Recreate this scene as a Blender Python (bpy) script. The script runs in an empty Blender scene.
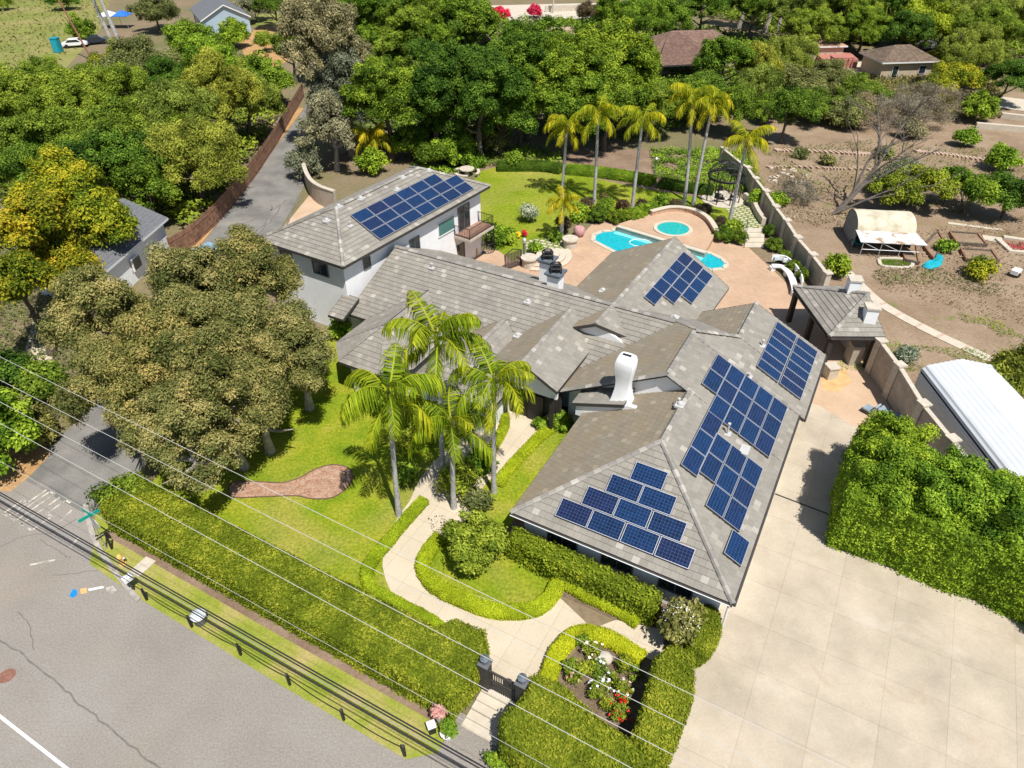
import bpy, math, random
import numpy as np
from mathutils import Vector, Matrix, noise
from mathutils.geometry import tessellate_polygon
random.seed(11); rng = np.random.default_rng(11)
R = math.radians
scene = bpy.context.scene
col = scene.collection

# ------------------------------------------------------------------ survey frame
CAM_H = 30.0; FPX = 706.0; PITCH = math.atan(545/706.0)
SP, CP = math.sin(PITCH), math.cos(PITCH)
def g(x, y, z=0.0):
    """ground position (metres) measured from the photo, for a point at height z"""
    r = (x-512)/FPX; d = (y-384)/FPX
    t = (CAM_H-z)/(SP+d*CP)
    return (r*t, (CP-d*SP)*t)
AZ = math.atan2(487, math.hypot(706, 545))
AX = (math.sin(AZ), math.cos(AZ)); BX = (math.cos(AZ), -math.sin(AZ))
OX, OY = g(733, 604, 2.7)
def W(a, b, z=0.0):
    """house axes (a: along the lot to the back, b: across to the right) to world"""
    return (OX+a*AX[0]+b*BX[0], OY+a*AX[1]+b*BX[1], z)
def Lc(x, y):
    dx, dy = x-OX, y-OY
    return (dx*AX[0]+dy*AX[1], dx*BX[0]+dy*BX[1])
ROTA = -AZ + math.pi/2      # rotation whose local x runs along a

# ------------------------------------------------------------------ materials
def _mix(nt, a, b, fac, typ='MIX'):
    m = nt.nodes.new('ShaderNodeMix'); m.data_type = 'RGBA'; m.blend_type = typ
    for sock, v in ((m.inputs[0], fac), (m.inputs[6], a), (m.inputs[7], b)):
        if hasattr(v, 'links'): nt.links.new(v, sock)
        elif isinstance(v, (int, float)): sock.default_value = v
        else: sock.default_value = (*v, 1)
    return m.outputs[2]
def _ramp(nt, fac, stops, interp='LINEAR'):
    r = nt.nodes.new('ShaderNodeValToRGB'); r.color_ramp.interpolation = interp
    els = r.color_ramp.elements
    while len(els) < len(stops): els.new(.5)
    for e, (p, c) in zip(els, stops):
        e.position = p; e.color = (*c, 1)
    nt.links.new(fac, r.inputs[0]); return r.outputs[0]
def _noise(nt, vec, scale, detail=4, rough=.55, dist=0.0):
    n = nt.nodes.new('ShaderNodeTexNoise'); n.inputs['Scale'].default_value = scale
    n.inputs['Detail'].default_value = detail; n.inputs['Roughness'].default_value = rough
    n.inputs['Distortion'].default_value = dist
    if vec is not None: nt.links.new(vec, n.inputs['Vector'])
    return n.outputs[0]
def _math(nt, op, a, b=None, c=None):
    m = nt.nodes.new('ShaderNodeMath'); m.operation = op
    for i, v in enumerate((a, b, c)):
        if v is None: continue
        if hasattr(v, 'links'): nt.links.new(v, m.inputs[i])
        else: m.inputs[i].default_value = v
    return m.outputs[0]
def newmat(name):
    m = bpy.data.materials.new(name); m.use_nodes = True
    nt = m.node_tree; bs = nt.nodes['Principled BSDF']
    return m, nt, bs
def objvec(nt, rotz=0, loc=(0,0,0)):
    t = nt.nodes.new('ShaderNodeTexCoord')
    if not rotz and loc == (0,0,0): return t.outputs['Object']
    mp = nt.nodes.new('ShaderNodeMapping'); mp.vector_type = 'POINT'
    mp.inputs['Rotation'].default_value = (0,0,rotz); mp.inputs['Location'].default_value = loc
    nt.links.new(t.outputs['Object'], mp.inputs['Vector']); return mp.outputs[0]
def bump(nt, bs, h, strength=.4, dist=.02):
    b = nt.nodes.new('ShaderNodeBump'); b.inputs['Strength'].default_value = strength
    b.inputs['Distance'].default_value = dist
    nt.links.new(h, b.inputs['Height']); nt.links.new(b.outputs[0], bs.inputs['Normal'])
def plain(name, c, rough=.7, metal=0.0, var=.18, scale=3.0, bmp=.15, spec=.3):
    m, nt, bs = newmat(name); v = objvec(nt)
    n = _noise(nt, v, scale, 5)
    lo = tuple(x*(1-var) for x in c); hi = tuple(min(1, x*(1+var)) for x in c)
    nt.links.new(_ramp(nt, n, [(.3, lo), (.7, hi)]), bs.inputs['Base Color'])
    bs.inputs['Roughness'].default_value = rough; bs.inputs['Metallic'].default_value = metal
    bs.inputs['Specular IOR Level'].default_value = spec
    if bmp: bump(nt, bs, _noise(nt, v, scale*12, 3), bmp, .01)
    return m
def ground(name, big, fine=None, s1=.25, s2=6.0, amt=.5, bmp=.5, rough=.95, spots=None, patch=None, s0=.06):
    """layered noise ground: big = ramp stops at scale s1, fine = dark/light speckle at s2"""
    m, nt, bs = newmat(name); v = objvec(nt)
    c = _ramp(nt, _noise(nt, v, s1, 6, .6), big)
    if patch:
        f = _ramp(nt, _noise(nt, v, s0, 3, .5, .6), [(patch[1], (0,0,0)), (patch[2], (1,1,1))])
        c = _mix(nt, c, patch[0], f)
    n2 = _noise(nt, v, s2, 6, .7)
    if fine:
        c2 = _ramp(nt, n2, [(.32, fine[0]), (.68, fine[1])])
        c = _mix(nt, c, c2, amt, 'MULTIPLY')
    if spots:
        f = _ramp(nt, _noise(nt, v, spots[1], 4, .6), [(spots[2], (0,0,0)), (spots[3], (1,1,1))])
        c = _mix(nt, c, spots[0], f)
    nt.links.new(c, bs.inputs['Base Color']); bs.inputs['Roughness'].default_value = rough
    bs.inputs['Specular IOR Level'].default_value = .05
    if bmp: bump(nt, bs, n2, bmp, .05)
    return m
def leafmat(name, c0, c1, c2, trans=.16, tboost=(1.4,1.4,.4), rough=.5, vary=1.0):
    m, nt, bs = newmat(name)
    at = nt.nodes.new('ShaderNodeAttribute'); at.attribute_name = 'tint'
    c = _ramp(nt, at.outputs['Fac'], [(.1, c0), (.5, c1), (.92, c2)])
    oi = nt.nodes.new('ShaderNodeObjectInfo')
    c = _mix(nt, c, _ramp(nt, oi.outputs['Random'], [(0,(.72,.80,.85)), (.35,(.95,1.0,.95)), (.7,(1.08,1.03,.95)), (1,(1.28,1.12,.85))]), vary, 'MULTIPLY')
    nt.links.new(c, bs.inputs['Base Color']); bs.inputs['Roughness'].default_value = rough
    bs.inputs['Specular IOR Level'].default_value = .05
    tr = nt.nodes.new('ShaderNodeBsdfTranslucent')
    nt.links.new(_mix(nt, c, tboost, 1.0, 'MULTIPLY'), tr.inputs[0])
    ms = nt.nodes.new('ShaderNodeMixShader'); ms.inputs[0].default_value = trans
    out = nt.nodes['Material Output']
    nt.links.new(bs.outputs[0], ms.inputs[1]); nt.links.new(tr.outputs[0], ms.inputs[2])
    nt.links.new(ms.outputs[0], out.inputs['Surface'])
    return m
def tilemat(name, stops, wash=None, joint=(.62,.60,.58), tw=.38, th=.36):
    """flat concrete roof tile: every tile picks its own shade; UV in metres"""
    m, nt, bs = newmat(name)
    uv = nt.nodes.new('ShaderNodeUVMap'); uv.uv_map = 'UVMap'
    sx = nt.nodes.new('ShaderNodeSeparateXYZ'); nt.links.new(uv.outputs[0], sx.inputs[0])
    rowf = _math(nt, 'DIVIDE', sx.outputs[1], th); row = _math(nt, 'FLOOR', rowf)
    off = _math(nt, 'MULTIPLY', _math(nt, 'MODULO', row, 2.0), .5)
    colf = _math(nt, 'ADD', _math(nt, 'DIVIDE', sx.outputs[0], tw), off); cl = _math(nt, 'FLOOR', colf)
    cb = nt.nodes.new('ShaderNodeCombineXYZ'); nt.links.new(row, cb.inputs[0]); nt.links.new(cl, cb.inputs[1])
    wn = nt.nodes.new('ShaderNodeTexWhiteNoise'); wn.noise_dimensions = '2D'; nt.links.new(cb.outputs[0], wn.inputs[0])
    c = _ramp(nt, wn.outputs[0], stops, 'CONSTANT')
    v = objvec(nt)
    st = _ramp(nt, _noise(nt, v, .8, 6, .65), [(.3, (.82,.81,.8)), (.7, (1.1,1.08,1.05))])
    c = _mix(nt, c, st, .8, 'MULTIPLY')
    if wash:
        f = _ramp(nt, _noise(nt, v, .5, 5, .6), [(.35, (.08,.08,.08)), (.65, (.75,.75,.75))])
        c = _mix(nt, c, wash, f)
    # joints between neighbouring tiles
    fr = _math(nt, 'FRACT', colf); ed = _math(nt, 'ABSOLUTE', _math(nt, 'SUBTRACT', fr, .5))
    jn = _math(nt, 'GREATER_THAN', ed, .475)
    c = _mix(nt, c, joint, _math(nt, 'MULTIPLY', jn, .8), 'MULTIPLY')
    nt.links.new(c, bs.inputs['Base Color']); bs.inputs['Roughness'].default_value = .8
    bs.inputs['Specular IOR Level'].default_value = .2
    bump(nt, bs, _noise(nt, v, 22, 4), .35, .012)
    return m
OA = OX*AX[0]+OY*AX[1]; OB = OX*BX[0]+OY*BX[1]
def gridmat(name, c1, c2, mortar, bw, bh, rotz, ms=.02, offset=0.5, loc=(0,0,0), rough=.9, varscale=.4, var=.25, bmp=.3, stains=None):
    m, nt, bs = newmat(name); v = objvec(nt, rotz, loc)
    b = nt.nodes.new('ShaderNodeTexBrick'); nt.links.new(v, b.inputs['Vector'])
    b.offset = offset; b.inputs['Scale'].default_value = 1.0
    b.inputs['Brick Width'].default_value = bw; b.inputs['Row Height'].default_value = bh
    b.inputs['Mortar Size'].default_value = ms; b.inputs['Mortar Smooth'].default_value = .1
    b.inputs['Color1'].default_value = (*c1,1); b.inputs['Color2'].default_value = (*c2,1); b.inputs['Mortar'].default_value = (*mortar,1)
    v2 = objvec(nt)
    n = _ramp(nt, _noise(nt, v2, varscale, 6, .62), [(.28, (1-var,)*3), (.72, (1+var*.5,)*3)])
    c = _mix(nt, b.outputs[0], n, 1.0, 'MULTIPLY')
    n3 = _ramp(nt, _noise(nt, v2, 9, 5, .7), [(.3, (.88,.88,.88)), (.7, (1.08,1.08,1.08))])
    c = _mix(nt, c, n3, .8, 'MULTIPLY')
    if stains:
        for col_, sc, lo, hi in stains:
            f = _ramp(nt, _noise(nt, v2, sc, 6, .65, .8), [(lo, (0,0,0)), (hi, (1,1,1))])
            c = _mix(nt, c, col_, f)
    nt.links.new(c, bs.inputs['Base Color']); bs.inputs['Roughness'].default_value = rough
    bs.inputs['Specular IOR Level'].default_value = .15
    bump(nt, bs, _noise(nt, v2, 30, 3), bmp, .01)
    return m
def wallmat(name, c1, c2, mortar, bw, bh, ms, rough=.9):
    """block courses on upright faces, from UVs in metres"""
    m, nt, bs = newmat(name)
    uv = nt.nodes.new('ShaderNodeUVMap'); uv.uv_map = 'UVMap'
    b = nt.nodes.new('ShaderNodeTexBrick'); nt.links.new(uv.outputs[0], b.inputs['Vector'])
    b.inputs['Scale'].default_value = 1.0; b.inputs['Brick Width'].default_value = bw; b.inputs['Row Height'].default_value = bh
    b.inputs['Mortar Size'].default_value = ms
    b.inputs['Color1'].default_value = (*c1,1); b.inputs['Color2'].default_value = (*c2,1); b.inputs['Mortar'].default_value = (*mortar,1)
    v2 = objvec(nt)
    n = _ramp(nt, _noise(nt, v2, 1.2, 6, .62), [(.28, (.75,)*3), (.72, (1.12,)*3)])
    nt.links.new(_mix(nt, b.outputs[0], n, 1.0, 'MULTIPLY'), bs.inputs['Base Color'])
    bs.inputs['Roughness'].default_value = rough
    bump(nt, bs, _noise(nt, v2, 25, 3), .4, .01)
    return m

# ------------------------------------------------------------------ tagging
def tag(o, label=None, cat=None, group=None, kind=None):
    if label: o['label'] = label
    if cat: o['category'] = cat
    if group: o['group'] = group
    if kind: o['kind'] = kind
    return o
def thing(name, loc, label, cat, group=None, rz=0.0):
    o = bpy.data.objects.new(name, None); o.empty_display_size = .3
    col.objects.link(o); o.location = (loc[0], loc[1], loc[2] if len(loc) > 2 else 0); o.rotation_euler = (0,0,rz)
    return tag(o, label, cat, group)

# ------------------------------------------------------------------ mesh builder
class MB:
    def __init__(s): s.v = []; s.f = []; s.m = []; s.uv = []
    def face(s, pts, m=0, uv=None):
        n = len(s.v); s.v += [tuple(p) for p in pts]; s.f.append(tuple(range(n, n+len(pts)))); s.m.append(m)
        s.uv.append(uv if uv else [(0.0,0.0)]*len(pts)); return s
    def prism(s, poly, z0, z1, m=0, mt=None, zt=None):
        """upright prism over a plan polygon; zt: optional function giving the top height"""
        if area2(poly) < 0: poly = poly[::-1]
        top = [(p[0], p[1], zt(p) if zt else z1) for p in poly]; bot = [(p[0], p[1], z0) for p in poly]
        tess(s, top, m if mt is None else mt); tess(s, bot[::-1], m)
        acc = 0.0
        for i in range(len(poly)):
            j = (i+1) % len(poly); d = math.dist(poly[i], poly[j])
            s.face([bot[i], bot[j], top[j], top[i]], m, [(acc, bot[i][2]), (acc+d, bot[j][2]), (acc+d, top[j][2]), (acc, top[i][2])]); acc += d
        return s
    def box(s, c, size, rz=0.0, m=0, mat=None):
        hx, hy, hz = size[0]/2, size[1]/2, size[2]/2
        P = [(-hx,-hy,-hz),(hx,-hy,-hz),(hx,hy,-hz),(-hx,hy,-hz),(-hx,-hy,hz),(hx,-hy,hz),(hx,hy,hz),(-hx,hy,hz)]
        cr, sr = math.cos(rz), math.sin(rz)
        if mat is None: Q = [(c[0]+p[0]*cr-p[1]*sr, c[1]+p[0]*sr+p[1]*cr, c[2]+p[2]) for p in P]
        else: Q = [tuple(mat @ Vector(p) + Vector(c)) for p in P]
        for f in ((3,2,1,0),(4,5,6,7),(0,1,5,4),(1,2,6,5),(2,3,7,6),(3,0,4,7)):
            s.face([Q[i] for i in f], m, [(0,0),(1,0),(1,1),(0,1)])
        return s
    def tube(s, path, rad, n=8, m=0, caps=True):
        if isinstance(rad, (int, float)): rad = [rad]*len(path)
        P = [Vector(p) for p in path]; rings = []
        up = Vector((0,0,1))
        for i, p in enumerate(P):
            t = (P[min(i+1, len(P)-1)] - P[max(i-1, 0)])
            if t.length < 1e-9: t = Vector((0,0,1))
            t.normalize(); a = Vector((1,0,0)) if abs(t.z) > .9 else up
            x = t.cross(a).normalized(); y = t.cross(x).normalized()
            rings.append([tuple(p + (x*math.cos(k*2*math.pi/n) + y*math.sin(k*2*math.pi/n))*rad[i]) for k in range(n)])
        for i in range(len(rings)-1):
            A, B = rings[i], rings[i+1]
            for k in range(n):
                l = (k+1) % n; s.face([A[k], B[k], B[l], A[l]], m)
        if caps: s.face(rings[0], m); s.face(rings[-1][::-1], m)
        return s
    def lathe(s, prof, c, n=20, m=0, sx=1.0, sy=1.0, rz=0.0):
        cr, sr = math.cos(rz), math.sin(rz); rings = []
        for r, z in prof:
            ring = []
            for k in range(n):
                x = r*sx*math.cos(k*2*math.pi/n); y = r*sy*math.sin(k*2*math.pi/n)
                ring.append((c[0]+x*cr-y*sr, c[1]+x*sr+y*cr, c[2]+z))
            rings.append(ring)
        for i in range(len(rings)-1):
            for k in range(n):
                l = (k+1) % n; s.face([rings[i][k], rings[i][l], rings[i+1][l], rings[i+1][k]], m)
        s.face(rings[0][::-1], m); s.face(rings[-1], m); return s
    def build(s, name, mats, parent=None, smooth=False, origin='auto', local=False, bevel=0.0):
        if not isinstance(mats, (list, tuple)): mats = [mats]
        me = bpy.data.meshes.new(name)
        V = np.array(s.v, dtype=float).reshape(-1, 3)
        loc = np.zeros(3)
        if parent is not None:
            if not local: V = V - np.array(parent.location) - (np.array(parent.parent.location) if parent.parent else 0)
        elif origin == 'auto' and len(V):
            loc = np.array([(V[:,0].min()+V[:,0].max())/2, (V[:,1].min()+V[:,1].max())/2, V[:,2].min()]); V = V - loc
        me.from_pydata([tuple(v) for v in V], [], s.f)
        for mm in mats: me.materials.append(mm)
        me.polygons.foreach_set('material_index', s.m)
        ul = me.uv_layers.new(name='UVMap')
        ul.data.foreach_set('uv', [c for f in s.uv for q in f for c in q])
        if smooth or bevel:
            import bmesh
            bm = bmesh.new(); bm.from_mesh(me); bmesh.ops.remove_doubles(bm, verts=bm.verts, dist=1e-4)
            bmesh.ops.recalc_face_normals(bm, faces=bm.faces); bm.to_mesh(me); bm.free()
        if smooth:
            me.polygons.foreach_set('use_smooth', [True]*len(me.polygons))
            try: me.set_sharp_from_angle(angle=R(40))
            except Exception: pass
        me.update()
        o = bpy.data.objects.new(name, me); col.objects.link(o)
        if parent is not None: o.parent = parent
        else: o.location = loc
        if bevel:
            md = o.modifiers.new('bevel', 'BEVEL'); md.width = bevel; md.segments = 2; md.limit_method = 'ANGLE'; md.angle_limit = R(40)
        return o
def area2(p): return sum(p[i][0]*p[(i+1)%len(p)][1]-p[(i+1)%len(p)][0]*p[i][1] for i in range(len(p)))
def tess(mb, pts, m):
    if len(pts) <= 4 and convex(pts): mb.face(pts, m, [(p[0], p[1]) for p in pts]); return
    for t in tessellate_polygon([[Vector(p) for p in pts]]):
        q = [pts[i] for i in t]
        a = Vector(q[1])-Vector(q[0]); b = Vector(q[2])-Vector(q[0])
        src = sum(pts[i][0]*pts[(i+1)%len(pts)][1]-pts[(i+1)%len(pts)][0]*pts[i][1] for i in range(len(pts)))
        if (a.cross(b).z > 0) != (src > 0): q = q[::-1]
        mb.face(q, m, [(p[0], p[1]) for p in q])
def convex(p):
    sg = 0
    for i in range(len(p)):
        a, b, c = p[i], p[(i+1)%len(p)], p[(i+2)%len(p)]
        k = (b[0]-a[0])*(c[1]-b[1])-(b[1]-a[1])*(c[0]-b[0])
        if abs(k) > 1e-9:
            if sg and (k > 0) != (sg > 0): return False
            sg = k
    return True
def smoothpoly(pts, n=4, closed=True):
    """Catmull-Rom through the given plan points"""
    out = []; N = len(pts)
    rngi = range(N) if closed else range(N-1)
    for i in rngi:
        if closed: p0, p1, p2, p3 = pts[i-1], pts[i], pts[(i+1)%N], pts[(i+2)%N]
        else: p0, p1, p2, p3 = pts[max(i-1,0)], pts[i], pts[i+1], pts[min(i+2,N-1)]
        for k in range(n):
            t = k/n
            out.append(tuple(.5*((2*p1[j])+(-p0[j]+p2[j])*t+(2*p0[j]-5*p1[j]+4*p2[j]-p3[j])*t*t+(-p0[j]+3*p1[j]-3*p2[j]+p3[j])*t**3) for j in range(len(p1))))
    if not closed: out.append(tuple(pts[-1]))
    return out
def band(pts, w):
    """plan polygon of width w along a polyline"""
    L_, R_ = [], []
    for i, p in enumerate(pts):
        a = pts[max(i-1,0)]; b = pts[min(i+1,len(pts)-1)]
        dx, dy = b[0]-a[0], b[1]-a[1]; l = math.hypot(dx, dy) or 1
        nx, ny = -dy/l*w/2, dx/l*w/2
        L_.append((p[0]+nx, p[1]+ny)); R_.append((p[0]-nx, p[1]-ny))
    return L_ + R_[::-1]
def gp(pts, z=0): return [g(x, y, z) for x, y in pts]
def wp(pts): return [W(a, b)[:2] for a, b in pts]
def sheet(name, poly, z, mat, label=None, thick=.0, cat=None):
    mb = MB()
    if area2(poly) < 0: poly = poly[::-1]
    if thick: mb.prism(poly, z-thick, z)
    else: tess(mb, [(p[0], p[1], z) for p in poly], 0)
    o = mb.build(name, mat, origin=None); tag(o, label, cat, kind='structure'); return o

# ------------------------------------------------------------------ foliage
def mesh_quads(name, V, tint, mat, smooth=False):
    """V: (M,4,3) quads"""
    M = len(V); me = bpy.data.meshes.new(name)
    me.vertices.add(M*4); me.vertices.foreach_set('co', V.reshape(-1).astype(np.float32))
    me.loops.add(M*4); me.loops.foreach_set('vertex_index', np.arange(M*4, dtype=np.int32))
    me.polygons.add(M); me.polygons.foreach_set('loop_start', np.arange(0, M*4, 4, dtype=np.int32))
    me.update(calc_edges=True)
    at = me.attributes.new('tint', 'FLOAT', 'FACE'); at.data.foreach_set('value', np.clip(tint, 0, 1).astype(np.float32))
    me.materials.append(mat); return me
def unit(n):
    v = rng.normal(size=(n, 3)); return v/np.linalg.norm(v, axis=1, keepdims=True)
def nrm(v): return v/np.maximum(np.linalg.norm(v, axis=1, keepdims=True), 1e-9)
def leaves(P, N, size, asp=.55, jit=.9, droop=0.0):
    n = len(P); nn = nrm(N + unit(n)*jit)
    t = nrm(np.cross(nn, unit(n)))
    if droop: t = nrm(t*(1-droop) + np.array([0,0,-1.0])*droop); 
    s = nrm(np.cross(nn, t)); L = size*rng.uniform(.6, 1.35, (n,1)); w = L*asp*.5
    mid = P + t*L*.45
    return np.stack([P, mid+s*w, P+t*L, mid-s*w], axis=1)
def cubesphere(k=3):
    q = []
    for ax in range(3):
        for sg in (-1, 1):
            for i in range(k):
                for j in range(k):
                    c = []
                    for di, dj in ((0,0),(1,0),(1,1),(0,1)):
                        u, v = math.tan((-1+2*(i+di)/k)*math.pi/4), math.tan((-1+2*(j+dj)/k)*math.pi/4)
                        p = [0,0,0]; p[ax] = sg; p[(ax+1)%3] = u; p[(ax+2)%3] = v*sg; l = math.sqrt(sum(x*x for x in p)); c.append([x/l for x in p])
                    q.append(c)
    return np.array(q)
CS = cubesphere(2); CS4 = cubesphere(4)
def crown_quads(rx, ry, rz, leaf, asp=.55, cover=1.2, cr=None, droop=0.0, ragged=.22, jit=.6, flat=-.55, open_=0.0, lobes=0, dens=.9):
    """crown built of leaf clumps spread over an uneven volume, centred on the origin"""
    rm = (rx*ry*rz)**(1/3)
    c0 = cr or max(.24*rm, 2.0*leaf)
    nc = int(np.clip(5.2*rm*rm/(c0*c0)*dens, 10, 300))
    u = unit(nc*3); u = u[u[:,2] > flat][:nc]; nc = len(u)
    rad = rng.uniform(.0, 1, nc)**.35*.92
    wob = np.array([noise.noise(Vector(x)*1.7 + Vector((rx*3.1, ry*1.7, rz))) for x in u])
    rad = np.minimum(rad*(1+ragged*1.6*wob), 1.12)
    C = u*rad[:,None]*np.array([rx-c0*.5, ry-c0*.5, rz-c0*.5])
    if lobes:
        ld = unit(lobes*4); ld = ld[ld[:,2] > -.25]
        pick = [ld[0]]
        for v in ld[1:]:
            if len(pick) < lobes and all(v@w < .72 for w in pick): pick.append(v)
        pick.append(np.array([0,0,.15])); LC = np.array(pick)*rng.uniform(.48,.68,(len(pick),1)); LR = rng.uniform(.34,.52,len(pick))
        w_ = LR**2/np.sum(LR**2); which = rng.choice(len(pick), nc, p=w_)
        dd = unit(nc); dd[:,2] = np.where(dd[:,2] < -.35, -dd[:,2], dd[:,2])
        C = (LC[which] + dd*(LR[which]*rng.uniform(.35,1.0,nc)**.5)[:,None])*np.array([rx,ry,rz])
    if droop: C[:,2] -= .25*rz*(np.hypot(C[:,0]/rx, C[:,1]/ry))**2
    crs = c0*rng.uniform(.5, 1.15, nc); ct = rng.normal(.55, .17, nc)
    Q, T = [], []
    la = .5*leaf*leaf*asp
    for c, r, t in zip(C, crs, ct):
        n = int(cover*12.57*r*r/la*(1-open_)); d = unit(n)
        d[:,2] = np.where(d[:,2] < -.5, -d[:,2], d[:,2])
        P = c + d*(r*rng.uniform(.3, 1.3, (n,1)))*np.array([1, 1, .85+.5*droop])
        keep = (((P/np.array([rx,ry,rz]))**2).sum(1) > .22)
        P, d = P[keep], d[keep]
        Q.append(leaves(P, d + np.array([0,0,.35]), leaf, asp, jit, droop))
        T.append(t + rng.normal(0, .17, len(P)))
        if open_ < .3:
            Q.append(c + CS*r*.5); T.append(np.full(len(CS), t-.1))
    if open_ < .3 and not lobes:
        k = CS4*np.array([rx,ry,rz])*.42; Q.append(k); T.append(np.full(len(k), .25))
    return np.concatenate(Q), np.concatenate(T)
_crowns = {}
KIND = {}
def crown_mesh(kind, rx, rz, nvar=2):
    """crowns of one kind and like size share a few meshes"""
    key = (kind, round(math.log(rx)/.33), round(math.log(rz/rx)/.4))
    L = _crowns.setdefault(key, [])
    if len(L) < nvar:
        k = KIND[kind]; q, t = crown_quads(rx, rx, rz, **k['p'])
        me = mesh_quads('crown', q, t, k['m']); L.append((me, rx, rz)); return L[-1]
    return random.choice(L)
def branchy(h, r0, cb, rx, n=6, lean=(0,0), seed=0, m=0, z0=0.0, wob=.12):
    rd = random.Random(seed); mb = MB()
    top = Vector((lean[0], lean[1], h)); pts = [Vector((0,0,z0))]
    for i in range(1, 6):
        t = i/5; pts.append(top*t + Vector((rd.uniform(-wob, wob)*rx*.5, rd.uniform(-wob, wob)*rx*.5, 0)))
    pts[0] = Vector((0,0,z0))
    mb.tube(pts, [r0*1.25]+[r0*(1-.75*i/5) for i in range(1,6)], 8, m)
    for i in range(n):
        t = rd.uniform(.3, .85); k = int(t*5); p = pts[k].lerp(pts[k+1], t*5-k)
        a = rd.uniform(0, 6.28); l = rx*rd.uniform(.5, .85)
        e = p + Vector((math.cos(a)*l, math.sin(a)*l, rd.uniform(.25, .8)*l))
        mid = p.lerp(e, .5) + Vector((0,0,-.08*l))
        mb.tube([p, mid, e], [r0*.45, r0*.3, r0*.1], 5, m)
    return mb
def tree(name, xy, h, rx, kind, label, cb=None, group=None, trunk=None, cat='tree', tr=None, lean=(0,0), rz=None, limbs=6):
    """a tree: tapered trunk with limbs and a leafy crown"""
    rc = rz or (h-(cb if cb is not None else h*.22))/2
    zc = h-rc
    o = thing(name, (xy[0], xy[1], 0), label, cat, group)
    me, mrx, mrz = crown_mesh(kind, rx, rc)
    c = bpy.data.objects.new('crown', me); col.objects.link(c); c.parent = o
    c.location = (lean[0], lean[1], zc); s = rx/mrx; c.scale = (s*random.uniform(.92,1.08), s*random.uniform(.92,1.08), rc/mrz)
    c.rotation_euler = (0, 0, random.uniform(0, 6.28))
    r0 = tr or max(.06, .035*h)
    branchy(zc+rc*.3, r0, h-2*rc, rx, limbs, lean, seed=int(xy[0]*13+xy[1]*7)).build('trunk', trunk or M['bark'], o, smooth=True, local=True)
    return o
def bush(name, xy, h, rx, kind, label, group=None, cat='shrub', z=0.0):
    """a shrub: leafy crown down to the ground on short stems"""
    o = thing(name, (xy[0], xy[1], z), label, cat, group)
    me, mrx, mrz = crown_mesh(kind, rx, h*.55)
    c = bpy.data.objects.new('foliage', me); col.objects.link(c); c.parent = o
    c.location = (0,0,h*.47); c.scale = (rx/mrx*random.uniform(.93,1.07), rx/mrx*random.uniform(.93,1.07), h*.55/mrz); c.rotation_euler = (0,0,random.uniform(0,6.28))
    mb = MB()
    for k in range(4):
        a = k*1.57+random.uniform(-.4,.4); mb.tube([(0,0,0), (math.cos(a)*rx*.25, math.sin(a)*rx*.25, h*.55)], [max(.02, h*.02), .012], 5)
    mb.build('stem', M['bark'], o, local=True); return o
def sample_faces(V, F, dens):
    """area-weighted points and normals over triangles/quads"""
    P, N = [], []
    for f in F:
        p = np.array([V[i] for i in f])
        for k in range(1, len(p)-1):
            a, b, c = p[0], p[k], p[k+1]; cr = np.cross(b-a, c-a); ar = np.linalg.norm(cr)/2
            if ar < 1e-8: continue
            n = rng.poisson(ar*dens)
            if not n: continue
            u = rng.random((n,2)); fl = u.sum(1) > 1; u[fl] = 1-u[fl]
            P.append(a + u[:,:1]*(b-a) + u[:,1:]*(c-a)); N.append(np.repeat((cr/(2*ar))[None], n, 0))
    return np.concatenate(P), np.concatenate(N)
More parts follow.
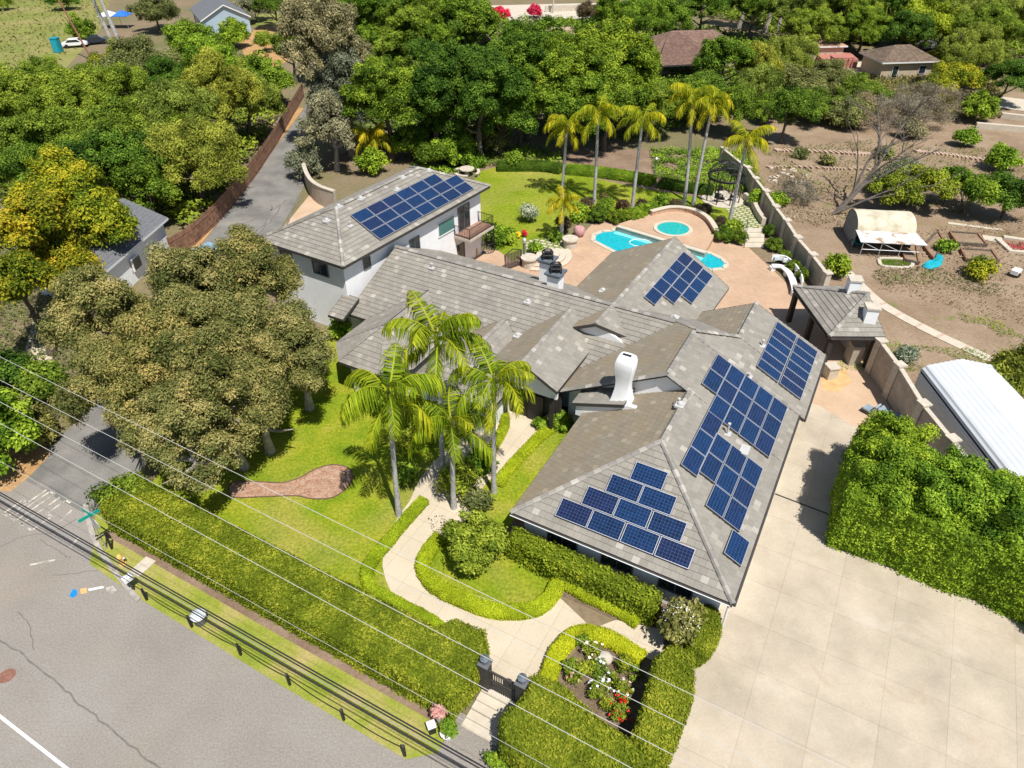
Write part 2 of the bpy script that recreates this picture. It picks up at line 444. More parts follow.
def hedge(name, poly, h, mat, label, leaf=.1, cover=1.6, group=None, cat='hedge', z0=0.0, bulge=.06, rough=.07, tsc=.8, seed=0, hfun=None):
    """a clipped hedge: leafy shell over a solid core on any plan outline"""
    if area2(poly) < 0: poly = poly[::-1]
    rs = []
    n = len(poly)
    for i in range(n):            # refine the outline
        a, b = poly[i], poly[(i+1)%n]; k = max(1, int(math.dist(a,b)/.8))
        rs += [(a[0]+(b[0]-a[0])*j/k, a[1]+(b[1]-a[1])*j/k) for j in range(k)]
    cx = sum(p[0] for p in rs)/len(rs); cy = sum(p[1] for p in rs)/len(rs)
    def inset(d):
        out = []
        for i, p in enumerate(rs):
            a = rs[i-1]; b = rs[(i+1)%len(rs)]; dx, dy = b[0]-a[0], b[1]-a[1]; l = math.hypot(dx,dy) or 1
            nz = noise.noise(Vector((p[0]*.9, p[1]*.9, seed)))*bulge
            out.append((p[0]-dy/l*(d+nz), p[1]+dx/l*(d+nz)))
        return out
    H = (lambda p: h*(1+.05*noise.noise(Vector((p[0]*.7,p[1]*.7,seed*1.3))))) if hfun is None else hfun
    rr = min(.22, h*.25)
    lv = [(inset(.05), 0.0), (inset(.0), .45), (inset(.03), 1-rr/h), (inset(rr*.9), 1.0)]
    mb = MB()
    for (A, za), (B, zb) in zip(lv, lv[1:]):
        for i in range(len(A)):
            j = (i+1) % len(A)
            q = [(A[i][0],A[i][1],z0+za*H(A[i])), (A[j][0],A[j][1],z0+za*H(A[j])), (B[j][0],B[j][1],z0+zb*H(B[j])), (B[i][0],B[i][1],z0+zb*H(B[i]))]
            mb.face(q)
    top = [(p[0],p[1],z0+H(p)) for p in lv[-1][0]]; tess(mb, top, 0)
    V = mb.v; F = mb.f
    la = .5*leaf*leaf*.6
    P, N = sample_faces(V, F, cover/la)
    nz = np.array([noise.noise(Vector((p[0]*.8, p[1]*.8, p[2]*.8+seed))) for p in P]); nz2 = np.array([noise.noise(Vector((p[0]*3.1, p[1]*3.1, p[2]*3.1-seed))) for p in P])
    P = P + N*(rng.normal(0, rough*.5, (len(P),1)) + (nz2*rough)[:,None])
    Q = leaves(P, N + np.array([0,0,.3]), leaf, .6, .8)
    T = .5 + nz*.45*tsc + nz2*.28*tsc + rng.normal(0, .13, len(P))
    core = []
    for f in F:
        p = [np.array(V[i]) for i in f]
        core.append(p if len(p) == 4 else [p[0], p[1], p[2], p[2]])
    core = np.array(core); 
    # pull the core a little inwards below the leaves
    core[:,:,2] -= np.where(core[:,:,2] > z0+.05, .035, 0)
    core[:,:,0] = cx + (core[:,:,0]-cx)*.995; core[:,:,1] = cy + (core[:,:,1]-cy)*.995
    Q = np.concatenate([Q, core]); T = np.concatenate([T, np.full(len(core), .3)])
    off = np.array([cx, cy, z0]); Q = Q - off
    me = mesh_quads(name, Q, T, mat); o = bpy.data.objects.new(name, me); col.objects.link(o); o.location = off
    return tag(o, label, cat, group)
# ------------------------------------------------------------------ palette
M = {}
M['bark'] = plain('bark', (.13,.10,.075), .95, var=.4, scale=4, bmp=.6)
M['palebark'] = plain('pale bark', (.34,.30,.25), .9, var=.35, scale=3, bmp=.5)
M['palmbark'] = plain('palm bark', (.40,.385,.36), .95, var=.3, scale=5, bmp=.5)
M['shaft'] = plain('palm shaft', (.16,.20,.05), .6, var=.25, scale=6)
M['stucco'] = plain('stucco', (.84,.84,.83), .9, var=.05, scale=1.5, bmp=.25)
M['darkrecess'] = plain('dark timber and porch shade', (.035,.03,.026), .8, var=.3)
M['fascia'] = plain('fascia', (.06,.055,.05), .6, var=.2)
M['whitepaint'] = plain('white paint', (.78,.78,.76), .6, var=.04, bmp=.05)
M['whitemetal'] = plain('white enamelled sheet', (.66,.68,.69), .4, var=.05, scale=.7, bmp=.05)
M['black'] = plain('black iron', (.02,.02,.021), .5, var=.2, bmp=.1)
M['greymetal'] = plain('grey metal', (.16,.165,.17), .5, metal=.3, var=.15)
M['galv'] = plain('galvanised steel', (.55,.56,.57), .4, metal=.6, var=.1)
M['cap'] = plain('slate cap', (.12,.14,.16), .6, var=.15)
def glassmat(name, c, rough=.08):
    m, nt, bs = newmat(name); bs.inputs['Base Color'].default_value = (*c,1); bs.inputs['Roughness'].default_value = rough
    bs.inputs['Specular IOR Level'].default_value = .8; return m
M['glass'] = glassmat('window glass', (.02,.03,.035))
M['teal'] = glassmat('teal blind behind glass', (.07,.20,.18), .2)
M['cell'] = None
tile_stops = [(0, (0.265, 0.248, 0.215)), (0.2, (0.286, 0.266, 0.232)), (0.42, (0.251, 0.232, 0.2)), (0.6, (0.273, 0.254, 0.218)), (0.8, (0.292, 0.272, 0.237)), (0.93, (0.348, 0.322, 0.278)), (0.975, (0.402, 0.375, 0.329))]
M['tile'] = tilemat('grey concrete roof tile', tile_stops)
M['tiletan'] = tilemat('grazing-tan roof tile', [(p,(c[0]*.92,c[1]*.88,c[2]*.80)) for p,c in tile_stops], joint=(.45,.43,.41), wash=(.27,.215,.14))  # left-facing slopes: grazing-angle tan put into the tile colour
M['capt'] = tilemat('pale ridge tile', [(0,(.26,.245,.22)), (.4,(.31,.29,.26)), (.7,(.37,.35,.31)), (.88,(.45,.425,.38))], tw=1.0, th=1.0)
M['roofshingle'] = plain('charcoal shingle', (.15,.155,.165), .9, var=.2, scale=5, bmp=.5)
M['roofbrown'] = tilemat('brown roof tile', [(0,(.20,.125,.095)), (.4,(.235,.15,.115)), (.75,(.17,.105,.08))])
M['roofbrownB'] = tilemat('weathered brown roof tile', [(0,(.16,.115,.08)), (.4,(.19,.14,.10)), (.75,(.13,.095,.07))])
M['asphalt'] = ground('street asphalt', [(.25,(.255,.228,.195)), (.5,(.30,.27,.235)), (.75,(.335,.308,.275))], ((.72,.72,.72),(1.12,1.12,1.12)), .22, 11, .95, .5, patch=((.325,.275,.215),.5,.8), s0=.16, spots=((.20,.185,.165), .55, .70, .80))
M['lane'] = ground('worn lane asphalt', [(.3,(.15,.145,.135)), (.5,(.22,.21,.19)), (.7,(.30,.28,.25))], ((.75,.75,.75),(1.08,1.08,1.08)), .35, 10, .9, .4)
M['concrete'] = gridmat('driveway concrete', (.52,.445,.34), (.47,.40,.305), (.39,.33,.25), 2.45, 2.58, ROTA*-1, .014, 0.0, (-OA-6.44, OB+1.86, 0), varscale=.33, var=.26, stains=[((.57,.51,.42),.28,.58,.85), ((.40,.315,.215),.4,.60,.80), ((.42,.38,.31),1.6,.66,.80), ((.33,.29,.24),5,.74,.82)])
M['path'] = gridmat('path concrete', (.59,.50,.37), (.56,.475,.35), (.47,.39,.285), 1.3, 1.3, ROTA*-1, .018, 0.0, varscale=.5, var=.12)
M['paver'] = gridmat('tan patio pavers', (.50,.335,.22), (.56,.38,.255), (.36,.25,.17), .36, .18, .6, .012, .5, varscale=.35, var=.16)
M['paverlite'] = ground('pale brick paving', [(.35,(.50,.35,.23)), (.65,(.58,.42,.29))], ((.85,.85,.85),(1.05,1.05,1.05)), .5, 9, .8, .3)
M['coping'] = plain('pale coping', (.54,.475,.375), .8, var=.1, scale=2)
M['lawn'] = ground('lawn grass', [(.25,(.125,.195,.012)), (.42,(.19,.26,.016)), (.58,(.27,.30,.024)), (.78,(.36,.33,.06))], ((.50,.56,.45),(1.35,1.3,1.25)), .45, 6, .95, 1.0, patch=((.38,.31,.10),.50,.85), s0=.14)
M['lawnfar'] = ground('mown back lawn', [(.25,(.14,.20,.014)), (.5,(.21,.265,.02)), (.75,(.32,.31,.045))], ((.6,.65,.55),(1.25,1.22,1.15)), .2, 3, .9, .8, patch=((.36,.31,.10),.52,.85), s0=.10)
M['verge'] = ground('verge grass', [(.25,(.19,.25,.03)), (.45,(.28,.31,.05)), (.62,(.40,.34,.12)), (.8,(.50,.37,.20))], ((.7,.7,.66),(1.15,1.15,1.1)), .45, 8, .8, .8)
M['dirt'] = ground('garden soil', [(.25,(.19,.125,.085)), (.5,(.26,.18,.125)), (.75,(.34,.25,.175))], ((.7,.7,.7),(1.15,1.15,1.15)), .4, 6, .9, .9)
M['soil'] = ground('dark bed soil', [(.3,(.15,.105,.07)), (.6,(.24,.175,.12)), (.8,(.30,.22,.155))], ((.6,.6,.6),(1.15,1.15,1.15)), 1.2, 10, .9, .9)
M['bark_mulch'] = ground('red bark mulch', [(.3,(.36,.19,.12)), (.5,(.47,.29,.195)), (.7,(.54,.38,.27))], ((.5,.5,.5),(1.2,1.2,1.2)), 2.5, 9, .95, 1.2)
M['land'] = ground('dry hillside', [(.2,(.12,.135,.04)), (.42,(.19,.17,.085)), (.6,(.25,.185,.12)), (.78,(.31,.225,.15))], ((.7,.7,.7),(1.12,1.12,1.12)), .07, 2.5, .8, .8)
M['terrace'] = ground('dry terrace soil', [(.2,(.21,.155,.095)), (.42,(.28,.20,.13)), (.6,(.34,.25,.17)), (.8,(.39,.29,.20))], ((.72,.72,.72),(1.1,1.1,1.1)), .22, 4, .9, 1.0, spots=((.15,.18,.04), .35, .60, .74))
M['field'] = ground('rough field grass', [(.2,(.16,.19,.05)), (.45,(.22,.235,.065)), (.65,(.30,.255,.11)), (.8,(.38,.26,.15))], ((.8,.8,.75),(1.1,1.1,1.1)), .09, 1.5, .7, .8)
M['sand'] = ground('orange leaf litter', [(.3,(.42,.23,.09)), (.6,(.52,.32,.15)), (.8,(.36,.24,.15))], ((.6,.6,.6),(1.15,1.15,1.15)), .8, 8, .9, .9)
M['block'] = wallmat('tan block wall', (.46,.40,.32), (.41,.355,.28), (.34,.29,.23), .42, .21, .01)
M['stone'] = plain('pale stone', (.52,.46,.37), .85, var=.15, scale=3, bmp=.4)
M['brick'] = plain('pink brick edging', (.50,.36,.27), .9, var=.25, scale=6)
M['fencewood'] = plain('weathered fence boards', (.25,.135,.085), .9, var=.4, scale=2.5, bmp=.5)
M['line'] = plain('white road paint', (.82,.82,.80), .8, var=.06, scale=6)
M['wornline'] = ground('worn road paint', [(.42,(.30,.272,.235)), (.62,(.60,.55,.47))], None, 2.2, 6, 0, .2)
M['seal'] = plain('crack sealant', (.17,.155,.14), .9, var=.2)
def water(name, c):
    m, nt, bs = newmat(name); v = objvec(nt)
    n = nt.nodes.new('ShaderNodeTexVoronoi'); n.inputs['Scale'].default_value = 2.2; n.feature = 'DISTANCE_TO_EDGE'
    nt.links.new(v, n.inputs['Vector'])
    cc = _ramp(nt, n.outputs['Distance'], [(.0, tuple(min(1,x*1.15+.01) for x in c)), (.25, c)])
    nt.links.new(cc, bs.inputs['Base Color']); bs.inputs['Roughness'].default_value = .06
    bump(nt, bs, _noise(nt, v, 3.0, 3), .12, .03); return m
M['water'] = water('pool water', (.006,.36,.41))
M['spawater'] = water('spa water', (.012,.36,.33))
def panelmat():
    m, nt, bs = newmat('solar cells')
    uv = nt.nodes.new('ShaderNodeUVMap'); uv.uv_map = 'UVMap'
    sx = nt.nodes.new('ShaderNodeSeparateXYZ'); nt.links.new(uv.outputs[0], sx.inputs[0])
    def edge(o, n, w):
        f = _math(nt, 'FRACT', _math(nt, 'MULTIPLY', o, n)); return _math(nt, 'GREATER_THAN', _math(nt, 'ABSOLUTE', _math(nt, 'SUBTRACT', f, .5)), .5-w)
    gx = edge(sx.outputs[0], 10.0, .06); gy = edge(sx.outputs[1], 6.0, .06)
    gl = _math(nt, 'MAXIMUM', gx, gy)
    oi = nt.nodes.new('ShaderNodeObjectInfo')
    cb = nt.nodes.new('ShaderNodeCombineXYZ')
    nt.links.new(_math(nt, 'FLOOR', _math(nt, 'MULTIPLY', sx.outputs[0], 10.0)), cb.inputs[0]); nt.links.new(_math(nt, 'FLOOR', _math(nt, 'MULTIPLY', sx.outputs[1], 6.0)), cb.inputs[1])
    nt.links.new(oi.outputs['Random'], cb.inputs[2])
    wn = nt.nodes.new('ShaderNodeTexWhiteNoise'); nt.links.new(cb.outputs[0], wn.inputs[0])
    a = _ramp(nt, oi.outputs['Random'], [(0,(.005,.017,.058)), (.5,(.004,.025,.085)), (1,(.010,.013,.048))])
    v = _ramp(nt, wn.outputs[0], [(0,(.75,.75,.75)), (1,(1.25,1.25,1.25))])
    c = _mix(nt, a, v, 1.0, 'MULTIPLY')
    c = _mix(nt, c, (.052,.09,.17), _math(nt, 'MULTIPLY', gl, .75))
    nt.links.new(c, bs.inputs['Base Color']); bs.inputs['Roughness'].default_value = .18; bs.inputs['Specular IOR Level'].default_value = .5
    return m
M['cell'] = panelmat()
M['alu'] = plain('anodised frame', (.55,.56,.60), .4, metal=.5, var=.05, bmp=0)

# foliage
def lm(n, *c, **k): M[n] = leafmat(n.replace('_',' ')+' leaves', *[tuple(min(.9,x*(.95,1.25,1.5)[i]) for x in cc) for i, cc in enumerate(c)], **k)
lm('l_ficus', (.03,.062,.007), (.085,.15,.014), (.20,.27,.026))
lm('l_dark', (.02,.045,.007), (.06,.115,.013), (.14,.21,.024))
lm('l_oak', (.045,.075,.008), (.125,.18,.018), (.24,.285,.034))
lm('l_pepper', (.065,.09,.014), (.155,.19,.028), (.26,.29,.05))
lm('l_grey', (.075,.078,.045), (.17,.17,.10), (.28,.26,.16))
lm('l_bronze', (.05,.062,.016), (.14,.15,.042), (.285,.235,.085), vary=.4)
lm('l_yellow', (.045,.085,.008), (.125,.17,.012), (.30,.275,.018), vary=.4)
lm('l_gold', (.05,.085,.008), (.14,.165,.012), (.32,.25,.018), vary=.4)
lm('l_lime', (.06,.10,.010), (.14,.21,.018), (.24,.31,.03))
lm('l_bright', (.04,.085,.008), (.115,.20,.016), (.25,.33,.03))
lm('l_olive', (.055,.065,.018), (.12,.13,.04), (.20,.20,.07))
lm('l_brush', (.10,.085,.06), (.18,.15,.115), (.26,.22,.17))
lm('l_maroon', (.03,.018,.015), (.075,.05,.03), (.13,.10,.05))
lm('l_red', (.25,.01,.03), (.45,.02,.06), (.6,.05,.12))
lm('l_pink', (.45,.18,.18), (.6,.3,.28), (.7,.45,.4))
lm('l_blue', (.08,.11,.075), (.18,.22,.16), (.30,.34,.26))
lm('h_front', (.055,.08,.006), (.135,.17,.012), (.25,.25,.024), vary=0.0)
lm('h_low', (.17,.22,.01), (.28,.34,.014), (.38,.41,.022))
lm('h_screen', (.06,.11,.008), (.15,.24,.016), (.28,.36,.03), vary=0.0)
lm('h_mid', (.05,.085,.008), (.125,.175,.014), (.24,.28,.022))
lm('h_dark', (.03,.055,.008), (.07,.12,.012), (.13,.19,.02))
lm('palm', (.06,.10,.006), (.16,.22,.010), (.32,.34,.02), trans=.25)
lm('palm_back', (.09,.125,.008), (.21,.24,.012), (.42,.37,.022), trans=.3)
lm('palm_gold', (.15,.15,.010), (.30,.27,.014), (.48,.40,.03), trans=.32)
lm('flower_white', (.7,.68,.6), (.8,.78,.72), (.85,.85,.8), trans=.1, tboost=(1,1,1))
lm('flower_red', (.35,.01,.01), (.55,.02,.02), (.65,.05,.06), trans=.1, tboost=(1,.5,.5))
lm('flower_yellow', (.6,.42,.01), (.75,.55,.02), (.8,.65,.05), trans=.1, tboost=(1,1,.5))
KIND = {
 'ficus': dict(m=M['l_ficus'], p=dict(leaf=.22, cover=1.05, ragged=.25, lobes=9, cr=.72)),
 'dark': dict(m=M['l_dark'], p=dict(leaf=.22, cover=1.0, ragged=.3, lobes=9, cr=.72)),
 'oak': dict(m=M['l_oak'], p=dict(leaf=.20, cover=1.0, ragged=.28, lobes=9, cr=.68)),
 'pepper': dict(m=M['l_pepper'], p=dict(leaf=.25, asp=.34, cover=1.0, droop=.45, ragged=.25, lobes=10, cr=.75)),
 'grey': dict(m=M['l_grey'], p=dict(leaf=.30, asp=.34, cover=.9, droop=.25, ragged=.4, lobes=9, cr=.85)),
 'bronze': dict(m=M['l_bronze'], p=dict(leaf=.17, asp=.42, cover=.95, droop=.12, ragged=.5, cr=.62, lobes=13, dens=.75)),
 'yellow': dict(m=M['l_yellow'], p=dict(leaf=.24, cover=.95, ragged=.3, lobes=9, cr=.75)),
 'gold': dict(m=M['l_gold'], p=dict(leaf=.24, cover=.9, ragged=.35, lobes=9, cr=.7)),
 'lime': dict(m=M['l_lime'], p=dict(leaf=.28, cover=1.0)),
 'bright': dict(m=M['l_bright'], p=dict(leaf=.26, cover=1.0, ragged=.22)),
 'olive': dict(m=M['l_olive'], p=dict(leaf=.28, asp=.45, cover=.9, ragged=.35)),
 'brush': dict(m=M['l_brush'], p=dict(leaf=.4, asp=.10, cover=.24, ragged=.4, open_=.35)),
 'maroon': dict(m=M['l_maroon'], p=dict(leaf=.16, cover=1.1, ragged=.1)),
 'red': dict(m=M['l_red'], p=dict(leaf=.26, cover=1.0)), 'redpot': dict(m=M['l_red'], p=dict(leaf=.09, cover=.9)),
 'pink': dict(m=M['l_pink'], p=dict(leaf=.12, cover=1.0)),
 'blue': dict(m=M['l_blue'], p=dict(leaf=.3, asp=.3, cover=.8)),
 'front': dict(m=M['l_oak'], p=dict(leaf=.17, cover=1.05, ragged=.2)),
 'ball': dict(m=M['h_dark'], p=dict(leaf=.12, cover=1.3, ragged=.05, jit=.6)),
 'brightball': dict(m=M['l_bright'], p=dict(leaf=.11, cover=1.3, ragged=.05, jit=.6)),
 'rose': dict(m=M['l_oak'], p=dict(leaf=.11, cover=.55, ragged=.5, open_=.35)),
 'screen': dict(m=M['l_bright'], p=dict(leaf=.14, cover=1.15, ragged=.4, cr=.46, dens=.95)),
 'yflower': dict(m=M['flower_yellow'], p=dict(leaf=.12, cover=.9)),
 'wflower': dict(m=M['flower_white'], p=dict(leaf=.2, cover=.7)),
}

# ------------------------------------------------------------------ camera, sun, sky
cd = bpy.data.cameras.new('camera'); cam = bpy.data.objects.new('camera', cd); col.objects.link(cam); scene.camera = cam
cam.location = (0,0,CAM_H); cam.rotation_euler = (math.pi/2-PITCH, 0, 0)
cd.sensor_width = 36; cd.lens = FPX/1024*36; cd.clip_start = .5; cd.clip_end = 4000
sdir = Vector((.245,-.47,1.0)).normalized()
sl = bpy.data.lights.new('sun', 'SUN'); sl.energy = 5.0; sl.angle = R(.53); sl.color = (1,.965,.91)
so = bpy.data.objects.new('sun', sl); col.objects.link(so); so.rotation_euler = sdir.to_track_quat('Z','Y').to_euler(); so.location = (20,-30,80)
wd = bpy.data.worlds.new('World'); scene.world = wd; wd.use_nodes = True
nt = wd.node_tree; bg = nt.nodes['Background']; sk = nt.nodes.new('ShaderNodeTexSky'); sk.sky_type = 'NISHITA'; sk.sun_disc = False
sk.sun_elevation = math.asin(sdir.z); sk.sun_rotation = math.atan2(sdir.x, sdir.y); sk.air_density = 1.0; sk.dust_density = .6; sk.ozone_density = 1.0
nt.links.new(sk.outputs[0], bg.inputs[0]); bg.inputs[1].default_value = .085
scene.view_settings.view_transform = 'Standard'; scene.view_settings.look = 'None'; scene.view_settings.exposure = 0.23; scene.view_settings.gamma = 1
scene.render.engine = 'CYCLES'
try:
    scene.cycles.use_denoising = True; scene.cycles.denoiser = 'OPENIMAGEDENOISE'
except Exception: pass
scene.cycles.max_bounces = 6; scene.cycles.transparent_max_bounces = 4

# ------------------------------------------------------------------ ground, roads, lawns
S = sheet
S('ground', [(-900,-300),(900,-300),(900,1500),(-900,1500)], -.02, M['land'], 'dry hillside ground of soil and grass')
S('field', gp([(-60,-20),(115,-14),(100,30),(60,75),(-60,85)]), -.012, M['field'], 'rough green field at the far left')
S('hillside', gp([(735,180),(760,120),(800,105),(1040,90),(1150,110),(1200,420),(1040,520),(950,440),(850,330),(800,240)]), -.008, M['terrace'], 'dry terraced garden slope beyond the block wall')
S('street', [W(*p)[:2] for p in [(-11.55,-30.2),(-11.75,-26),(-11.8,-17),(-11.75,-9.9),(-10.9,-8.9),(-10.6,-8.6),(-10.6,-6.2),(-11.5,-6),(-12.2,30),(-60,40),(-60,-120),(-9.6,-120),(-9.4,-44),(-9.4,-33.2),(-10.2,-31.6)]], .0, M['asphalt'], 'sunlit grey asphalt street')
S('side_street', [W(*p)[:2] for p in [(-9.42,-39.5),(-9.42,-33.2),(-6,-33.6),(4,-37),(12,-43),(18.5,-47.0),(31.6,-54.4),(37.7,-58.6),(54.2,-71.6),(80,-90),(80,-93),(54.2,-74.2),(28.5,-59.9),(16.2,-53.2),(10,-50),(2,-43.5)]], .002, M['lane'], 'cracked narrow side street beside the fence')
S('litter_bank', gp([(-40,486),(10,492),(30,476),(50,455),(40,430),(-60,440)]), .004, M['sand'], 'orange leaf litter at the street corner')
S('verge', [W(*p)[:2] for p in [(-11.55,-30.2),(-11.75,-26),(-11.8,-17),(-11.75,-9.9),(-10.9,-8.9),(-9.0,-9.1),(-7.0,-9.3),(-7.0,-31.6),(-9.2,-33.0),(-10.2,-31.6)]], .008, M['verge'], 'patchy grass verge along the street')
S('hedge_strip', [W(*p)[:2] for p in [(-9.9,-31.3),(-9.95,-20),(-9.9,-9.2),(-9.2,-9.0),(-9.2,-31.3)]], .012, M['dirt'], 'bare dirt strip along the foot of the street hedge')
S('front_lawn', [W(*p)[:2] for p in [(-8,-31.5),(-8,-9.6),(-1,-10.5),(11,-14),(12,-30),(12,-33),(4,-35),(-4,-33)]], .0, M['lawn'], 'bright front lawn with mown stripes')
lane_edge = S('lane_verge', [W(*p)[:2] for p in [(16.2,-53.3),(28.5,-60.0),(54.2,-74.3),(54.2,-75.2),(28.5,-61.0),(16.2,-54.4)]], .006, M['sand'], 'orange dirt strip along the fence')
S('house_pad', wp([(-1.5,-13),(-1.5,0),(22,0),(22,-16)]), .001, M['soil'], 'bare soil under and around the house')
S('driveway', wp([(20.6,-2),(20.3,1.0),(19.2,3.2),(19.2,9),(8,14),(-2,24),(-16,30),(-16,-.8),(-7,-.7),(-1,-1.4),(1,-1.2),(1,-2)]), .012, M['concrete'], 'wide pale concrete driveway with saw-cut joints')
S('driveway_apron', wp([(-10.9,-8.9),(-9.0,-9.0),(-8.9,-6.0),(-11.6,-6.0)]), .012, M['asphalt'], 'grey apron before the pedestrian gate')
S('paver_court', wp([(20.6,-2),(20.3,1.0),(19.2,3.2),(19.2,6.6),(27,3),(33,-2),(33,-3),(22,-3)]), .016, M['paverlite'], 'orange brick paving beside the pavilion')
S('patio', [W(*p)[:2] for p in [(22.2,-6),(22.2,-31),(29,-30.6),(30.3,-26.6),(31.5,-25.5),(34,-23.5),(39,-23.6),(44,-18),(44.5,-13.2),(42,-9.6),(40.5,-8.2),(34,-2.5),(30,-2.5),(22,-1)]], .006, M['paver'], 'tan paver patio around the pool')
S('back_lawn', gp([(455,228),(478,172),(500,166),(560,171),(640,188),(745,205),(760,232),(728,240),(640,215),(560,225),(513,262),(485,240)]), .008, M['lawnfar'], 'sunlit back lawn behind the pool')
S('planting_bed', gp([(405,140),(480,140),(560,150),(660,150),(735,165),(735,205),(650,192),(560,172),(478,170),(440,165)]), .004, M['dirt'], 'brown soil bed behind the back lawn')
# paths
pth = smoothpoly([g(*p) for p in [(497,655),(470,622),(436,592),(418,560),(426,530),(440,508),(448,488),(462,470),(480,455),(505,430),(524,412)]], 4, False)
S('front_path', band([(p[0],p[1]) for p in pth], 3.7), .012, M['path'], 'curved pale concrete front path')
S('gate_court', wp([(-7.4,-9.0),(-7.4,-6.4),(-6.6,-6.2),(-3.7,-6.6),(-1.5,-4.8),(-.9,-2.6),(-2.6,-2.0),(-2.9,-4.5),(-1.7,-7.6),(-1.2,-10.6),(-2.6,-13.2),(-3.8,-12.2),(-4.6,-11.4),(-5.3,-9.3)]), .015, M['path'], 'pale concrete court inside the gate')
mbp = smoothpoly(gp([(232,483),(258,482),(282,483),(300,478),(314,470),(332,465),(348,468),(353,477),(347,488),(332,498),(312,499),(296,496),(262,497),(232,497)]), 3)
S('mulch_bed', mbp, .014, M['bark_mulch'], 'red bark mulch bed in the front lawn', thick=.05)
_e = MB()
for _p, _q in zip(mbp, mbp[1:]+mbp[:1]): _e.prism(band([_p,_q],.055), 0, .06)
tag(_e.build('bed_edging', plain('brown bed edging', (.16,.10,.07), .9, var=.3), origin=None), 'thin brown edging round the mulch bed', kind='structure')
S('lawn_strip', wp([(.6,-12.2),(9.4,-12.0),(10.2,-12.4),(10.4,-13.0),(9.5,-13.7),(6.5,-14.3),(1.0,-14.3),(-.3,-13.2)]), .016, M['lawn'], 'small lawn strip beside the garage wing')
S('round_lawn', gp([(424,560),(432,545),(460,535),(505,535),(560,562),(555,580),(545,598),(520,606),(490,600),(445,585)]), .018, M['lawn'], 'lawn with a clipped tree inside the path loop')
S('rose_bed_soil', gp([(590,632),(650,660),(655,745),(560,720),(555,680)]), .014, M['soil'], 'brown soil of the rose garden')
S('garage_bed', gp([(562,560),(660,606),(640,625),(560,585)]), .022, M['soil'], 'narrow soil bed along the garage')
# road paint, cracks, utility covers
S('edge_line', [W(-18.62,-60)[:2],W(-18.62,20)[:2],W(-18.74,20)[:2],W(-18.74,-60)[:2]], .005, M['line'], 'solid white road edge line')
cr = [g(*p) for p in [(-30,618),(0,640),(30,660),(58,684),(75,700),(100,720),(130,745),(160,768),(200,800)]]
cr = [(p[0]+random.uniform(-.05,.05), p[1]+random.uniform(-.05,.05)) for p in smoothpoly(cr, 5, False)]
S('road_crack', band(cr, .075), .004, M['seal'], 'dark sealed crack across the street')
for k, pts in enumerate([[(0,547),(28,535),(50,533),(75,520)],[(40,540),(60,552),(70,558)],[(52,575),(85,572),(110,568)],[(18,612),(28,625),(33,650)]]):
    cc = smoothpoly([g(*p) for p in pts], 5, False)
    S('road_crack', band([(p[0]+random.uniform(-.06,.06), p[1]+random.uniform(-.06,.06)) for p in cc], .045), .004, M['seal'])
lc = [[(235,228),(262,215),(280,205)],[(243,243),(262,226),(272,205)],[(266,250),(285,226),(300,196)],[(252,238),(270,222),(284,200)]]
for pts in lc:
    cc = smoothpoly([g(*p) for p in pts], 6, False)
    S('lane_crack', band([(p[0]+random.uniform(-.2,.2), p[1]+random.uniform(-.2,.2)) for p in cc], .16), .006, M['seal'])
# STOP lettering on the side street
def letters(txt, a0, b0, ca, cb, stroke, step):
    G5 = {'S':[[(1,1),(0,1),(0,.5),(1,.5),(1,0),(0,0)]], 'T':[[(0,1),(1,1)],[(.5,1),(.5,0)]], 'O':[[(0,0),(0,1),(1,1),(1,0),(0,0)]], 'P':[[(0,0),(0,1),(1,1),(1,.5),(0,.5)]]}
    mb = MB()
    for i, ch in enumerate(txt):
        for ln in G5[ch]:
            for p, q in zip(ln, ln[1:]):
                A = W(a0-p[1]*ca, b0-(i*step+p[0]*cb))[:2]; B = W(a0-q[1]*ca, b0-(i*step+q[0]*cb))[:2]
                pl = band([A, B], stroke); 
                if area2(pl) < 0: pl = pl[::-1]
                mb.face([(x,y,.0065) for x,y in pl])
    return tag(mb.build('road_lettering', M['wornline'], origin=None), 'worn white STOP lettering on the side street', kind='structure')
letters('STOP', -9.3, -35.0, 2.3, .42, .12, .72)
for p, q in [((60,522),(72,510)),((78,538),(70,548)),((30,565),(55,560))]:
    S('road_mark', band([g(*p), g(*q)], .12), .0065, M['wornline'])
mbb = MB(); c = g(7,676); mbb.lathe([(.62,0),(.62,.012),(.36,.014)], (c[0],c[1],.0), 28, 1); mbb.lathe([(.36,.0),(.36,.02),(.30,.022),(.30,.016),(.05,.016)], (c[0],c[1],.002), 28, 0)
tag(mbb.build('manhole_cover', [plain('rusty cast iron', (.24,.115,.08), .8, var=.3, scale=8), M['asphalt']]), 'rusty round manhole cover in the street', 'manhole cover')
c = g(143,567); mbb = MB(); mbb.box((c[0],c[1],.04), (1.1,.7,.06), ROTA+.05); mbb.box((c[0],c[1],.075), (.9,.5,.012), ROTA+.05)
tag(mbb.build('utility_cover', M['stone'], bevel=.01), 'pale concrete utility box lid set in the grass verge', 'utility cover')
S('trench_drain', band([g(775,494), g(838,518)], .10), .018, M['black'], 'dark slotted drain across the driveway')
# kerb at the street corner
kb = smoothpoly([g(*p) for p in [(86,505),(90,525),(99,548),(115,572),(128,588),(139,601)]], 5, False)
mbb = MB(); mbb.prism(band([(p[0],p[1]) for p in kb], .26), 0, .10)
tag(mbb.build('kerb', plain('worn kerb', (.36,.325,.28), .9, var=.25), origin=None), 'worn concrete kerb at the corner', kind='structure')
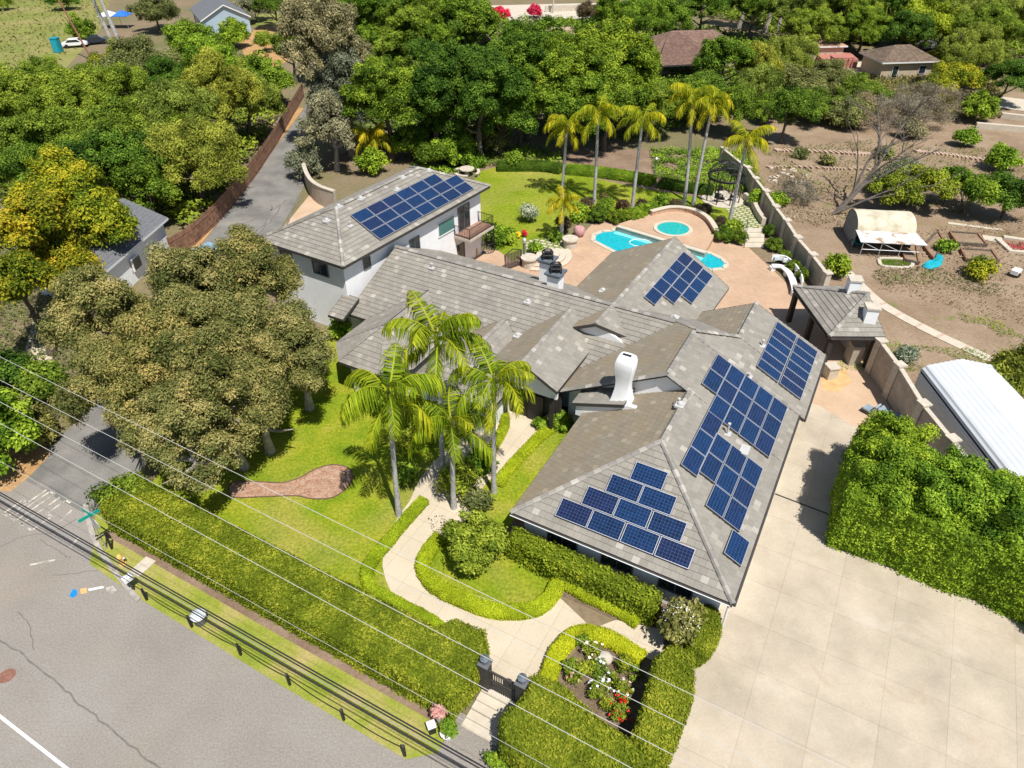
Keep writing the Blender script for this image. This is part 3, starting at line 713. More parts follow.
# painted utility marks on the street: blue tag and pale spray lines
mp = {'b': plain('blue marking paint', (.01,.22,.55), .7), 'o': plain('orange marking paint', (.75,.40,.16), .7), 'w': M['line']}
for nm, c0, pts in [('b','w',None)]:
    pass
S('survey_mark', gp([(69,596),(73,589),(77,590),(77,595),(73,598)]), .0065, mp['b'])
S('survey_mark', gp([(80,589),(87,588),(87,593),(81,594)]), .0065, mp['o'])
S('survey_mark', gp([(88,589),(103,586),(104,588),(89,591)]), .0065, mp['w'])
S('survey_mark', gp([(106,588),(113,586),(117,590),(113,594),(107,592)]), .0065, M['wornline'])
# ------------------------------------------------------------------ the house
HB = W(10,-14)
house = thing('house', HB, 'long white ranch house with grey tile roofs, rows of solar panels and a two-storey wing', 'house')
def clip(poly, k, lo):
    """keep the part of a list of (u,v) with v>=k (lo) or v<=k"""
    out = []
    for i in range(len(poly)):
        a, b = poly[i], poly[(i+1)%len(poly)]
        ia = (a[1] >= k-1e-9) if lo else (a[1] <= k+1e-9); ib = (b[1] >= k-1e-9) if lo else (b[1] <= k+1e-9)
        if ia: out.append(a)
        if ia != ib:
            t = (k-a[1])/(b[1]-a[1]); out.append((a[0]+(b[0]-a[0])*t, k))
    return out
def roofplane(mb, P, course=.36, lift=.042, thick=.20, m=0, mf=1):
    """one roof slope from world corner points (first three set the plane): stepped tile courses over a slab"""
    P = [Vector(p) for p in P]
    n = (P[1]-P[0]).cross(P[2]-P[0]).normalized()
    if n.z < 0: n = -n
    P = [Vector((p.x, p.y, P[0].z - (n.x*(p.x-P[0].x)+n.y*(p.y-P[0].y))/n.z)) for p in P]
    up = Vector((-n.x*n.z, -n.y*n.z, n.x*n.x+n.y*n.y)).normalized() if n.z < .9999 else Vector((0,1,0))
    ea = up.cross(n).normalized(); o = min(P, key=lambda p: p.dot(up))
    uv = [((p-o).dot(ea), (p-o).dot(up)) for p in P]
    if area2(uv) < 0: uv = uv[::-1]; P = P[::-1]
    vmax = max(q[1] for q in uv); k = 0
    def pt(u, v, h): return o + ea*u + up*v + n*h
    seed = random.randint(0, 500)*.46
    while k*course < vmax-1e-4:
        lo, hi = k*course, (k+1)*course
        st = clip(clip(uv, lo, True), hi, False)
        if len(st) >= 3:
            mb.face([pt(u, v, lift*(1-(v-lo)/course)) for u, v in st], m, [(u+seed, v) for u, v in st])
            us = [q[0] for q in st if abs(q[1]-lo) < 1e-6]
            if len(us) >= 2 and k > 0:
                a, b = min(us), max(us)
                mb.face([pt(a,lo,-.005), pt(b,lo,-.005), pt(b,lo,lift), pt(a,lo,lift)], m, [(a+seed,lo-.01),(b+seed,lo-.01),(b+seed,lo),(a+seed,lo)])
        k += 1
    bot = [p - Vector((0,0,thick)) for p in P]
    mb.face(bot[::-1], mf)
    for i in range(len(P)):
        j = (i+1) % len(P); mb.face([bot[i], bot[j], P[j]+n*lift, P[i]+n*lift], mf)
    return n
def roof(slopes, caps=(), mats=None, parent=house, name='roof', lift=.042):
    mb = MB()
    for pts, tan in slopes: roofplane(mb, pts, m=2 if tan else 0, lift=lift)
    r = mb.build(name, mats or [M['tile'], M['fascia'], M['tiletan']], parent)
    if caps:
        mb = MB()
        for p, q in caps:
            p, q = Vector(p), Vector(q); d = q-p; L = d.length; d.normalize(); s = d.cross(Vector((0,0,1))).normalized(); u = s.cross(d).normalized()
            k = max(1, int(L/.42)); c = L/k; sd = random.random()*300
            for i in range(k):
                A = p+d*(i*c); B = p+d*((i+1)*c+.03)
                for e0, e1, (f0, f1) in (((-.15,.0),(-.07,.10),(0,1)),((-.07,.10),(.07,.10),(0,1)),((.07,.10),(.15,.0),(0,1))):
                    q4 = [A+s*e0[0]+u*(e0[1]+.05), A+s*e1[0]+u*(e1[1]+.05), B+s*e1[0]+u*(e1[1]+.025), B+s*e0[0]+u*(e0[1]+.025)]
                    mb.face(q4[::-1], 0, [(i+.5+sd, .5)]*4)
                mb.face([A+s*.15+u*.0, A+s*.07+u*.15, A-s*.07+u*.15, A-s*.15], 0, [(i+.5+sd,.5)]*4)
        mb.build('ridge_cap', M['capt'], r)
    return r
def w3(*p): return [W(*q) for q in p]
gh = lambda a, b: 2.7 + .5*min(-b, b+11.42, a)
# garage wing
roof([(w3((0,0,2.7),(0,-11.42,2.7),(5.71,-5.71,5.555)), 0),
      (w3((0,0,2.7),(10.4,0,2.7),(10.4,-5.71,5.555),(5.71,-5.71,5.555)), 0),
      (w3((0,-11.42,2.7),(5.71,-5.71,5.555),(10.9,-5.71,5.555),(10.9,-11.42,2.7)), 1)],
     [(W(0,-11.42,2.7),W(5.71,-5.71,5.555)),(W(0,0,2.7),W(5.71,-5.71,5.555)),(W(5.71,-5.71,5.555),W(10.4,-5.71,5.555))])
# tall cross wing behind the garage
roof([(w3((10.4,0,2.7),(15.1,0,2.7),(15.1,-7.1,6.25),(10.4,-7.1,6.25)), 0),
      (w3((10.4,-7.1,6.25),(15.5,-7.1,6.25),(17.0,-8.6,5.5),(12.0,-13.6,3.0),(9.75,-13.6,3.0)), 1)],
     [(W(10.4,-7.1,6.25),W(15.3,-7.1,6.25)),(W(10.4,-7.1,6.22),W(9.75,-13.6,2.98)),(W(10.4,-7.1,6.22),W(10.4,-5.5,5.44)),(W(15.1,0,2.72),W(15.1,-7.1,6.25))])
# rear right wing
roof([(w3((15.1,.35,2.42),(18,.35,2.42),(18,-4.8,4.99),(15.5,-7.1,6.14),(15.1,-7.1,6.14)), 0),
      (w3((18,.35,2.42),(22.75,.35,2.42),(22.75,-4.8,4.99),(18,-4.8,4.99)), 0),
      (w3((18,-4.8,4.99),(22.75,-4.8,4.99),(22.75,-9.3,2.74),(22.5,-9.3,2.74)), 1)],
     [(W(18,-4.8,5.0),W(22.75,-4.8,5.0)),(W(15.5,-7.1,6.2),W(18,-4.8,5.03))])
# main long roof
roof([(w3((11.3,-7.6,2.65),(17,-7.6,5.5),(17,-30.7,5.5),(11.2,-31.2,2.65)), 0),
      (w3((17.4,-9,5.3),(15.5,-7.1,6.25),(18,-4.8,5.0),(22.2,-9,2.9)), 0),
      (w3((17,-30.7,5.5),(17,-9,5.5),(22.6,-9,2.7),(22.6,-30.7,2.7)), 0)],
     [(W(17,-8.7,5.5),W(17,-30.7,5.5))])
# pool wing with its small gablet on the main slope
p0, p1 = W(14.3,-13.1,5.52), W(28.6,-12.55,5.52)
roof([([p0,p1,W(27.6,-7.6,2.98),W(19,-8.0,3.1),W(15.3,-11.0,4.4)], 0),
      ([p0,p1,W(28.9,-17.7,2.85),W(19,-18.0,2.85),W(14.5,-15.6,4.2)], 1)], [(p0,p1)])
# entry gable
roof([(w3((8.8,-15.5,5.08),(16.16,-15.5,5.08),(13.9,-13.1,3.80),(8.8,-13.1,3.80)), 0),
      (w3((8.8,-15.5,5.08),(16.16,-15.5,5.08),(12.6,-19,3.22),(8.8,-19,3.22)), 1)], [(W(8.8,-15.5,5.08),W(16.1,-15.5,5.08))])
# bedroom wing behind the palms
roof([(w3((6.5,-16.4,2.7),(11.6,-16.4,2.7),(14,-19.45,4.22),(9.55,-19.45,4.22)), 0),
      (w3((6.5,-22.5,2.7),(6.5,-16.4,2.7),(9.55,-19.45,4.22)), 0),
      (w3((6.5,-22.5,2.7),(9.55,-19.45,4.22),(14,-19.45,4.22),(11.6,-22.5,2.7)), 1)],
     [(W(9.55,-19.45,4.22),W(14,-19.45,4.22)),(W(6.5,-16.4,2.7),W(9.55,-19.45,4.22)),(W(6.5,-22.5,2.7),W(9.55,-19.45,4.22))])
# bay
bp = W(9.3,-26.1,4.3)
roof([([W(11.3,-29.3,2.7),W(7.77,-29.3,2.7),bp,W(14.5,-26.1,4.3)], 0), ([W(7.77,-29.3,2.7),W(6.1,-27.7,2.7),bp], 0),
      ([W(6.1,-27.7,2.7),W(6.1,-24.5,2.7),bp], 0), ([W(6.1,-24.5,2.7),W(7.77,-22.9,2.7),bp], 0),
      ([W(7.77,-22.9,2.7),bp,W(14.5,-26.1,4.3),W(11.3,-22.9,2.7)], 0)], [])
# chimney lean-to
roof([(w3((8.85,-12.1,3.3),(10.6,-12.1,3.3),(10.6,-8.9,4.4),(8.85,-8.9,4.4)), 0)], [])
# side porch slope in front of the tall block
roof([(w3((10.2,-32.1,2.75),(10.2,-30.7,2.75),(12.2,-30.7,3.5),(12.2,-32.1,3.5)), 0)], [])
# two-storey block
E1, E2, E3 = (11.45,-31.05), (29.0,-29.35), (11.75,-39.5); E4 = (29.3,-37.9)
zt = 6.3; T1 = W(15.9,-35.0,8.2); T2 = W(25.4,-34.1,8.2)
e1, e2, e3, e4 = [W(p[0],p[1],zt) for p in (E1,E2,E3,E4)]
roof([([e1,e2,T2,T1],0),([e3,e1,T1],0),([e4,e3,T1,T2],0),([e2,e4,T2],0)], [(e1,T1),(e3,T1),(T1,T2),(e2,T2),(e4,T2)])

# walls
def wall(poly, z0, z1, name='wall', mat=None, zt=None):
    return MB().prism(wp(poly), z0, z1, zt=zt).build(name, mat or M['stucco'], house)
wall([(.55,-10.9),(.55,-.55),(22.2,-.5),(22.2,-10.9)], 0, 2.52)
wall([(10.95,-13.2),(10.95,-10.88),(22,-10.88),(22,-13.2)], 0, 2.75)
wall([(12.1,-30.6),(12.1,-13.22),(22,-13.22),(22,-30.6)], 0, 2.6)
wall([(22.22,-17.1),(22.22,-8.2),(27.1,-8.2),(28.2,-12.4),(28.3,-17.1)], 0, 2.78)
wall([(7.1,-21.9),(7.1,-17.0),(12.08,-17.0),(12.08,-21.9)], 0, 2.6)
wall([(12.08,-28.7),(8.1,-28.7),(6.7,-27.3),(6.7,-24.9),(8.1,-23.5),(12.08,-23.5)], 0, 2.6)
def gable(a0, a1, bs, zs, name='wall', mat=None):
    """upright gable panel between a0 and a1 over a (b,z) outline"""
    mb = MB(); A = [W(a0,b,z) for b,z in zip(bs,zs)]; B = [W(a1,b,z) for b,z in zip(bs,zs)]
    mb.face(A); mb.face(B[::-1])
    for i in range(len(A)):
        j = (i+1)%len(A); mb.face([A[i],B[i],B[j],A[j]])
    return mb.build(name, mat or M['stucco'], house)
gable(10.62, 10.85, (-13.2,-5.4,-5.4,-7.1,-13.2), (2.6,2.6,5.15,5.98,2.94))
gable(9.0, 9.25, (-11.9,-5.9,-5.9,-8.7,-11.9), (2.4,2.4,4.35,4.32,3.1))
gable(14.72, 14.9, (-15.7,-10.9,-13.1), (4.0,4.2,5.28))
gable(9.3, 9.5, (-18.4,-13.3,-13.3,-15.5,-18.4), (2.75,2.75,3.66,4.8,3.3))
gable(22.3, 22.5, (-.5,-9,-4.8), (2.4,2.5,4.7))
gable(28.1, 28.25, (-8.2,-17,-12.55), (2.7,2.6,5.2))
# two-storey walls
tw = [(12.05,-31.65),(28.4,-30.0),(28.7,-37.4),(12.3,-38.9)]
wall(tw, 0, zt-.05)
# dark porch posts and front door under the entry gable
for b in (-18.2,-16.9,-13.6):
    c = W(9.25,b); MB().box((c[0],c[1],1.4),(.22,.22,2.75),ROTA).build('porch_post', M['darkrecess'], house)
wall([(9.9,-16.9),(9.9,-13.3),(10.1,-13.3),(10.1,-16.9)], 0, 2.75, 'porch_shade_panel', M['darkrecess'])  # dark panel standing in for the shade inside the open porch
c = W(9.84,-15.0); MB().box((c[0],c[1],1.05),(.08,1.1,2.1),ROTA).build('front_door', M['black'], house)
# chimney with a bulbous stuccoed head
mb = MB(); c = W(9.55,-9.05)
prof = [(.0,.95),(.0,.95),(1.1,.72),(1.9,.55),(2.5,.50),(2.9,.55),(3.3,.66),(3.75,.72),(4.1,.66),(4.35,.52)]
rg = []
for h, r in [(-.6,.95),(.2,.82),(.8,.58),(1.5,.45),(2.0,.44),(2.45,.50),(2.9,.57),(3.3,.58),(3.6,.50),(3.72,.36)]:
    ring = []
    for k in range(16):
        t = k/16*2*math.pi; ct, sn = math.cos(t), math.sin(t)
        q = (abs(ct)**6+abs(sn)**6)**(-1/6)
        lx, ly = r*ct*q*.85, r*sn*q*1.0
        w = W(9.75+lx, -9.35+ly, 3.45+h); ring.append(w)
    rg.append(ring)
for A, B in zip(rg, rg[1:]):
    for k in range(16): l=(k+1)%16; mb.face([A[k],A[l],B[l],B[k]])
mb.face(rg[-1]); chim = mb.build('chimney', M['stucco'], house, smooth=True)
mb = MB(); c = W(9.75,-9.35); mb.box((c[0],c[1],7.18),(.14,.5,.10),ROTA); mb.build('flue', M['black'], chim)
for px, py, zz in ((555,290,4.75),(547,276,4.35)):
    c = g(px,py,zz); la, lb = Lc(*c)
    ch = MB().box((c[0],c[1],zz+.1),(.88,.88,2.3),ROTA).build('chimney', M['stucco'], house)
    mb = MB(); mb.box((c[0],c[1],zz+1.29),(1.0,1.0,.12),ROTA); mb.box((c[0],c[1],zz+1.42),(1.22,1.22,.14),ROTA); mb.build('chimney_cap', M['cap'], ch)
    mb = MB()
    for q in range(4):
        dx, dy = ((-1,-1),(1,-1),(1,1),(-1,1))[q]; ex, ey = ((1,-1),(1,1),(-1,1),(-1,-1))[q]
        for (s0,z0_,s1,z1_) in ((.36,1.49,.36,1.85),(.36,1.85,.22,2.08)):
            mb.tube([(c[0]+dx*s0,c[1]+dy*s0,zz+z0_),(c[0]+dx*s1,c[1]+dy*s1,zz+z1_)],.05,5)
        for s_, z_ in ((.36,1.85),(.22,2.08)): mb.tube([(c[0]+dx*s_,c[1]+dy*s_,zz+z_),(c[0]+ex*s_,c[1]+ey*s_,zz+z_)],.05,5)
    mb.box((c[0],c[1],zz+1.72),(.5,.5,.45),ROTA)
    mb.build('spark_arrestor', M['black'], ch)
# roof vents and pipes
def rh(x, y, z): return g(x, y, z)
bpy.context.view_layer.update(); _dg = bpy.context.evaluated_depsgraph_get()
def rhit(px, py):
    """point of the roof measured along the sight line of a photo pixel"""
    r = (px-512)/FPX; d = (py-384)/FPX; v = Vector((r, CP-d*SP, -SP-d*CP)).normalized()
    ok, loc, nn, *_ = scene.ray_cast(_dg, Vector((0,0,CAM_H)), v); return loc if ok else None
def vent(px, py, s=.3, kind='hood'):
    c = rhit(px, py)
    if c is None or c.z < 2: return
    mb = MB(); z = c.z
    if kind == 'hood':
        mb.box((c[0],c[1],z),(s*1.9,s*1.6,.14),ROTA); mb.lathe([(s*.55,.0),(s*.55,.14),(s*.4,.22),(.02,.25)], (c[0],c[1],z), 12)
    else:
        mb.box((c[0],c[1],z),(.42,.42,.10),ROTA); mb.tube([(c[0],c[1],z-.3),(c[0],c[1],z+s)],.055,10); mb.lathe([(.09,0),(.09,.07),(.02,.1)],(c[0],c[1],z+s),10)
    mb.build('roof_vent', M['ventgrey'], house)
M['ventgrey'] = plain('vent sheet', (.50,.49,.47), .6, var=.08)
for a in ((327,221),(339,207),(361,199),(369,178),(397,190),(429,171),(403,178),(528,302),(603,291),(675,318),(518,336),(680,405)): vent(*a)
for a in ((727,434,.7,'pipe'),(678,405,.4,'pipe'),(762,346,.4,'pipe'),(350,226,.3,'pipe'),(748,378,.3,'pipe'),(432,268,.3,'pipe')): vent(*a)
c = rhit(744,452); MB().box((c[0],c[1],c[2]+.1),(.8,.5,.2),ROTA).build('roof_vent', M['ventgrey'], house)
# windows and doors on the two-storey block
dT = Vector((W(*E2)[0]-W(*E1)[0], W(*E2)[1]-W(*E1)[1], 0)).normalized(); nT = Vector((dT.y,-dT.x,0)); RT = math.atan2(dT.y, dT.x)
q0 = Vector(W(12.05,-31.65)); dw = (Vector(W(28.4,-30.0))-q0); Lw = dw.length; dw.normalize(); nw = Vector((dw.y,-dw.x,0)); RW = math.atan2(dw.y,dw.x)
def window(t, z0, z1, w, name='window', pane=None, frame='greymetal', org=None, dv=None, nv=None, mull=1):
    o_, d_, n_ = org or q0, dv or dw, nv or nw; rz = math.atan2(d_.y, d_.x)
    c = o_+d_*t+n_*.02; h = z1-z0; mb = MB(); f = .07
    for s in (-1,1): mb.box((c.x+d_.x*s*(w/2-f/2), c.y+d_.y*s*(w/2-f/2), (z0+z1)/2),(f,.12,h),rz)
    for zz in (z0+f/2, z1-f/2): mb.box((c.x,c.y,zz),(w-2*f,.12,f),rz)
    for i in range(mull): k = (i+1)/(mull+1)-.5; mb.box((c.x+d_.x*k*w,c.y+d_.y*k*w,(z0+z1)/2),(f*.7,.10,h-2*f),rz)
    o = mb.build(name, M[frame], house)
    MB().box((c.x,c.y,(z0+z1)/2),(w-2*f,.05,h-2*f),rz).build('pane', pane or M['glass'], o); return o
window(2.3, 4.75, 5.65, .75, mull=0)
window(7.6, 3.9, 5.1, 1.2)
window(11.6, 3.9, 5.2, 2.2, pane=M['teal'], frame='whitepaint', mull=0)
window(14.0, 3.35, 5.55, 1.6, 'sliding_door', mull=1)
window(13.4, .1, 2.2, 1.0, 'patio_door', mull=0)
window(10.6, .9, 2.0, 1.5)
# balcony
bc = q0+dw*14.3+nw*.85; bl, bwid = 3.5, 1.7
bal = MB().box((bc.x,bc.y,3.2),(bl,bwid,.22),RW,0).build('balcony', M['stone'], house)
MB().box((bc.x,bc.y,3.325),(bl-.1,bwid-.1,.03),RW).build('balcony_floor', plain('terracotta tile',(.30,.17,.12),.7), bal)
mb = MB()
cor = [bc+dw*sx*(bl/2-.06)+nw*sy*(bwid/2-.06) for sx,sy in ((-1,-1),(-1,1),(1,1),(1,-1))]
for A, B in zip(cor, cor[1:]):
    for zz in (3.45,4.25): mb.tube([(A.x,A.y,zz),(B.x,B.y,zz)],.028,5)
    n = int((B-A).length/.16)
    for i in range(n+1): p = A.lerp(B,i/n); mb.tube([(p.x,p.y,3.33),(p.x,p.y,4.25)],.016 if i%n else .035,4)
mb.build('railing', M['black'], bal)
q1 = Vector(W(12.3,-38.9)); d1 = Vector(W(12.05,-31.65))-q1; d1.normalize(); n1 = Vector((d1.y,-d1.x,0))
window(5.0, 4.6, 5.7, 1.5, org=q1, dv=d1, nv=n1)
window(1.6, 4.6, 5.7, 1.2, org=q1, dv=d1, nv=n1)
for t in (9.4,12.9):
    c = q0+dw*t+nw*.14; MB().box((c.x,c.y,2.0),(.16,.2,.45),RW).build('wall_lamp', M['black'], house)
# dark front-facing openings of the ground floor
qa = Vector(W(10.62,-13.2)); da = Vector(W(10.62,-5.4))-qa; da.normalize(); na = Vector((da.y,-da.x,0))
window(1.6, .2, 2.2, 1.2, 'side_door', org=qa, dv=da, nv=na, mull=0)
qb = Vector(W(6.7,-27.3)); db = Vector(W(6.7,-24.9))-qb; db.normalize(); nb = Vector((db.y,-db.x,0)); window(1.2, .8, 2.1, 1.7, org=qb, dv=db, nv=nb)
qc = Vector(W(.55,-10.9)); dc = Vector(W(.55,-.55))-qc; dc.normalize(); ncv = Vector((dc.y,-dc.x,0))
for t in (2.2,5.2,8.2): window(t, 1.1, 2.3, 1.7, org=qc, dv=dc, nv=ncv)
qd = Vector(W(.55,-.55)); dd = Vector(W(22.2,-.5))-qd; dd.normalize(); nd = Vector((dd.y,-dd.x,0))
for t in (4.5,9.5,14.5):
    c = qd+dd*t+nd*.03; mb = MB(); mb.box((c.x,c.y,1.1),(2.6,.08,2.1),math.atan2(dd.y,dd.x))
    for k in range(4): mb.box((c.x+nd.x*.04,c.y+nd.y*.04,.35+k*.5),(2.4,.03,.40),math.atan2(dd.y,dd.x))
    mb.build('garage_door', M['whitepaint'], house)
# gutters
mb = MB()
for A, B in ((W(-.08,-11.42,2.62),W(-.08,.0,2.62)),(W(0,.07,2.6),W(15.1,.07,2.6)),(W(15.1,.42,2.32),W(22.75,.42,2.32))): mb.tube([A,B],.07,6)
mb.build('gutter', M['fascia'], house)
mb = MB(); mb.tube([W(-.14,-11.4,2.64),W(-.14,-.1,2.64)],.025,5); mb.build('gutter_trim', M['whitepaint'], house)
c = W(-.05,-.15); MB().tube([(c[0],c[1],2.55),(c[0],c[1],.1)],.05,6).build('downpipe', M['whitepaint'], house)

# solar panels: frame and cells; every panel its own part
pm = None
def panel(p, u, v, n, lu, lv, flip=False):
    """panel with near corner p, edge directions u, v in the roof plane"""
    global pm
    P = Vector(p)+n*.17; key = (round(lu,2), round(lv,2))
    o = P+u*lu/2+v*lv/2
    mbc = MB()
    q = [P+n*.0, P+u*lu, P+u*lu+v*lv, P+v*lv]
    uvq = [(0,0),(1,0),(1,1),(0,1)] if lu > lv else [(0,0),(0,1),(1,1),(1,0)]
    if u.cross(v).dot(n) < 0: q = q[::-1]; uvq = uvq[::-1]
    mbc.face(q, 0, uvq); mbc.face([x-n*.15 for x in q[::-1]], 2)
    for i in range(4): j=(i+1)%4; mbc.face([q[i]-n*.15,q[j]-n*.15,q[j],q[i]],2)
    s = mbc.build('solar_panel', [M['cell'], M['alu'], M['fascia']], house)
    mf = MB(); f = .028
    def bar(a, b, c_, d_): 
        for off, fl in ((.012,False),(-.045,True)):
            qq = [x+n*off for x in (a,b,c_,d_)]; mf.face(qq)
        for i in range(4):
            j=(i+1)%4; e=(a,b,c_,d_); mf.face([e[i]-n*.045,e[j]-n*.045,e[j]+n*.012,e[i]+n*.012])
    A,B,C,D = P, P+u*lu, P+u*lu+v*lv, P+v*lv
    bar(A,B,B+v*f,A+v*f); bar(D-v*f,C-v*f,C,D); bar(A+v*f,A+v*f+u*f,D-v*f+u*f,D-v*f); bar(B+v*f-u*f,B+v*f,C-v*f,C-v*f-u*f)
    mf.build('frame', M['alu'], s)
aV, bV, zV = Vector((*AX,0)), Vector((*BX,0)), Vector((0,0,1))
def field(cells, pl, ux, vx, n, su, sv, gap=.03):
    for a, b, la, lb in cells:
        pass
sl5 = math.sqrt(1.25)
# front hip: rows of 4,3,2,1 landscape
nF = (zV-aV*.5).normalized(); uF = bV; vF = (aV+zV*.5).normalized()
for r, (a0, b0, n) in enumerate([(.62,-9.19,4),(1.56,-8.27,3),(2.49,-8.27+.0,2),(3.42,-6.47,1)]):
    b0 = [-9.19,-8.22,-8.22,-6.46][r] if r != 1 else -8.22
for a0, bs in ((.60,(-9.19,-7.47,-5.72,-3.98)),(1.54,(-8.22,-6.50,-4.75)),(2.48,(-7.35,-5.63)),(3.41,(-6.46,))):
    for b0 in bs: panel(W(a0,b0,2.7+.5*a0), uF, vF, nF, 1.68, 1.01)
# garage right slope (plane z = 2.7-.5 b)
nR = (zV+bV*.5).normalized(); uR = aV; vR = (-bV+zV*.5).normalized()
def rp(a, b, off=0.0, la=1.62, lv=1.01): panel(W(a,b,2.7-.5*b-off), uR, vR, nR, la, lv)
cb = [-4.50,-3.58,-2.66,-1.72,-.78]; ca = [13.12,11.47,9.82]
for j, bq in enumerate(cb):
    for i, aq in enumerate(ca):
        if j == 0 and i == 2: continue
        rp(aq, bq)
for aq in (8.17,6.52,4.98): rp(aq+.05, cb[1])
for aq, js in ((7.12,(2,3,4)),(5.46,(2,3,4)),(3.80,(3,4))):
    for j in js: rp(aq, cb[j]-.08)
rp(2.02, -.27)
# rear right field: two columns of six portrait panels
for b0 in (-1.78,-.25):
    for k in range(6): rp(16.42+k*.965, b0, .11, .94, 1.62)
# pool wing
dr = (Vector(p1)-Vector(p0)).normalized(); pn = (Vector(p1)-Vector(p0)).cross(Vector(W(27.6,-7.6,2.98))-Vector(p0)).normalized()
if pn.z < 0: pn = -pn
dd_ = pn.cross(dr).normalized()
if dd_.z > 0: dd_ = -dd_
for j, (n, s0) in enumerate(((5,5.45),(4,7.0),(3,8.4))):
    for i in range(n): panel(Vector(p0)+dr*(s0+i*1.56)+dd_*(1.15+.98*(j+1)), dr, -dd_, pn, 1.53, .95)
# two-storey slope
T0, TE = Vector(e1), Vector(e2); dr = (TE-T0).normalized(); pn = (TE-T0).cross(Vector(T1)-T0).normalized()
if pn.z < 0: pn = -pn
up_ = pn.cross(dr).normalized()
if up_.z < 0: up_ = -up_
for i in range(7):
    for j in range(3):
        if i == 6 and j == 2: continue
        panel(T0+dr*(4.2+i*1.66)+up_*(.42+j*1.03), dr, up_, pn, 1.62, .99)
# ------------------------------------------------------------------ hedges
fr_lab = 'hedges clipped along the street front'
hedge('hedge', wp([(-9.55,-31.2),(-9.6,-20),(-9.6,-9.1),(-8.2,-8.75),(-6.9,-8.75),(-6.1,-9.4),(-6.2,-10.9),(-6.95,-11.4),(-7.0,-20),(-7.0,-31.0)]), 2.1, M['h_front'], 'very long clipped olive hedge running along the street to the left of the gate', .12, 1.8, fr_lab, seed=3)
hedge('hedge', wp([(-9.2,-6.9),(-10.2,-6.3),(-10.4,-4.5),(-10.6,0),(-10.8,4),(-9.0,4),(-8.2,.4),(-7.6,-1.0),(-7.3,-3.3),(-6.6,-5.4),(-6.9,-6.6),(-8.0,-6.5)]), 2.0, M['h_front'], 'broad clipped olive hedge to the right of the gate, below the rose garden', .12, 1.8, fr_lab, seed=9)
hedge('hedge', wp([(-7.5,-1.9),(-5.2,-2.1),(-3.6,-2.3),(-2.7,-1.9),(-2.5,-.9),(-4.4,-.3),(-6.9,-.35),(-8.1,-.6)]), 2.0, M['h_front'], 'tall clipped hedge between the rose garden and the concrete driveway', .11, 1.8, fr_lab, seed=14)
hedge('hedge', smoothpoly(wp([(-2.0,-1.3),(-.5,-1.7),(.4,-1.3),(.5,-.6),(-.2,-.2),(-1.4,-.25),(-2.1,-.6)]),3), 1.5, M['h_front'], 'short rounded hedge under the corner of the garage roof', .10, 1.8, seed=17)
hedge('hedge', wp([(.15,-11.3),(.1,-8),(-.1,-3.2),(-1.1,-3.2),(-.95,-8),(-.75,-11.2)]), 1.7, M['h_mid'], 'shaggy green hedge planted along the front wall of the garage wing', .14, 1.9, rough=.16, seed=21, bulge=.15)
lowg = 'low yellow-green border hedges of the front path'
def low(px, w, h, label, closed=False, m='h_low', group=lowg):
    c = smoothpoly([g(x,y,h) for x,y in px], 4, closed)
    return hedge('border_hedge', band([(p[0],p[1]) for p in c], w), h, M[m], label, .07, 1.8, group, 'hedge', bulge=.04, rough=.04, seed=random.random()*50)
low([(424,496),(405,517),(386,540),(372,556),(366,570),(371,586),(378,590),(398,601),(430,618),(458,640)], .65, .5, 'low yellow-green hedge between the front lawn and the path')
low([(441,533),(430,545),(423,562),(432,580),(458,594),(490,606),(518,608),(538,604),(552,592),(562,578),(590,592),(620,606),(640,618)], .8, .5, 'low yellow-green hedge looping round the small lawn with the tree')
low([(545,686),(551,665),(561,645),(577,631),(600,632),(622,642),(643,656)], .8, .5, 'low yellow-green hedge bordering the rose garden')
low([(556,422),(540,434),(522,452),(506,470),(497,482)], .7, .4, 'low yellow-green hedge beside the lawn strip near the entry')
low([(502,404),(505,420),(497,438),(488,452)], .6, .4, 'low yellow-green hedge on the far side of the path under the palms')
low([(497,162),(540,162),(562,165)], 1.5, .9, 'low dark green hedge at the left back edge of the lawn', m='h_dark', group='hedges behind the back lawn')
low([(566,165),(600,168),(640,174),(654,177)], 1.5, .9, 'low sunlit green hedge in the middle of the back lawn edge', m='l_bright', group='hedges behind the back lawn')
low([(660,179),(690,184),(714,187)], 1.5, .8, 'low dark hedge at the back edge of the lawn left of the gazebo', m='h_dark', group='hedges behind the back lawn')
# ivy and ground cover beyond the back lawn
def cover(name, poly, h, mat, label, leaf=.3, dens=1.0, z=0.0):
    mb = MB()
    if area2(poly) < 0: poly = poly[::-1]
    tess(mb, [(p[0],p[1],z) for p in poly], 0)
    P, N = sample_faces(mb.v, mb.f, dens/(.5*leaf*leaf*.6))
    nz = np.array([noise.noise(Vector((p[0]*.35,p[1]*.35,1.3))) for p in P])
    keep = nz > -.35; P, N, nz = P[keep], N[keep], nz[keep]
    P[:,2] += np.abs(nz)*h + rng.uniform(0,h*.6,len(P))
    me = mesh_quads(name, leaves(P, N, leaf, .6, .8), .5+nz*.5+rng.normal(0,.13,len(P)), mat)
    o = bpy.data.objects.new(name, me); col.objects.link(o); return tag(o, label, kind='stuff')
cover('ground_cover', gp([(650,150),(745,150),(766,192),(712,192),(655,183)]), .5, M['l_bright'], 'bright ivy covering the bank behind the gazebo', .25, 1.3)
cover('ground_cover', gp([(405,165),(470,146),(530,146),(560,154),(560,166),(500,166),(478,170),(440,178)]), .5, M['l_bright'], 'mixed green planting behind the tall block', .28, .9)
cover('weeds', gp([(830,370),(870,335),(905,345),(985,350),(990,368),(905,372)]), .18, M['l_lime'], 'weeds growing along the outside of the block wall', .12, .35)
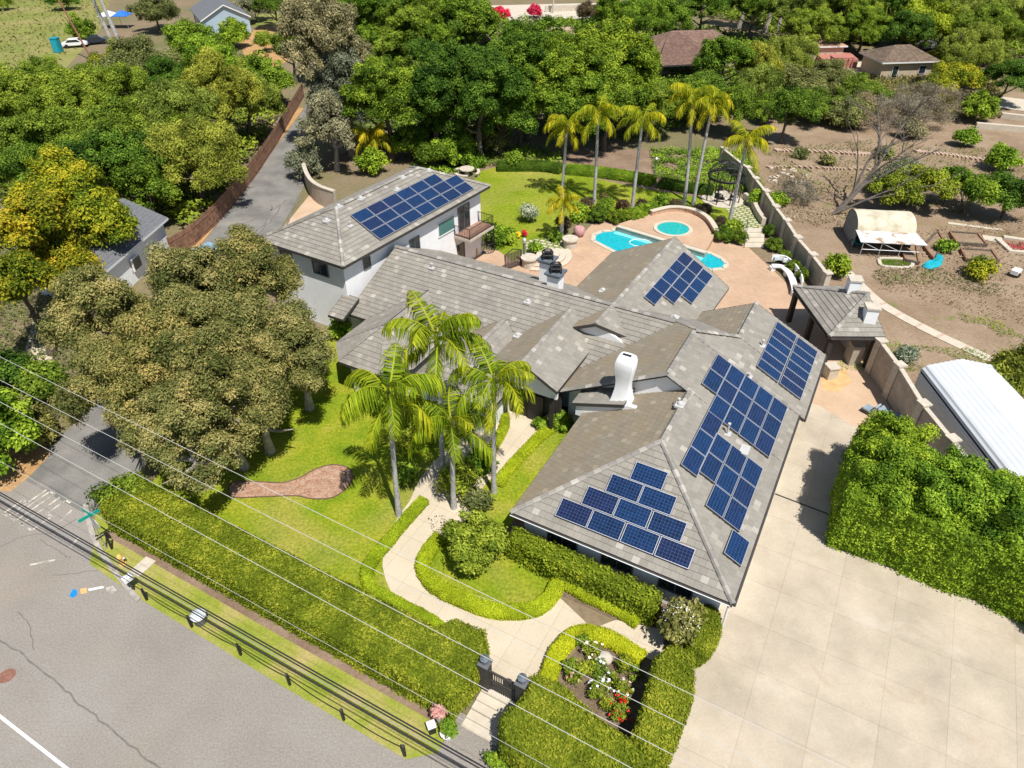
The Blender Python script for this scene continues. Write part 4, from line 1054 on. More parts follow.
cover('weeds', gp([(945,320),(985,325),(1010,345),(1045,380),(1045,350),(1000,322),(950,312)]), .18, M['l_lime'], 'patches of bright weeds on the dry slope', .12, .4)
cover('scrub_grass', gp([(870,285),(940,285),(1000,300),(1000,285),(940,270),(870,262)]), .2, M['l_olive'], 'dry scrub below the vegetable beds', .16, .3)
cover('scrub_grass', gp([(770,215),(850,235),(850,200),(770,160)]), .2, M['l_brush'], 'dry grass under the bare tree', .2, .35)
cover('scrub_grass', gp([(762,150),(860,140),(1024,150),(1040,190),(960,215),(860,190),(800,200)]), .25, M['l_olive'], 'sparse dry tufts over the upper terraces', .22, .16)
cover('scrub_grass', gp([(860,240),(1030,215),(1040,330),(960,310),(880,290)]), .2, M['l_brush'], 'sparse dead tufts around the raised beds', .18, .16)
cover('scrub_grass', gp([(-40,260),(60,240),(110,250),(70,330),(60,440),(-40,440)]), .4, M['l_olive'], 'dry leafy ground cover of the neighbour garden', .22, .6)
cover('scrub_grass', gp([(-60,-20),(115,-14),(100,30),(60,62),(-60,70)]), .6, M['l_olive'], 'rough tufts scattered over the far field', .5, .10)
cover('fallen_leaves', gp([(428,520),(445,512),(448,530),(436,545)]), .01, M['l_maroon'], 'dark fallen leaves on the front path', .12, .25, z=.02)

# ------------------------------------------------------------------ trees and shrubs placed by their tops
def at_top(cx, ty, h, wpx):
    x, y = g(cx, ty, h*.94); dep = y*CP+(CAM_H-h)*SP
    return (x, y), wpx/2*dep/FPX
def TT(kind, cx, ty, h, wpx, label, cb=None, group=None, name='tree', **k):
    xy, r = at_top(cx, ty, h, wpx)
    if h <= 5 and name == 'tree': return bush('shrub', xy, h, r, kind, label, group)
    return tree(name, xy, h, r, kind, label, cb, group, **k)
def BB(kind, cx, by, h, wpx, label, group=None, name='shrub', cat='shrub', z=0.0):
    """shrub standing at pixel (cx,by)"""
    x, y = g(cx, by, z); dep = y*CP+(CAM_H-h/2)*SP
    return bush(name, (x,y), h, wpx/2*dep/FPX, kind, label, group, cat, z)
g1 = 'large bronze-tipped eucalyptus crowns over the side street'
for cx, ty, h, w, cb, lab in [
    (240,238,11,110,2.2,'huge bronze-green eucalyptus nearest the tall white block, rightmost at the back of its clump'),
    (185,250,11,120,2.0,'huge bronze-green eucalyptus at the back of its clump, below the blue carport roof'),
    (82,276,10.5,130,2.0,'huge bronze-green eucalyptus at the left of its clump, behind the white wires'),
    (190,292,10.5,150,2,'bronze-green eucalyptus crown in the middle of its clump'),
    (98,345,9,140,.8,'bronze-green eucalyptus above the side street, at the lower left of its clump'),
    (172,392,7.5,150,.5,'bronze-green eucalyptus hanging over the end of the long street hedge'),
    (140,312,10,150,.8,'bronze-green eucalyptus filling the left middle of its clump'),
    (205,345,9.5,120,.8,'bronze-green eucalyptus at the heart of its clump, facing the street'),
    (242,352,8.0,128,.8,'bronze-green eucalyptus with bare pale limbs above the mulch bed'),
    (288,312,8.0,92,1.2,'bronze-green eucalyptus crown reaching over the front lawn toward the bay window')]:
    TT('bronze', cx, ty, h, w, lab, cb, g1, 'eucalyptus_tree', trunk=M['palebark'], tr=.28, limbs=12)
BB('oak', 285, 372, 1.8, 44, 'mid green shrub under the eucalyptus beside the bay window')
BB('bright', 342, 338, 1.6, 22, 'bright shrub beside the air conditioner')
BB('oak', 128, 512, 1.8, 44, 'leafy shrub where the street hedge meets the corner')
TT('gold', 8, 262, 8, 76, 'golden-leaved tree with dark leaning limbs, lowest on the left edge', 3, None, tr=.3, limbs=9)
TT('gold', 40, 226, 7.5, 70, 'golden-green tree beside the charcoal neighbour roof', 2.5, None)
BB('dark', 14, 392, 3.0, 60, 'dark shaded bush above the bright tree at the left edge')
BB('oak', 62, 400, 2.2, 46, 'green bush between the neighbour drive and the eucalyptus clump')
BB('olive', 40, 440, 2.0, 46, 'olive bush beside the side street')
BB('bright', 8, 462, 5.0, 96, 'bright green bushy tree at the left edge above the street corner', name='bushy_tree', cat='tree')
TT('yellow', 55, 165, 9.5, 118, 'yellow-green tree left of the white neighbour house', 2, None)
TT('gold', 18, 212, 9.5, 80, 'golden-leaved tree with dark bare limbs at the left edge', 4.5, None, tr=.35, limbs=9)
TT('yellow', 92, 196, 8.0, 66, 'yellow-green tree covering the left of the charcoal neighbour roof', 2, None)
TT('gold', 66, 250, 6.0, 60, 'golden-leaved tree below the white neighbour house', 2, None)
TT('oak', 28, 78, 9, 105, 'broad green oak at the far left edge', 1, None)
TT('oak', 92, 66, 9.5, 110, 'broad green oak behind the yellow-green tree', 1, None)
TT('oak', 64, 112, 9, 110, 'dark leafy oak between the yellow-green tree and the far field', 1, None)
TT('dark', 20, 150, 6.5, 75, 'dark tree above the golden-leaved tree', 1, None)
TT('dark', 112, 138, 8.5, 85, 'dark green tree behind the roof of the white neighbour house', 1, None)
TT('dark', 140, 168, 6.5, 60, 'dark green tree touching the white neighbour house', .8, None)
TT('olive', 128, 40, 9, 82, 'olive-brown tree in front of the blue canopy', 1, None)
TT('yellow', 108, 52, 5, 50, 'small yellowish tree right of the two bare palms', 1, None)
TT('lime', 186, 22, 9, 62, 'bright green tree in front of the far blue house', 1, None)
TT('bright', 230, 22, 4.5, 36, 'small green tree against the far blue house gable', .5, None)
TT('dark', 170, 62, 7, 60, 'dark green tree below the bright one', .8, None)
pg = 'weeping pepper trees along the fence'
TT('pepper', 165, 78, 10.5, 92, 'pale weeping pepper tree at the left of its row', 1, pg, 'pepper_tree')
TT('pepper', 212, 66, 10.5, 92, 'pale weeping pepper tree at the back of its row', 1, pg, 'pepper_tree')
TT('pepper', 182, 118, 9.5, 104, 'pale weeping pepper tree at the front of its row, over the fence gate', 1, pg, 'pepper_tree')
TT('pepper', 240, 74, 8.5, 66, 'pale weeping pepper tree nearest the far end of the fence', 1, pg, 'pepper_tree')
TT('lime', 262, 58, 7, 54, 'lime green tree beside the dirt clearing', 1, None)
BB('oak', 318/1.0*.0+266, 52, 3.0, 20, 'round green bush on the dirt clearing')
TT('dark', 287, 30, 8, 40, 'dark bush at the left foot of the grey eucalyptus', .5, None)
ge = 'tall grey-green eucalyptus at the end of the lane'
TT('grey', 318, -6, 18, 92, 'tall grey-green eucalyptus at the end of the lane, topmost crown', 5, ge, 'grey_eucalyptus', trunk=M['palebark'])
TT('grey', 338, 55, 12, 84, 'grey-green eucalyptus right of the lane end, middle crown', 3, ge, 'grey_eucalyptus', trunk=M['palebark'])
TT('grey', 326, 98, 8.5, 70, 'grey-green eucalyptus right of the lane end, lowest crown', 1, ge, 'grey_eucalyptus', trunk=M['palebark'])
fg = 'dense dark ficus trees behind the back lawn'
for k, (kd, cx, ty, h, w, lab) in enumerate([
    ('ficus', 372, -8, 15, 80, 'dark leafy tree touching the grey eucalyptus at the top'),
    ('oak', 416, -4, 15, 82, 'lighter green tree at the top left of the dark grove'),
    ('ficus', 465, 2, 14.5, 84, 'dark leafy tree left of the distant road at the top'),
    ('ficus', 382, 62, 11.5, 78, 'dark leafy tree above the gold palm by the lane wall'),
    ('dark', 430, 48, 13, 80, 'very dark tree in the middle left of the grove'),
    ('dark', 478, 50, 13, 84, 'very dark tree in the middle of the grove'),
    ('ficus', 528, 24, 14, 88, 'dark leafy tree below the red bougainvillea'),
    ('ficus', 520, 70, 9.5, 86, 'dark leafy tree with low branches above the left lawn hedge'),
    ('ficus', 572, 34, 13.5, 86, 'dark leafy tree below the distant road'),
    ('ficus', 566, 76, 9.5, 80, 'dark leafy tree behind the leftmost back palm'),
    ('ficus', 618, 26, 13.5, 84, 'dark leafy tree left of the big brown roof'),
    ('ficus', 610, 68, 10, 82, 'dark leafy tree behind the second back palm'),
    ('ficus', 636, 50, 11, 60, 'dark leafy tree covering the left of the big brown roof'),
    ('oak', 652, 82, 7.5, 64, 'mid green tree behind the third back palm')]):
    TT(kd, cx, ty, h, w*1.22, lab, 1.0, fg, 'ficus_tree')
TT('ficus', 730, 38, 9, 60, 'round dark tree in front of the big brown roof', 1, None, 'ficus_tree')
TT('dark', 706, 76, 6, 56, 'dark tree just below the big brown roof', .8, None)
TT('pepper', 762, 44, 8, 50, 'pale feathery tree right of the round dark tree', 1, None)
TT('dark', 500, 100, 7, 70, 'dark shrubby tree at the foot of the grove above the hedge', .5, None)
TT('dark', 455, 98, 7, 58, 'dark shrubby tree behind the pale loquat', .5, None)
TT('olive', 440, 96, 6.5, 48, 'pale yellowish loquat tree in front of the dark grove', 1, None)
TT('olive', 426, 122, 3.5, 34, 'pale olive shrub below the loquat tree', .3, None)
TT('olive', 492, 122, 4, 40, 'pale olive bush beside the garden lamp', .5, None)
TT('bright', 408, 126, 4, 48, 'bright green bush right of the gold palm', .4, None)
TT('bright', 452, 136, 3.6, 52, 'bright green bush above the picnic table', .4, None)
TT('dark', 433, 148, 2.6, 26, 'small dark bush behind the tall block roof', .3, None)
TT('bright', 368, 150, 2.8, 34, 'bright bush left of the gold palm', .3, None)
TT('lime', 514, 152, 2.0, 24, 'rounded lime shrub above the left lawn hedge', .2, None)
BB('grey', 290+20, 175, 3.0, 44, 'grey shrub behind the curved lane wall')
BB('bright', 475, 168, 1.5, 26, 'green clipped shrub beside the garden lamp')
cover('undergrowth', gp([(-40,60),(60,80),(130,95),(200,60),(270,60),(285,110),(240,180),(195,235),(120,200),(-60,260)]), 1.6, M['l_oak'], 'dark undergrowth beneath the trees left of the fence', .5, 1.3)
cover('undergrowth', gp([(350,150),(330,60),(300,-20),(480,-10),(500,24),(640,22),(760,40),(790,90),(720,120),(640,140),(520,135),(440,150)]), 1.6, M['l_dark'], 'dark undergrowth beneath the grove behind the lawn', .5, 1.3)
cover('undergrowth', gp([(640,4),(800,-14),(1060,-20),(1060,60),(960,60),(880,30),(840,40),(780,40),(740,24)]), 1.8, M['l_oak'], 'undergrowth beneath the trees along the top edge', .6, 1.3)
cover('undergrowth', gp([(760,85),(800,62),(860,78),(945,66),(1000,85),(1000,120),(930,118),(860,112),(800,120)]), .9, M['l_olive'], 'scrubby undergrowth across the hillside below the cottage', .35, .8)
BB('dark', 66, 10, 3.0, 30, 'dark bush at the top of the far field')
BB('oak', 4, 10, 2.5, 16, 'small dark bush at the top left of the far field')
BB('lime', 84, 42, 4.5, 30, 'green bushy tree in front of the skirted fan palms')
TT('olive', 150, -6, 7, 50, 'olive-grey tree left of the far blue house', .6)
TT('dark', 272, -8, 7, 40, 'dark tree on the top edge right of the far blue house', .6)
TT('grey', 252, -4, 5, 44, 'grey scrub behind the far blue house gable', .4)
S('clearing', gp([(238,38),(262,26),(292,24),(290,60),(270,70),(245,58)]), .004, M['sand'], 'orange dirt clearing beside the lane end')
S('dry_grass', gp([(236,26),(258,14),(300,12),(298,26),(262,27)]), .003, M['field'], 'yellow-green grass right of the far blue house')
# right-hand hillside
TT('dark', 793, 92, 6.5, 56, 'dense round dark shrub-tree above the brick terrace edge', .4, None)
TT('ficus', 772, 100, 3, 34, 'green bush left of the dense round tree', .3, None)
TT('pepper', 790, 38, 7, 84, 'pale olive tree below the brick cottage', .8, None)
TT('olive', 834, 62, 5.5, 66, 'olive shrubby tree left of the bare dead tree', .4, None)
TT('olive', 812, 76, 4, 52, 'brownish shrub beside the olive tree', .3, None)
TT('oak', 862, 80, 4.5, 56, 'mid green shrub behind the dead tree', .4, None)
TT('brush', 905, 92, 4.5, 70, 'bare grey brush right of the dead tree', .2, None)
TT('brush', 938, 82, 5, 64, 'tangled bare brush beside the yellow shrubs', .2, None)
TT('brush', 870, 98, 3.8, 60, 'bare grey twigs behind the dead trunk', .2, None)
TT('yellow', 958, 62, 5.5, 54, 'tall yellow-green shrub at the right', .3, None)
TT('yellow', 938, 80, 4, 44, 'low yellow-green shrub in front of the cottage', .3, None)
TT('lime', 984, 92, 4, 42, 'bright lime shrub below the yellow one', .3, None)
pt = 'big pepper trees in the upper right corner'
TT('pepper', 960, -14, 11, 110, 'big weeping pepper tree right of the cottage', 1, pt, 'pepper_tree')
TT('pepper', 1015, -10, 12, 90, 'big weeping pepper tree at the upper right corner', 1, pt, 'pepper_tree')
TT('dark', 1015, 62, 6, 60, 'dark shade tree below the corner pepper tree', 1, None)
TT('lime', 924, 2, 7, 50, 'lime green tree behind the cottage', .6, None)
for cx, ty, h, w, kd, lab in [(800,-12,10,80,'pepper','green tree on the top edge right of the white trunks'),(850,-10,10,84,'oak','green tree on the top edge above the cottage'),(895,-14,10,80,'dark','dark tree on the top edge right of the cottage'),(760,-16,10,70,'dark','dark tree on the top edge behind the white trunks'),(705,-14,10,60,'dark','dark tree on the top edge above the big brown roof'),(612,-8,8,40,'lime','light green tree at the end of the distant road'),(640,-6,8,46,'bright','green tree on the top edge left of the big brown roof')]:
    TT(kd, cx, ty, h, w, lab, .6, 'trees along the top edge')
for cx, ty, h, w, kd, lab in [(45,62,8,100,'oak','green tree at the near edge of the far field'),(150,95,9,86,'oak','green tree between the olive-brown tree and the pepper trees'),(70,150,8,90,'dark','dark tree above the yellow-green tree'),(12,120,8,80,'oak','green tree on the left edge below the far field'),(160,130,8,80,'pepper','pale feathery tree behind the charcoal neighbour roof'),(205,40,7,60,'bright','bright tree below the far blue house'),(120,110,8,60,'oak','green tree between the oak and the olive-brown tree')]:
    TT(kd, cx, ty, h, w, lab, .6)
for cx, ty, h, w, kd, lab in [(660,2,9,70,'ficus','dark leafy tree behind the left of the big brown roof'),(820,10,8,70,'oak','green tree behind the brick terrace'),(870,8,8,64,'ficus','green tree above the cottage roof'),(910,14,8,60,'dark','dark tree behind the cottage on its right'),(940,-4,10,70,'lime','yellowish green tree left of the corner pepper trees'),(985,30,9,90,'pepper','weeping tree below the corner pepper trees'),(1000,10,10,80,'oak','green tree between the corner pepper trees'),(785,62,5,60,'olive','olive shrubby tree left of the brick terrace'),(815,92,4,60,'oak','green shrub right of the dense round tree'),(850,100,3.5,60,'olive','olive shrub left of the dead trunk'),(925,100,3.5,60,'brush','low bare brush below the yellow shrubs'),(740,90,6,56,'dark','dark bush behind the slanting palm'),(705,86,6,60,'ficus','leafy bush behind the leaning palm pair'),(760,70,6,56,'pepper','pale tree above the dense round one')]:
    TT(kd, cx, ty, h, w, lab, .5)
BB('lime', 850, 40, 2.2, 60, 'lime hedge-like shrub above the brick cottage')
BB('bright', 905, 44, 2.0, 36, 'bright shrub above the cottage ridge')
BB('red', 869, 42, 2.2, 14, 'magenta bougainvillea bush on the brick terrace')
BB('wflower', 925, 50, 1.6, 22, 'white-flowering bush right of the cottage')
BB('gold', 938, 66, 1.6, 34, 'orange-brown bush right of the cottage')
BB('yflower', 930, 66, .8, 22, 'yellow-flowering low bush at the end of the cottage')
BB('red', 500, 22, 3.0, 22, 'red bougainvillea at the left end of the distant road')
BB('red', 534, 18, 2.5, 18, 'red bougainvillea beside the distant road')
BB('maroon', 594, 22, 4.0, 40, 'dark reddish bush at the right of the distant road')
BB('bright', 963, 146, 2.2, 24, 'box-shaped bright shrub on the upper terrace')
BB('bright', 997, 170, 3.0, 36, 'round bright shrub at the right of the brick edging')
TT('oak', 920, 168, 4.5, 82, 'broad green shrub behind the barrel-roofed shed', .2, None)
TT('grey', 905, 162, 4.0, 46, 'greyish shrub on top of the broad green one', .2, None)
TT('ficus', 978, 172, 4.5, 66, 'broad green shrub at the far right terrace', .2, None)
TT('dark', 1018, 180, 4.2, 50, 'dark shrub at the right edge above the raised beds', .2, None)
TT('brush', 950, 178, 2.5, 34, 'bare brown shrub between the two broad green shrubs', .2, None)
BB('grey', 908, 138, 1.8, 26, 'grey-green shrub in the middle of the terrace')
BB('olive', 885, 158, 1.2, 22, 'pale olive tuft beside the dead trunk')
BB('olive', 800, 158, .9, 14, 'small olive tuft below the dense round tree')
BB('olive', 826, 164, .9, 16, 'small tuft left of the dead trunk')
BB('brush', 795, 200, 2.2, 44, 'bare grey bush beside the block wall')
BB('bright', 776, 205, 1.4, 24, 'green bush growing against the outside of the wall')
BB('lime', 835, 276, 1.9, 30, 'leafy yellow-green shrub beside the pale slab path')
BB('bright', 943, 252, 1.1, 18, 'small round bush between the raised beds')
BB('yellow', 977, 276, 1.2, 30, 'yellow-green bush below the raised beds')
BB('pepper', 1008, 402, 4.2, 62, 'feathery green tree overhanging the white metal roof', name='feathery_tree', cat='tree')
BB('blue', 905, 360, 1.0, 14, 'grey-green yucca outside the block wall')
# garden shrubs
BB('front', 475, 563, 3.2, 74, 'rounded dark green tree on the small lawn inside the path loop', name='round_tree', cat='tree')
BB('brightball', 560, 428, 1.25, 26, 'round bright shrub beside the side door')
BB('brightball', 541, 428, .8, 20, 'small clipped shrub left of the round bright one')
sg = 'clipped ball shrubs along the block wall'
for cx, by, w, lab in [(767,236,13,'clipped ball shrub at the top of its row by the steps'),(773,250,18,'clipped ball shrub second from the steps'),(783,262,16,'clipped ball shrub beside the curved bench back'),(792,272,15,'clipped ball shrub behind the curved bench'),(801,281,15,'clipped ball shrub nearest the pavilion')]:
    BB('ball', cx, by, 1.15, w, lab, sg, 'ball_shrub')
mg = 'dark ball shrubs between lawn and pool'
for cx, by, w, lab in [(587,208,14,'maroon ball shrub left of the second back palm'),(604,204,13,'maroon ball shrub right of the second back palm'),(623,210,15,'maroon ball shrub left of the third back palm'),(642,210,16,'maroon ball shrub right of the third back palm'),(674,210,18,'maroon ball shrub by the pool wall near the fourth palm'),(720,228,16,'maroon ball shrub beside the steps palm'),(702,214,20,'dark ball shrub behind the spa wall')]:
    BB('maroon', cx, by, 1.1, w, lab, mg, 'ball_shrub')
for cx, by, h, w, kd, lab in [(597,222,1.6,22,'ball','clipped green drum shrub beside the pool deck'),(618,222,1.2,24,'ball','green shrub at the left end of the pool bed'),(634,220,1.2,28,'brightball','sunlit shrub in the middle of the pool bed'),(650,214,1.2,26,'brightball','sunlit shrub at the right end of the pool bed'),(580,220,1.4,22,'bright','bright shrub behind the pink pot'),(606,212,1.3,16,'lime','lime shrub behind the drum shrub'),(662,206,1.2,18,'lime','lime shrub behind the spa wall'),
    (722,240,1.3,26,'ball','clipped shrub at the foot of the steps palm'),(740,243,1.1,20,'ball','clipped shrub beside the stone steps'),(733,232,1.0,18,'lime','lime tuft at the steps palm'),
    (500,242,1.5,36,'bright','bright spreading shrub beside the balcony'),(555,240,.9,16,'lime','low green tuft at the young palm'),(563,232,1.6,16,'maroon','dark shrub behind the young palm'),(530,222,2.0,18,'blue','blue-grey agave on the back lawn edge'),(517,238,.9,6,'yflower','yellow flowers beside the agave'),(524,237,.7,5,'redpot','red flowers in a pot beside the agave'),
    (535,262-8,1.1,16,'bright','potted shrub at the top of the rounded steps'),
    (757,205,1.8,22,'bright','green vine shrub on the inside of the block wall near the gazebo')]:
    BB(kd, cx, by, h, w, lab)
for cx, by, h, w, kd, lab in [(452,490,1.3,40,'oak','leafy shrub among the palm trunks'),(480,470,1.2,34,'bright','green shrub at the foot of the right front palm'),(420,440,1.4,40,'oak','shrub under the palms beside the bedroom wing'),(385,405,1.3,40,'bright','bushy shrub before the bay window'),(462,432,1.2,26,'blue','silvery shrub under the palms'),(368,388,1.2,24,'oak','shrub at the corner of the bay window'),(405,480,.8,24,'lime','low shrub right of the leaning palm'),(476,505,.8,26,'olive','low planting between path and round tree')]:
    BB(kd, cx, by, h, w, lab)
# overgrown screen right of the driveway: a sheared face in front and tall leafy trees behind
scr = 'leafy screen trees beside the driveway'
hedge('hedge', wp([(8.3,3.5),(8.1,7),(8.0,10),(7.7,12.6),(5.8,14.6),(9,17),(11,12),(14.6,5.4),(14.4,3.3),(11,3.2)]), 4.0, M['h_screen'], 'sheared leafy hedge face along the edge of the driveway on the right', .12, 2.2, None, rough=.2, bulge=.3, seed=40)
for a, b, h, r, lab in [(10.2,5.1,5.9,2.1,'leafy screen tree at the left end, nearest the garage wing'),(12.6,4.9,5.8,2.1,'leafy screen tree behind the left end, before the block wall pillar'),(14.6,5.3,4.9,1.7,'leafy screen tree beside the grey lounge chair'),(10.4,7.8,6.0,2.2,'leafy screen tree second along the driveway edge'),(12.6,8.0,5.4,1.9,'leafy screen tree in front of the block wall'),(10.2,10.6,6.2,2.3,'leafy screen tree in the middle of the driveway edge'),(12.2,11.0,5.2,1.9,'leafy screen tree before the white metal roof'),(9.8,13.6,6.2,2.5,'leafy screen tree at the right edge of the picture'),(8.3,16.2,5.6,2.5,'leafy screen tree at the lower right end of the hedge')]:
    tree('screen_tree', W(a,b)[:2], h-.2, r+.35, 'screen', lab, .4, scr)
# flowering shrub and roses
o = BB('olive', 676, 640, 2.7, 44, 'tall shrub dotted with white flowers at the end of the rose garden', name='flowering_shrub')
def blossoms(par, r, h, n, mat, s=.12):
    P = unit(n)*np.array([r,r,h*.55])*.98; P[:,2] = np.abs(P[:,2])*.9+h*.45
    q = leaves(P, nrm(P)+np.array([0,0,.6]), s, .9, .5); me = mesh_quads('blossom', q, rng.uniform(.2,.9,len(q)), mat)
    b = bpy.data.objects.new('blossom', me); col.objects.link(b); b.parent = par
blossoms(o, .95, 2.7, 240, M['flower_white'], .06)
rg_ = 'rose bushes of the small rose garden'
for cx, by, h, w, fl, lab in [(583,646,.8,16,None,'leafless-topped rose bush at the upper left of the rose garden'),(592,656,.9,22,'w','rose bush with a few white blooms near the top corner'),(570,672,.9,20,None,'green rose bush beside the left border hedge'),(583,676,1.0,26,None,'large green rose bush in the middle left'),(598,672,.9,22,'w','rose bush touching the pale boulder'),(625,668,.8,24,None,'rose bush right of the pale boulder'),(610,684,.8,18,'w','small white rose bush in the centre'),(598,694,.9,22,'w','white rose bush near the lower wire'),(622,694,.9,20,'w','white rose bush right of centre'),(572,682,.7,14,'p','rose bush with faded pink blooms'),(606,706,.7,14,None,'small green rose bush at the lower left'),(620,716,.9,22,'r','rose bush covered with red blooms'),(634,678,.8,18,None,'green rose bush in the shade of the tall hedge'),(622,700,.7,14,'r','small rose bush with red blooms')]:
    o = BB('rose', cx, by, h, w, lab, rg_, 'rose_bush')
    if fl:
        x, y = g(cx, by); r = w/2*(y*CP+29*SP)/FPX
        blossoms(o, r, h, 9 if fl != 'r' else 16, M[{'w':'flower_white','r':'flower_red','p':'l_pink'}[fl]], .15)
# dead tree
def deadtree():
    base = g(835,214); o = thing('dead_tree', base, 'large leaning leafless grey tree on the dry slope behind the wall', 'tree')
    mb = MB(); rd = random.Random(5)
    def br(p, d, L, r, dep):
        pts = [p]; q = p.copy(); dd = d.copy()
        n = 4
        for i in range(n):
            dd = (dd + Vector((rd.uniform(-.22,.22), rd.uniform(-.22,.22), rd.uniform(-.12,.15)))).normalized(); q = q + dd*(L/n); pts.append(q.copy())
        mb.tube(pts, [r*(1-.55*i/n) for i in range(n+1)], 6 if dep < 2 else 4)
        if dep < 4:
            for i in range(3 if dep else 5):
                t = rd.uniform(.35,1); k = min(n-1, int(t*n)); s = pts[k].lerp(pts[k+1], t*n-k)
                nd = (dd + Vector((rd.uniform(-.9,.9), rd.uniform(-.9,.9), rd.uniform(-.35,.55)))).normalized()
                br(s, nd, L*rd.uniform(.45,.72), r*.45, dep+1)
    br(Vector((0,0,0)), Vector((.62,.12,.75)).normalized(), 8.5, .30, 0)
    br(Vector((-.5,-.2,0)), Vector((.85,.1,.6)).normalized(), 6.5, .15, 1)
    br(Vector((.3,.2,0)), Vector((.5,.35,.8)).normalized(), 7.0, .2, 1)
    mb.build('trunk', plain('dead grey wood', (.14,.12,.10), .95, var=.3, scale=3), o, local=True)
deadtree()

# ------------------------------------------------------------------ palms
def frond_mesh(L, th0, drop, nl, ll, name, mat, w=.05, hang=1.0):
    """one arching feather leaf along +x"""
    ns = 14; pts = [Vector((0,0,0))]
    for i in range(ns):
        s = (i+.5)/ns; th = th0 - drop*s**1.35
        pts.append(pts[-1] + Vector((math.cos(th), 0, math.sin(th)))*(L/ns))
    Q, T = [], []
    def at(s):
        k = min(ns-1, int(s*ns)); f = s*ns-k; p = pts[k].lerp(pts[k+1], f); d = (pts[k+1]-pts[k]).normalized(); return p, d
    for i in range(ns):
        p, q = pts[i], pts[i+1]; r0 = .045*(1-i/ns)+.008; r1 = .045*(1-(i+1)/ns)+.008
        for sy in (0, 1):
            o0 = Vector((0, r0, 0)) if sy == 0 else Vector((0,0,r0)); o1 = Vector((0, r1, 0)) if sy == 0 else Vector((0,0,r1))
            Q.append([p-o0, p+o0, q+o1, q-o1]); T.append(.8)
    for i in range(nl):
        s = .14+.86*i/nl
        for sd in (-1, 1):
            p, d = at(min(.999, s+random.uniform(-.01,.01))); nrmv = Vector((-d.z,0,d.x))
            lf = ll*(.45+.75*math.sin(min(1,s*1.05)*math.pi)**.7)*random.uniform(.85,1.15)
            out = (Vector((0,sd,0))*random.uniform(.4,.75) + d*.5 + nrmv*random.uniform(-.25,.2) + Vector((0,0,-.5))).normalized()
            m = p + out*lf*.5; e = m + (out*.7 + Vector((0,0,-1))*hang*random.uniform(.7,1.5)).normalized()*lf*.55
            wd_ = d*w*.5
            Q.append([p-wd_*.6, p+wd_*.6, m+wd_, m-wd_]); Q.append([m-wd_, m+wd_, e+wd_*.15, e-wd_*.15])
            t = .5 + .5*(s-.5) + random.uniform(-.28,.28); T += [t, t-.06]
    return mesh_quads(name, np.array([[tuple(v) for v in q] for q in Q]), np.array(T), mat)
def frondset(L, nl, ll, mat, w):
    return [frond_mesh(L, R(a), R(d), nl, ll, 'frond', mat, w) for a, d in ((70,100),(60,125),(47,135),(32,125),(15,108),(-8,80))]
FN = frondset(3.3, 52, .95, M['palm'], .075); FF = frondset(2.9, 28, .85, M['palm_back'], .09); FG = frondset(2.7, 34, .8, M['palm_gold'], .09)
def palm(bx, by, tx, ty, fr, label, group, n=14, sc=1.0, r=.15, name='palm_tree', shaft=True):
    X, Y = g(bx, by); rr = (tx-512)/FPX; dd = (ty-384)/FPX; t = Y/(CP-dd*SP); H = CAM_H+t*(-SP-dd*CP); lx = rr*t-X
    o = thing(name, (X,Y,0), label, 'palm tree', group)
    mb = MB(); pth = []; rad = []
    for i in range(9):
        s = i/8; pth.append((lx*s*s*.6+lx*s*.4, 0, H*s-.02 if i == 0 else H*s)); rad.append(r*(1.35 if i == 0 else 1.08-.35*s))
    mb.tube(pth, rad, 10); mb.build('trunk', M['palmbark'], o, smooth=True, local=True)
    if shaft: MB().tube([(lx*.97,0,H-.1),(lx,0,H+.45),(lx,0,H+.9)], [r*.95,r*.8,.05], 8).build('crownshaft', M['shaft'], o, smooth=True, local=True)
    a0 = random.uniform(0,6.28)
    for k in range(n):
        me = fr[min(len(fr)-1, int(k/n*len(fr)))]
        f = bpy.data.objects.new('frond', me); col.objects.link(f); f.parent = o
        f.location = (lx, 0, H+.55-.35*k/n); s = sc*random.uniform(.88,1.1); f.scale = (s,s,s)
        f.rotation_euler = (random.uniform(-.25,.25), random.uniform(-.08,.08), a0+k*2.399)
    return o
fpg = 'feather palms of the front garden'
palm(399,515,390,402,FN,'front palm with a pale leaning trunk rising from the lawn, leftmost of its group',fpg,12)
palm(443,468,437,345,FN,'tallest front palm reaching over the grey roof, at the back of its group',fpg,13,1.05)
palm(454,508,452,430,FN,'shortest front palm, in the middle before the others',fpg,11,.92)
palm(494,492,494,388,FN,'front palm with a straight pale trunk beside the entry path, rightmost of its group',fpg,12,.92)
bpg = 'feather palms around the pool'
for a in [(562,197,567,130,'back palm farthest left beside the lawn'),(594,203,598,118,'second back palm from the left, with a browning crown'),(632,209,642,126,'third back palm from the left, standing by the pool bed'),(684,205,692,104,'back palm with the highest crown behind the spa, left of a leaning pair'),(693,205,712,108,'back palm with a slanting trunk behind the spa, right of a pair'),(728,229,746,146,'back palm with a leaning trunk beside the steps and gazebo')]:
    palm(a[0],a[1],a[2],a[3],FF,a[4],bpg,12,1.0,.17)
palm(561,240,563,207,FG,'young golden palm between the lawn and the rounded steps',bpg,12,.75,.2,shaft=False)
palm(374,165,372,142,FG,'golden palm beside the lane wall behind the tall block',None,13,1.0,.22,shaft=False)
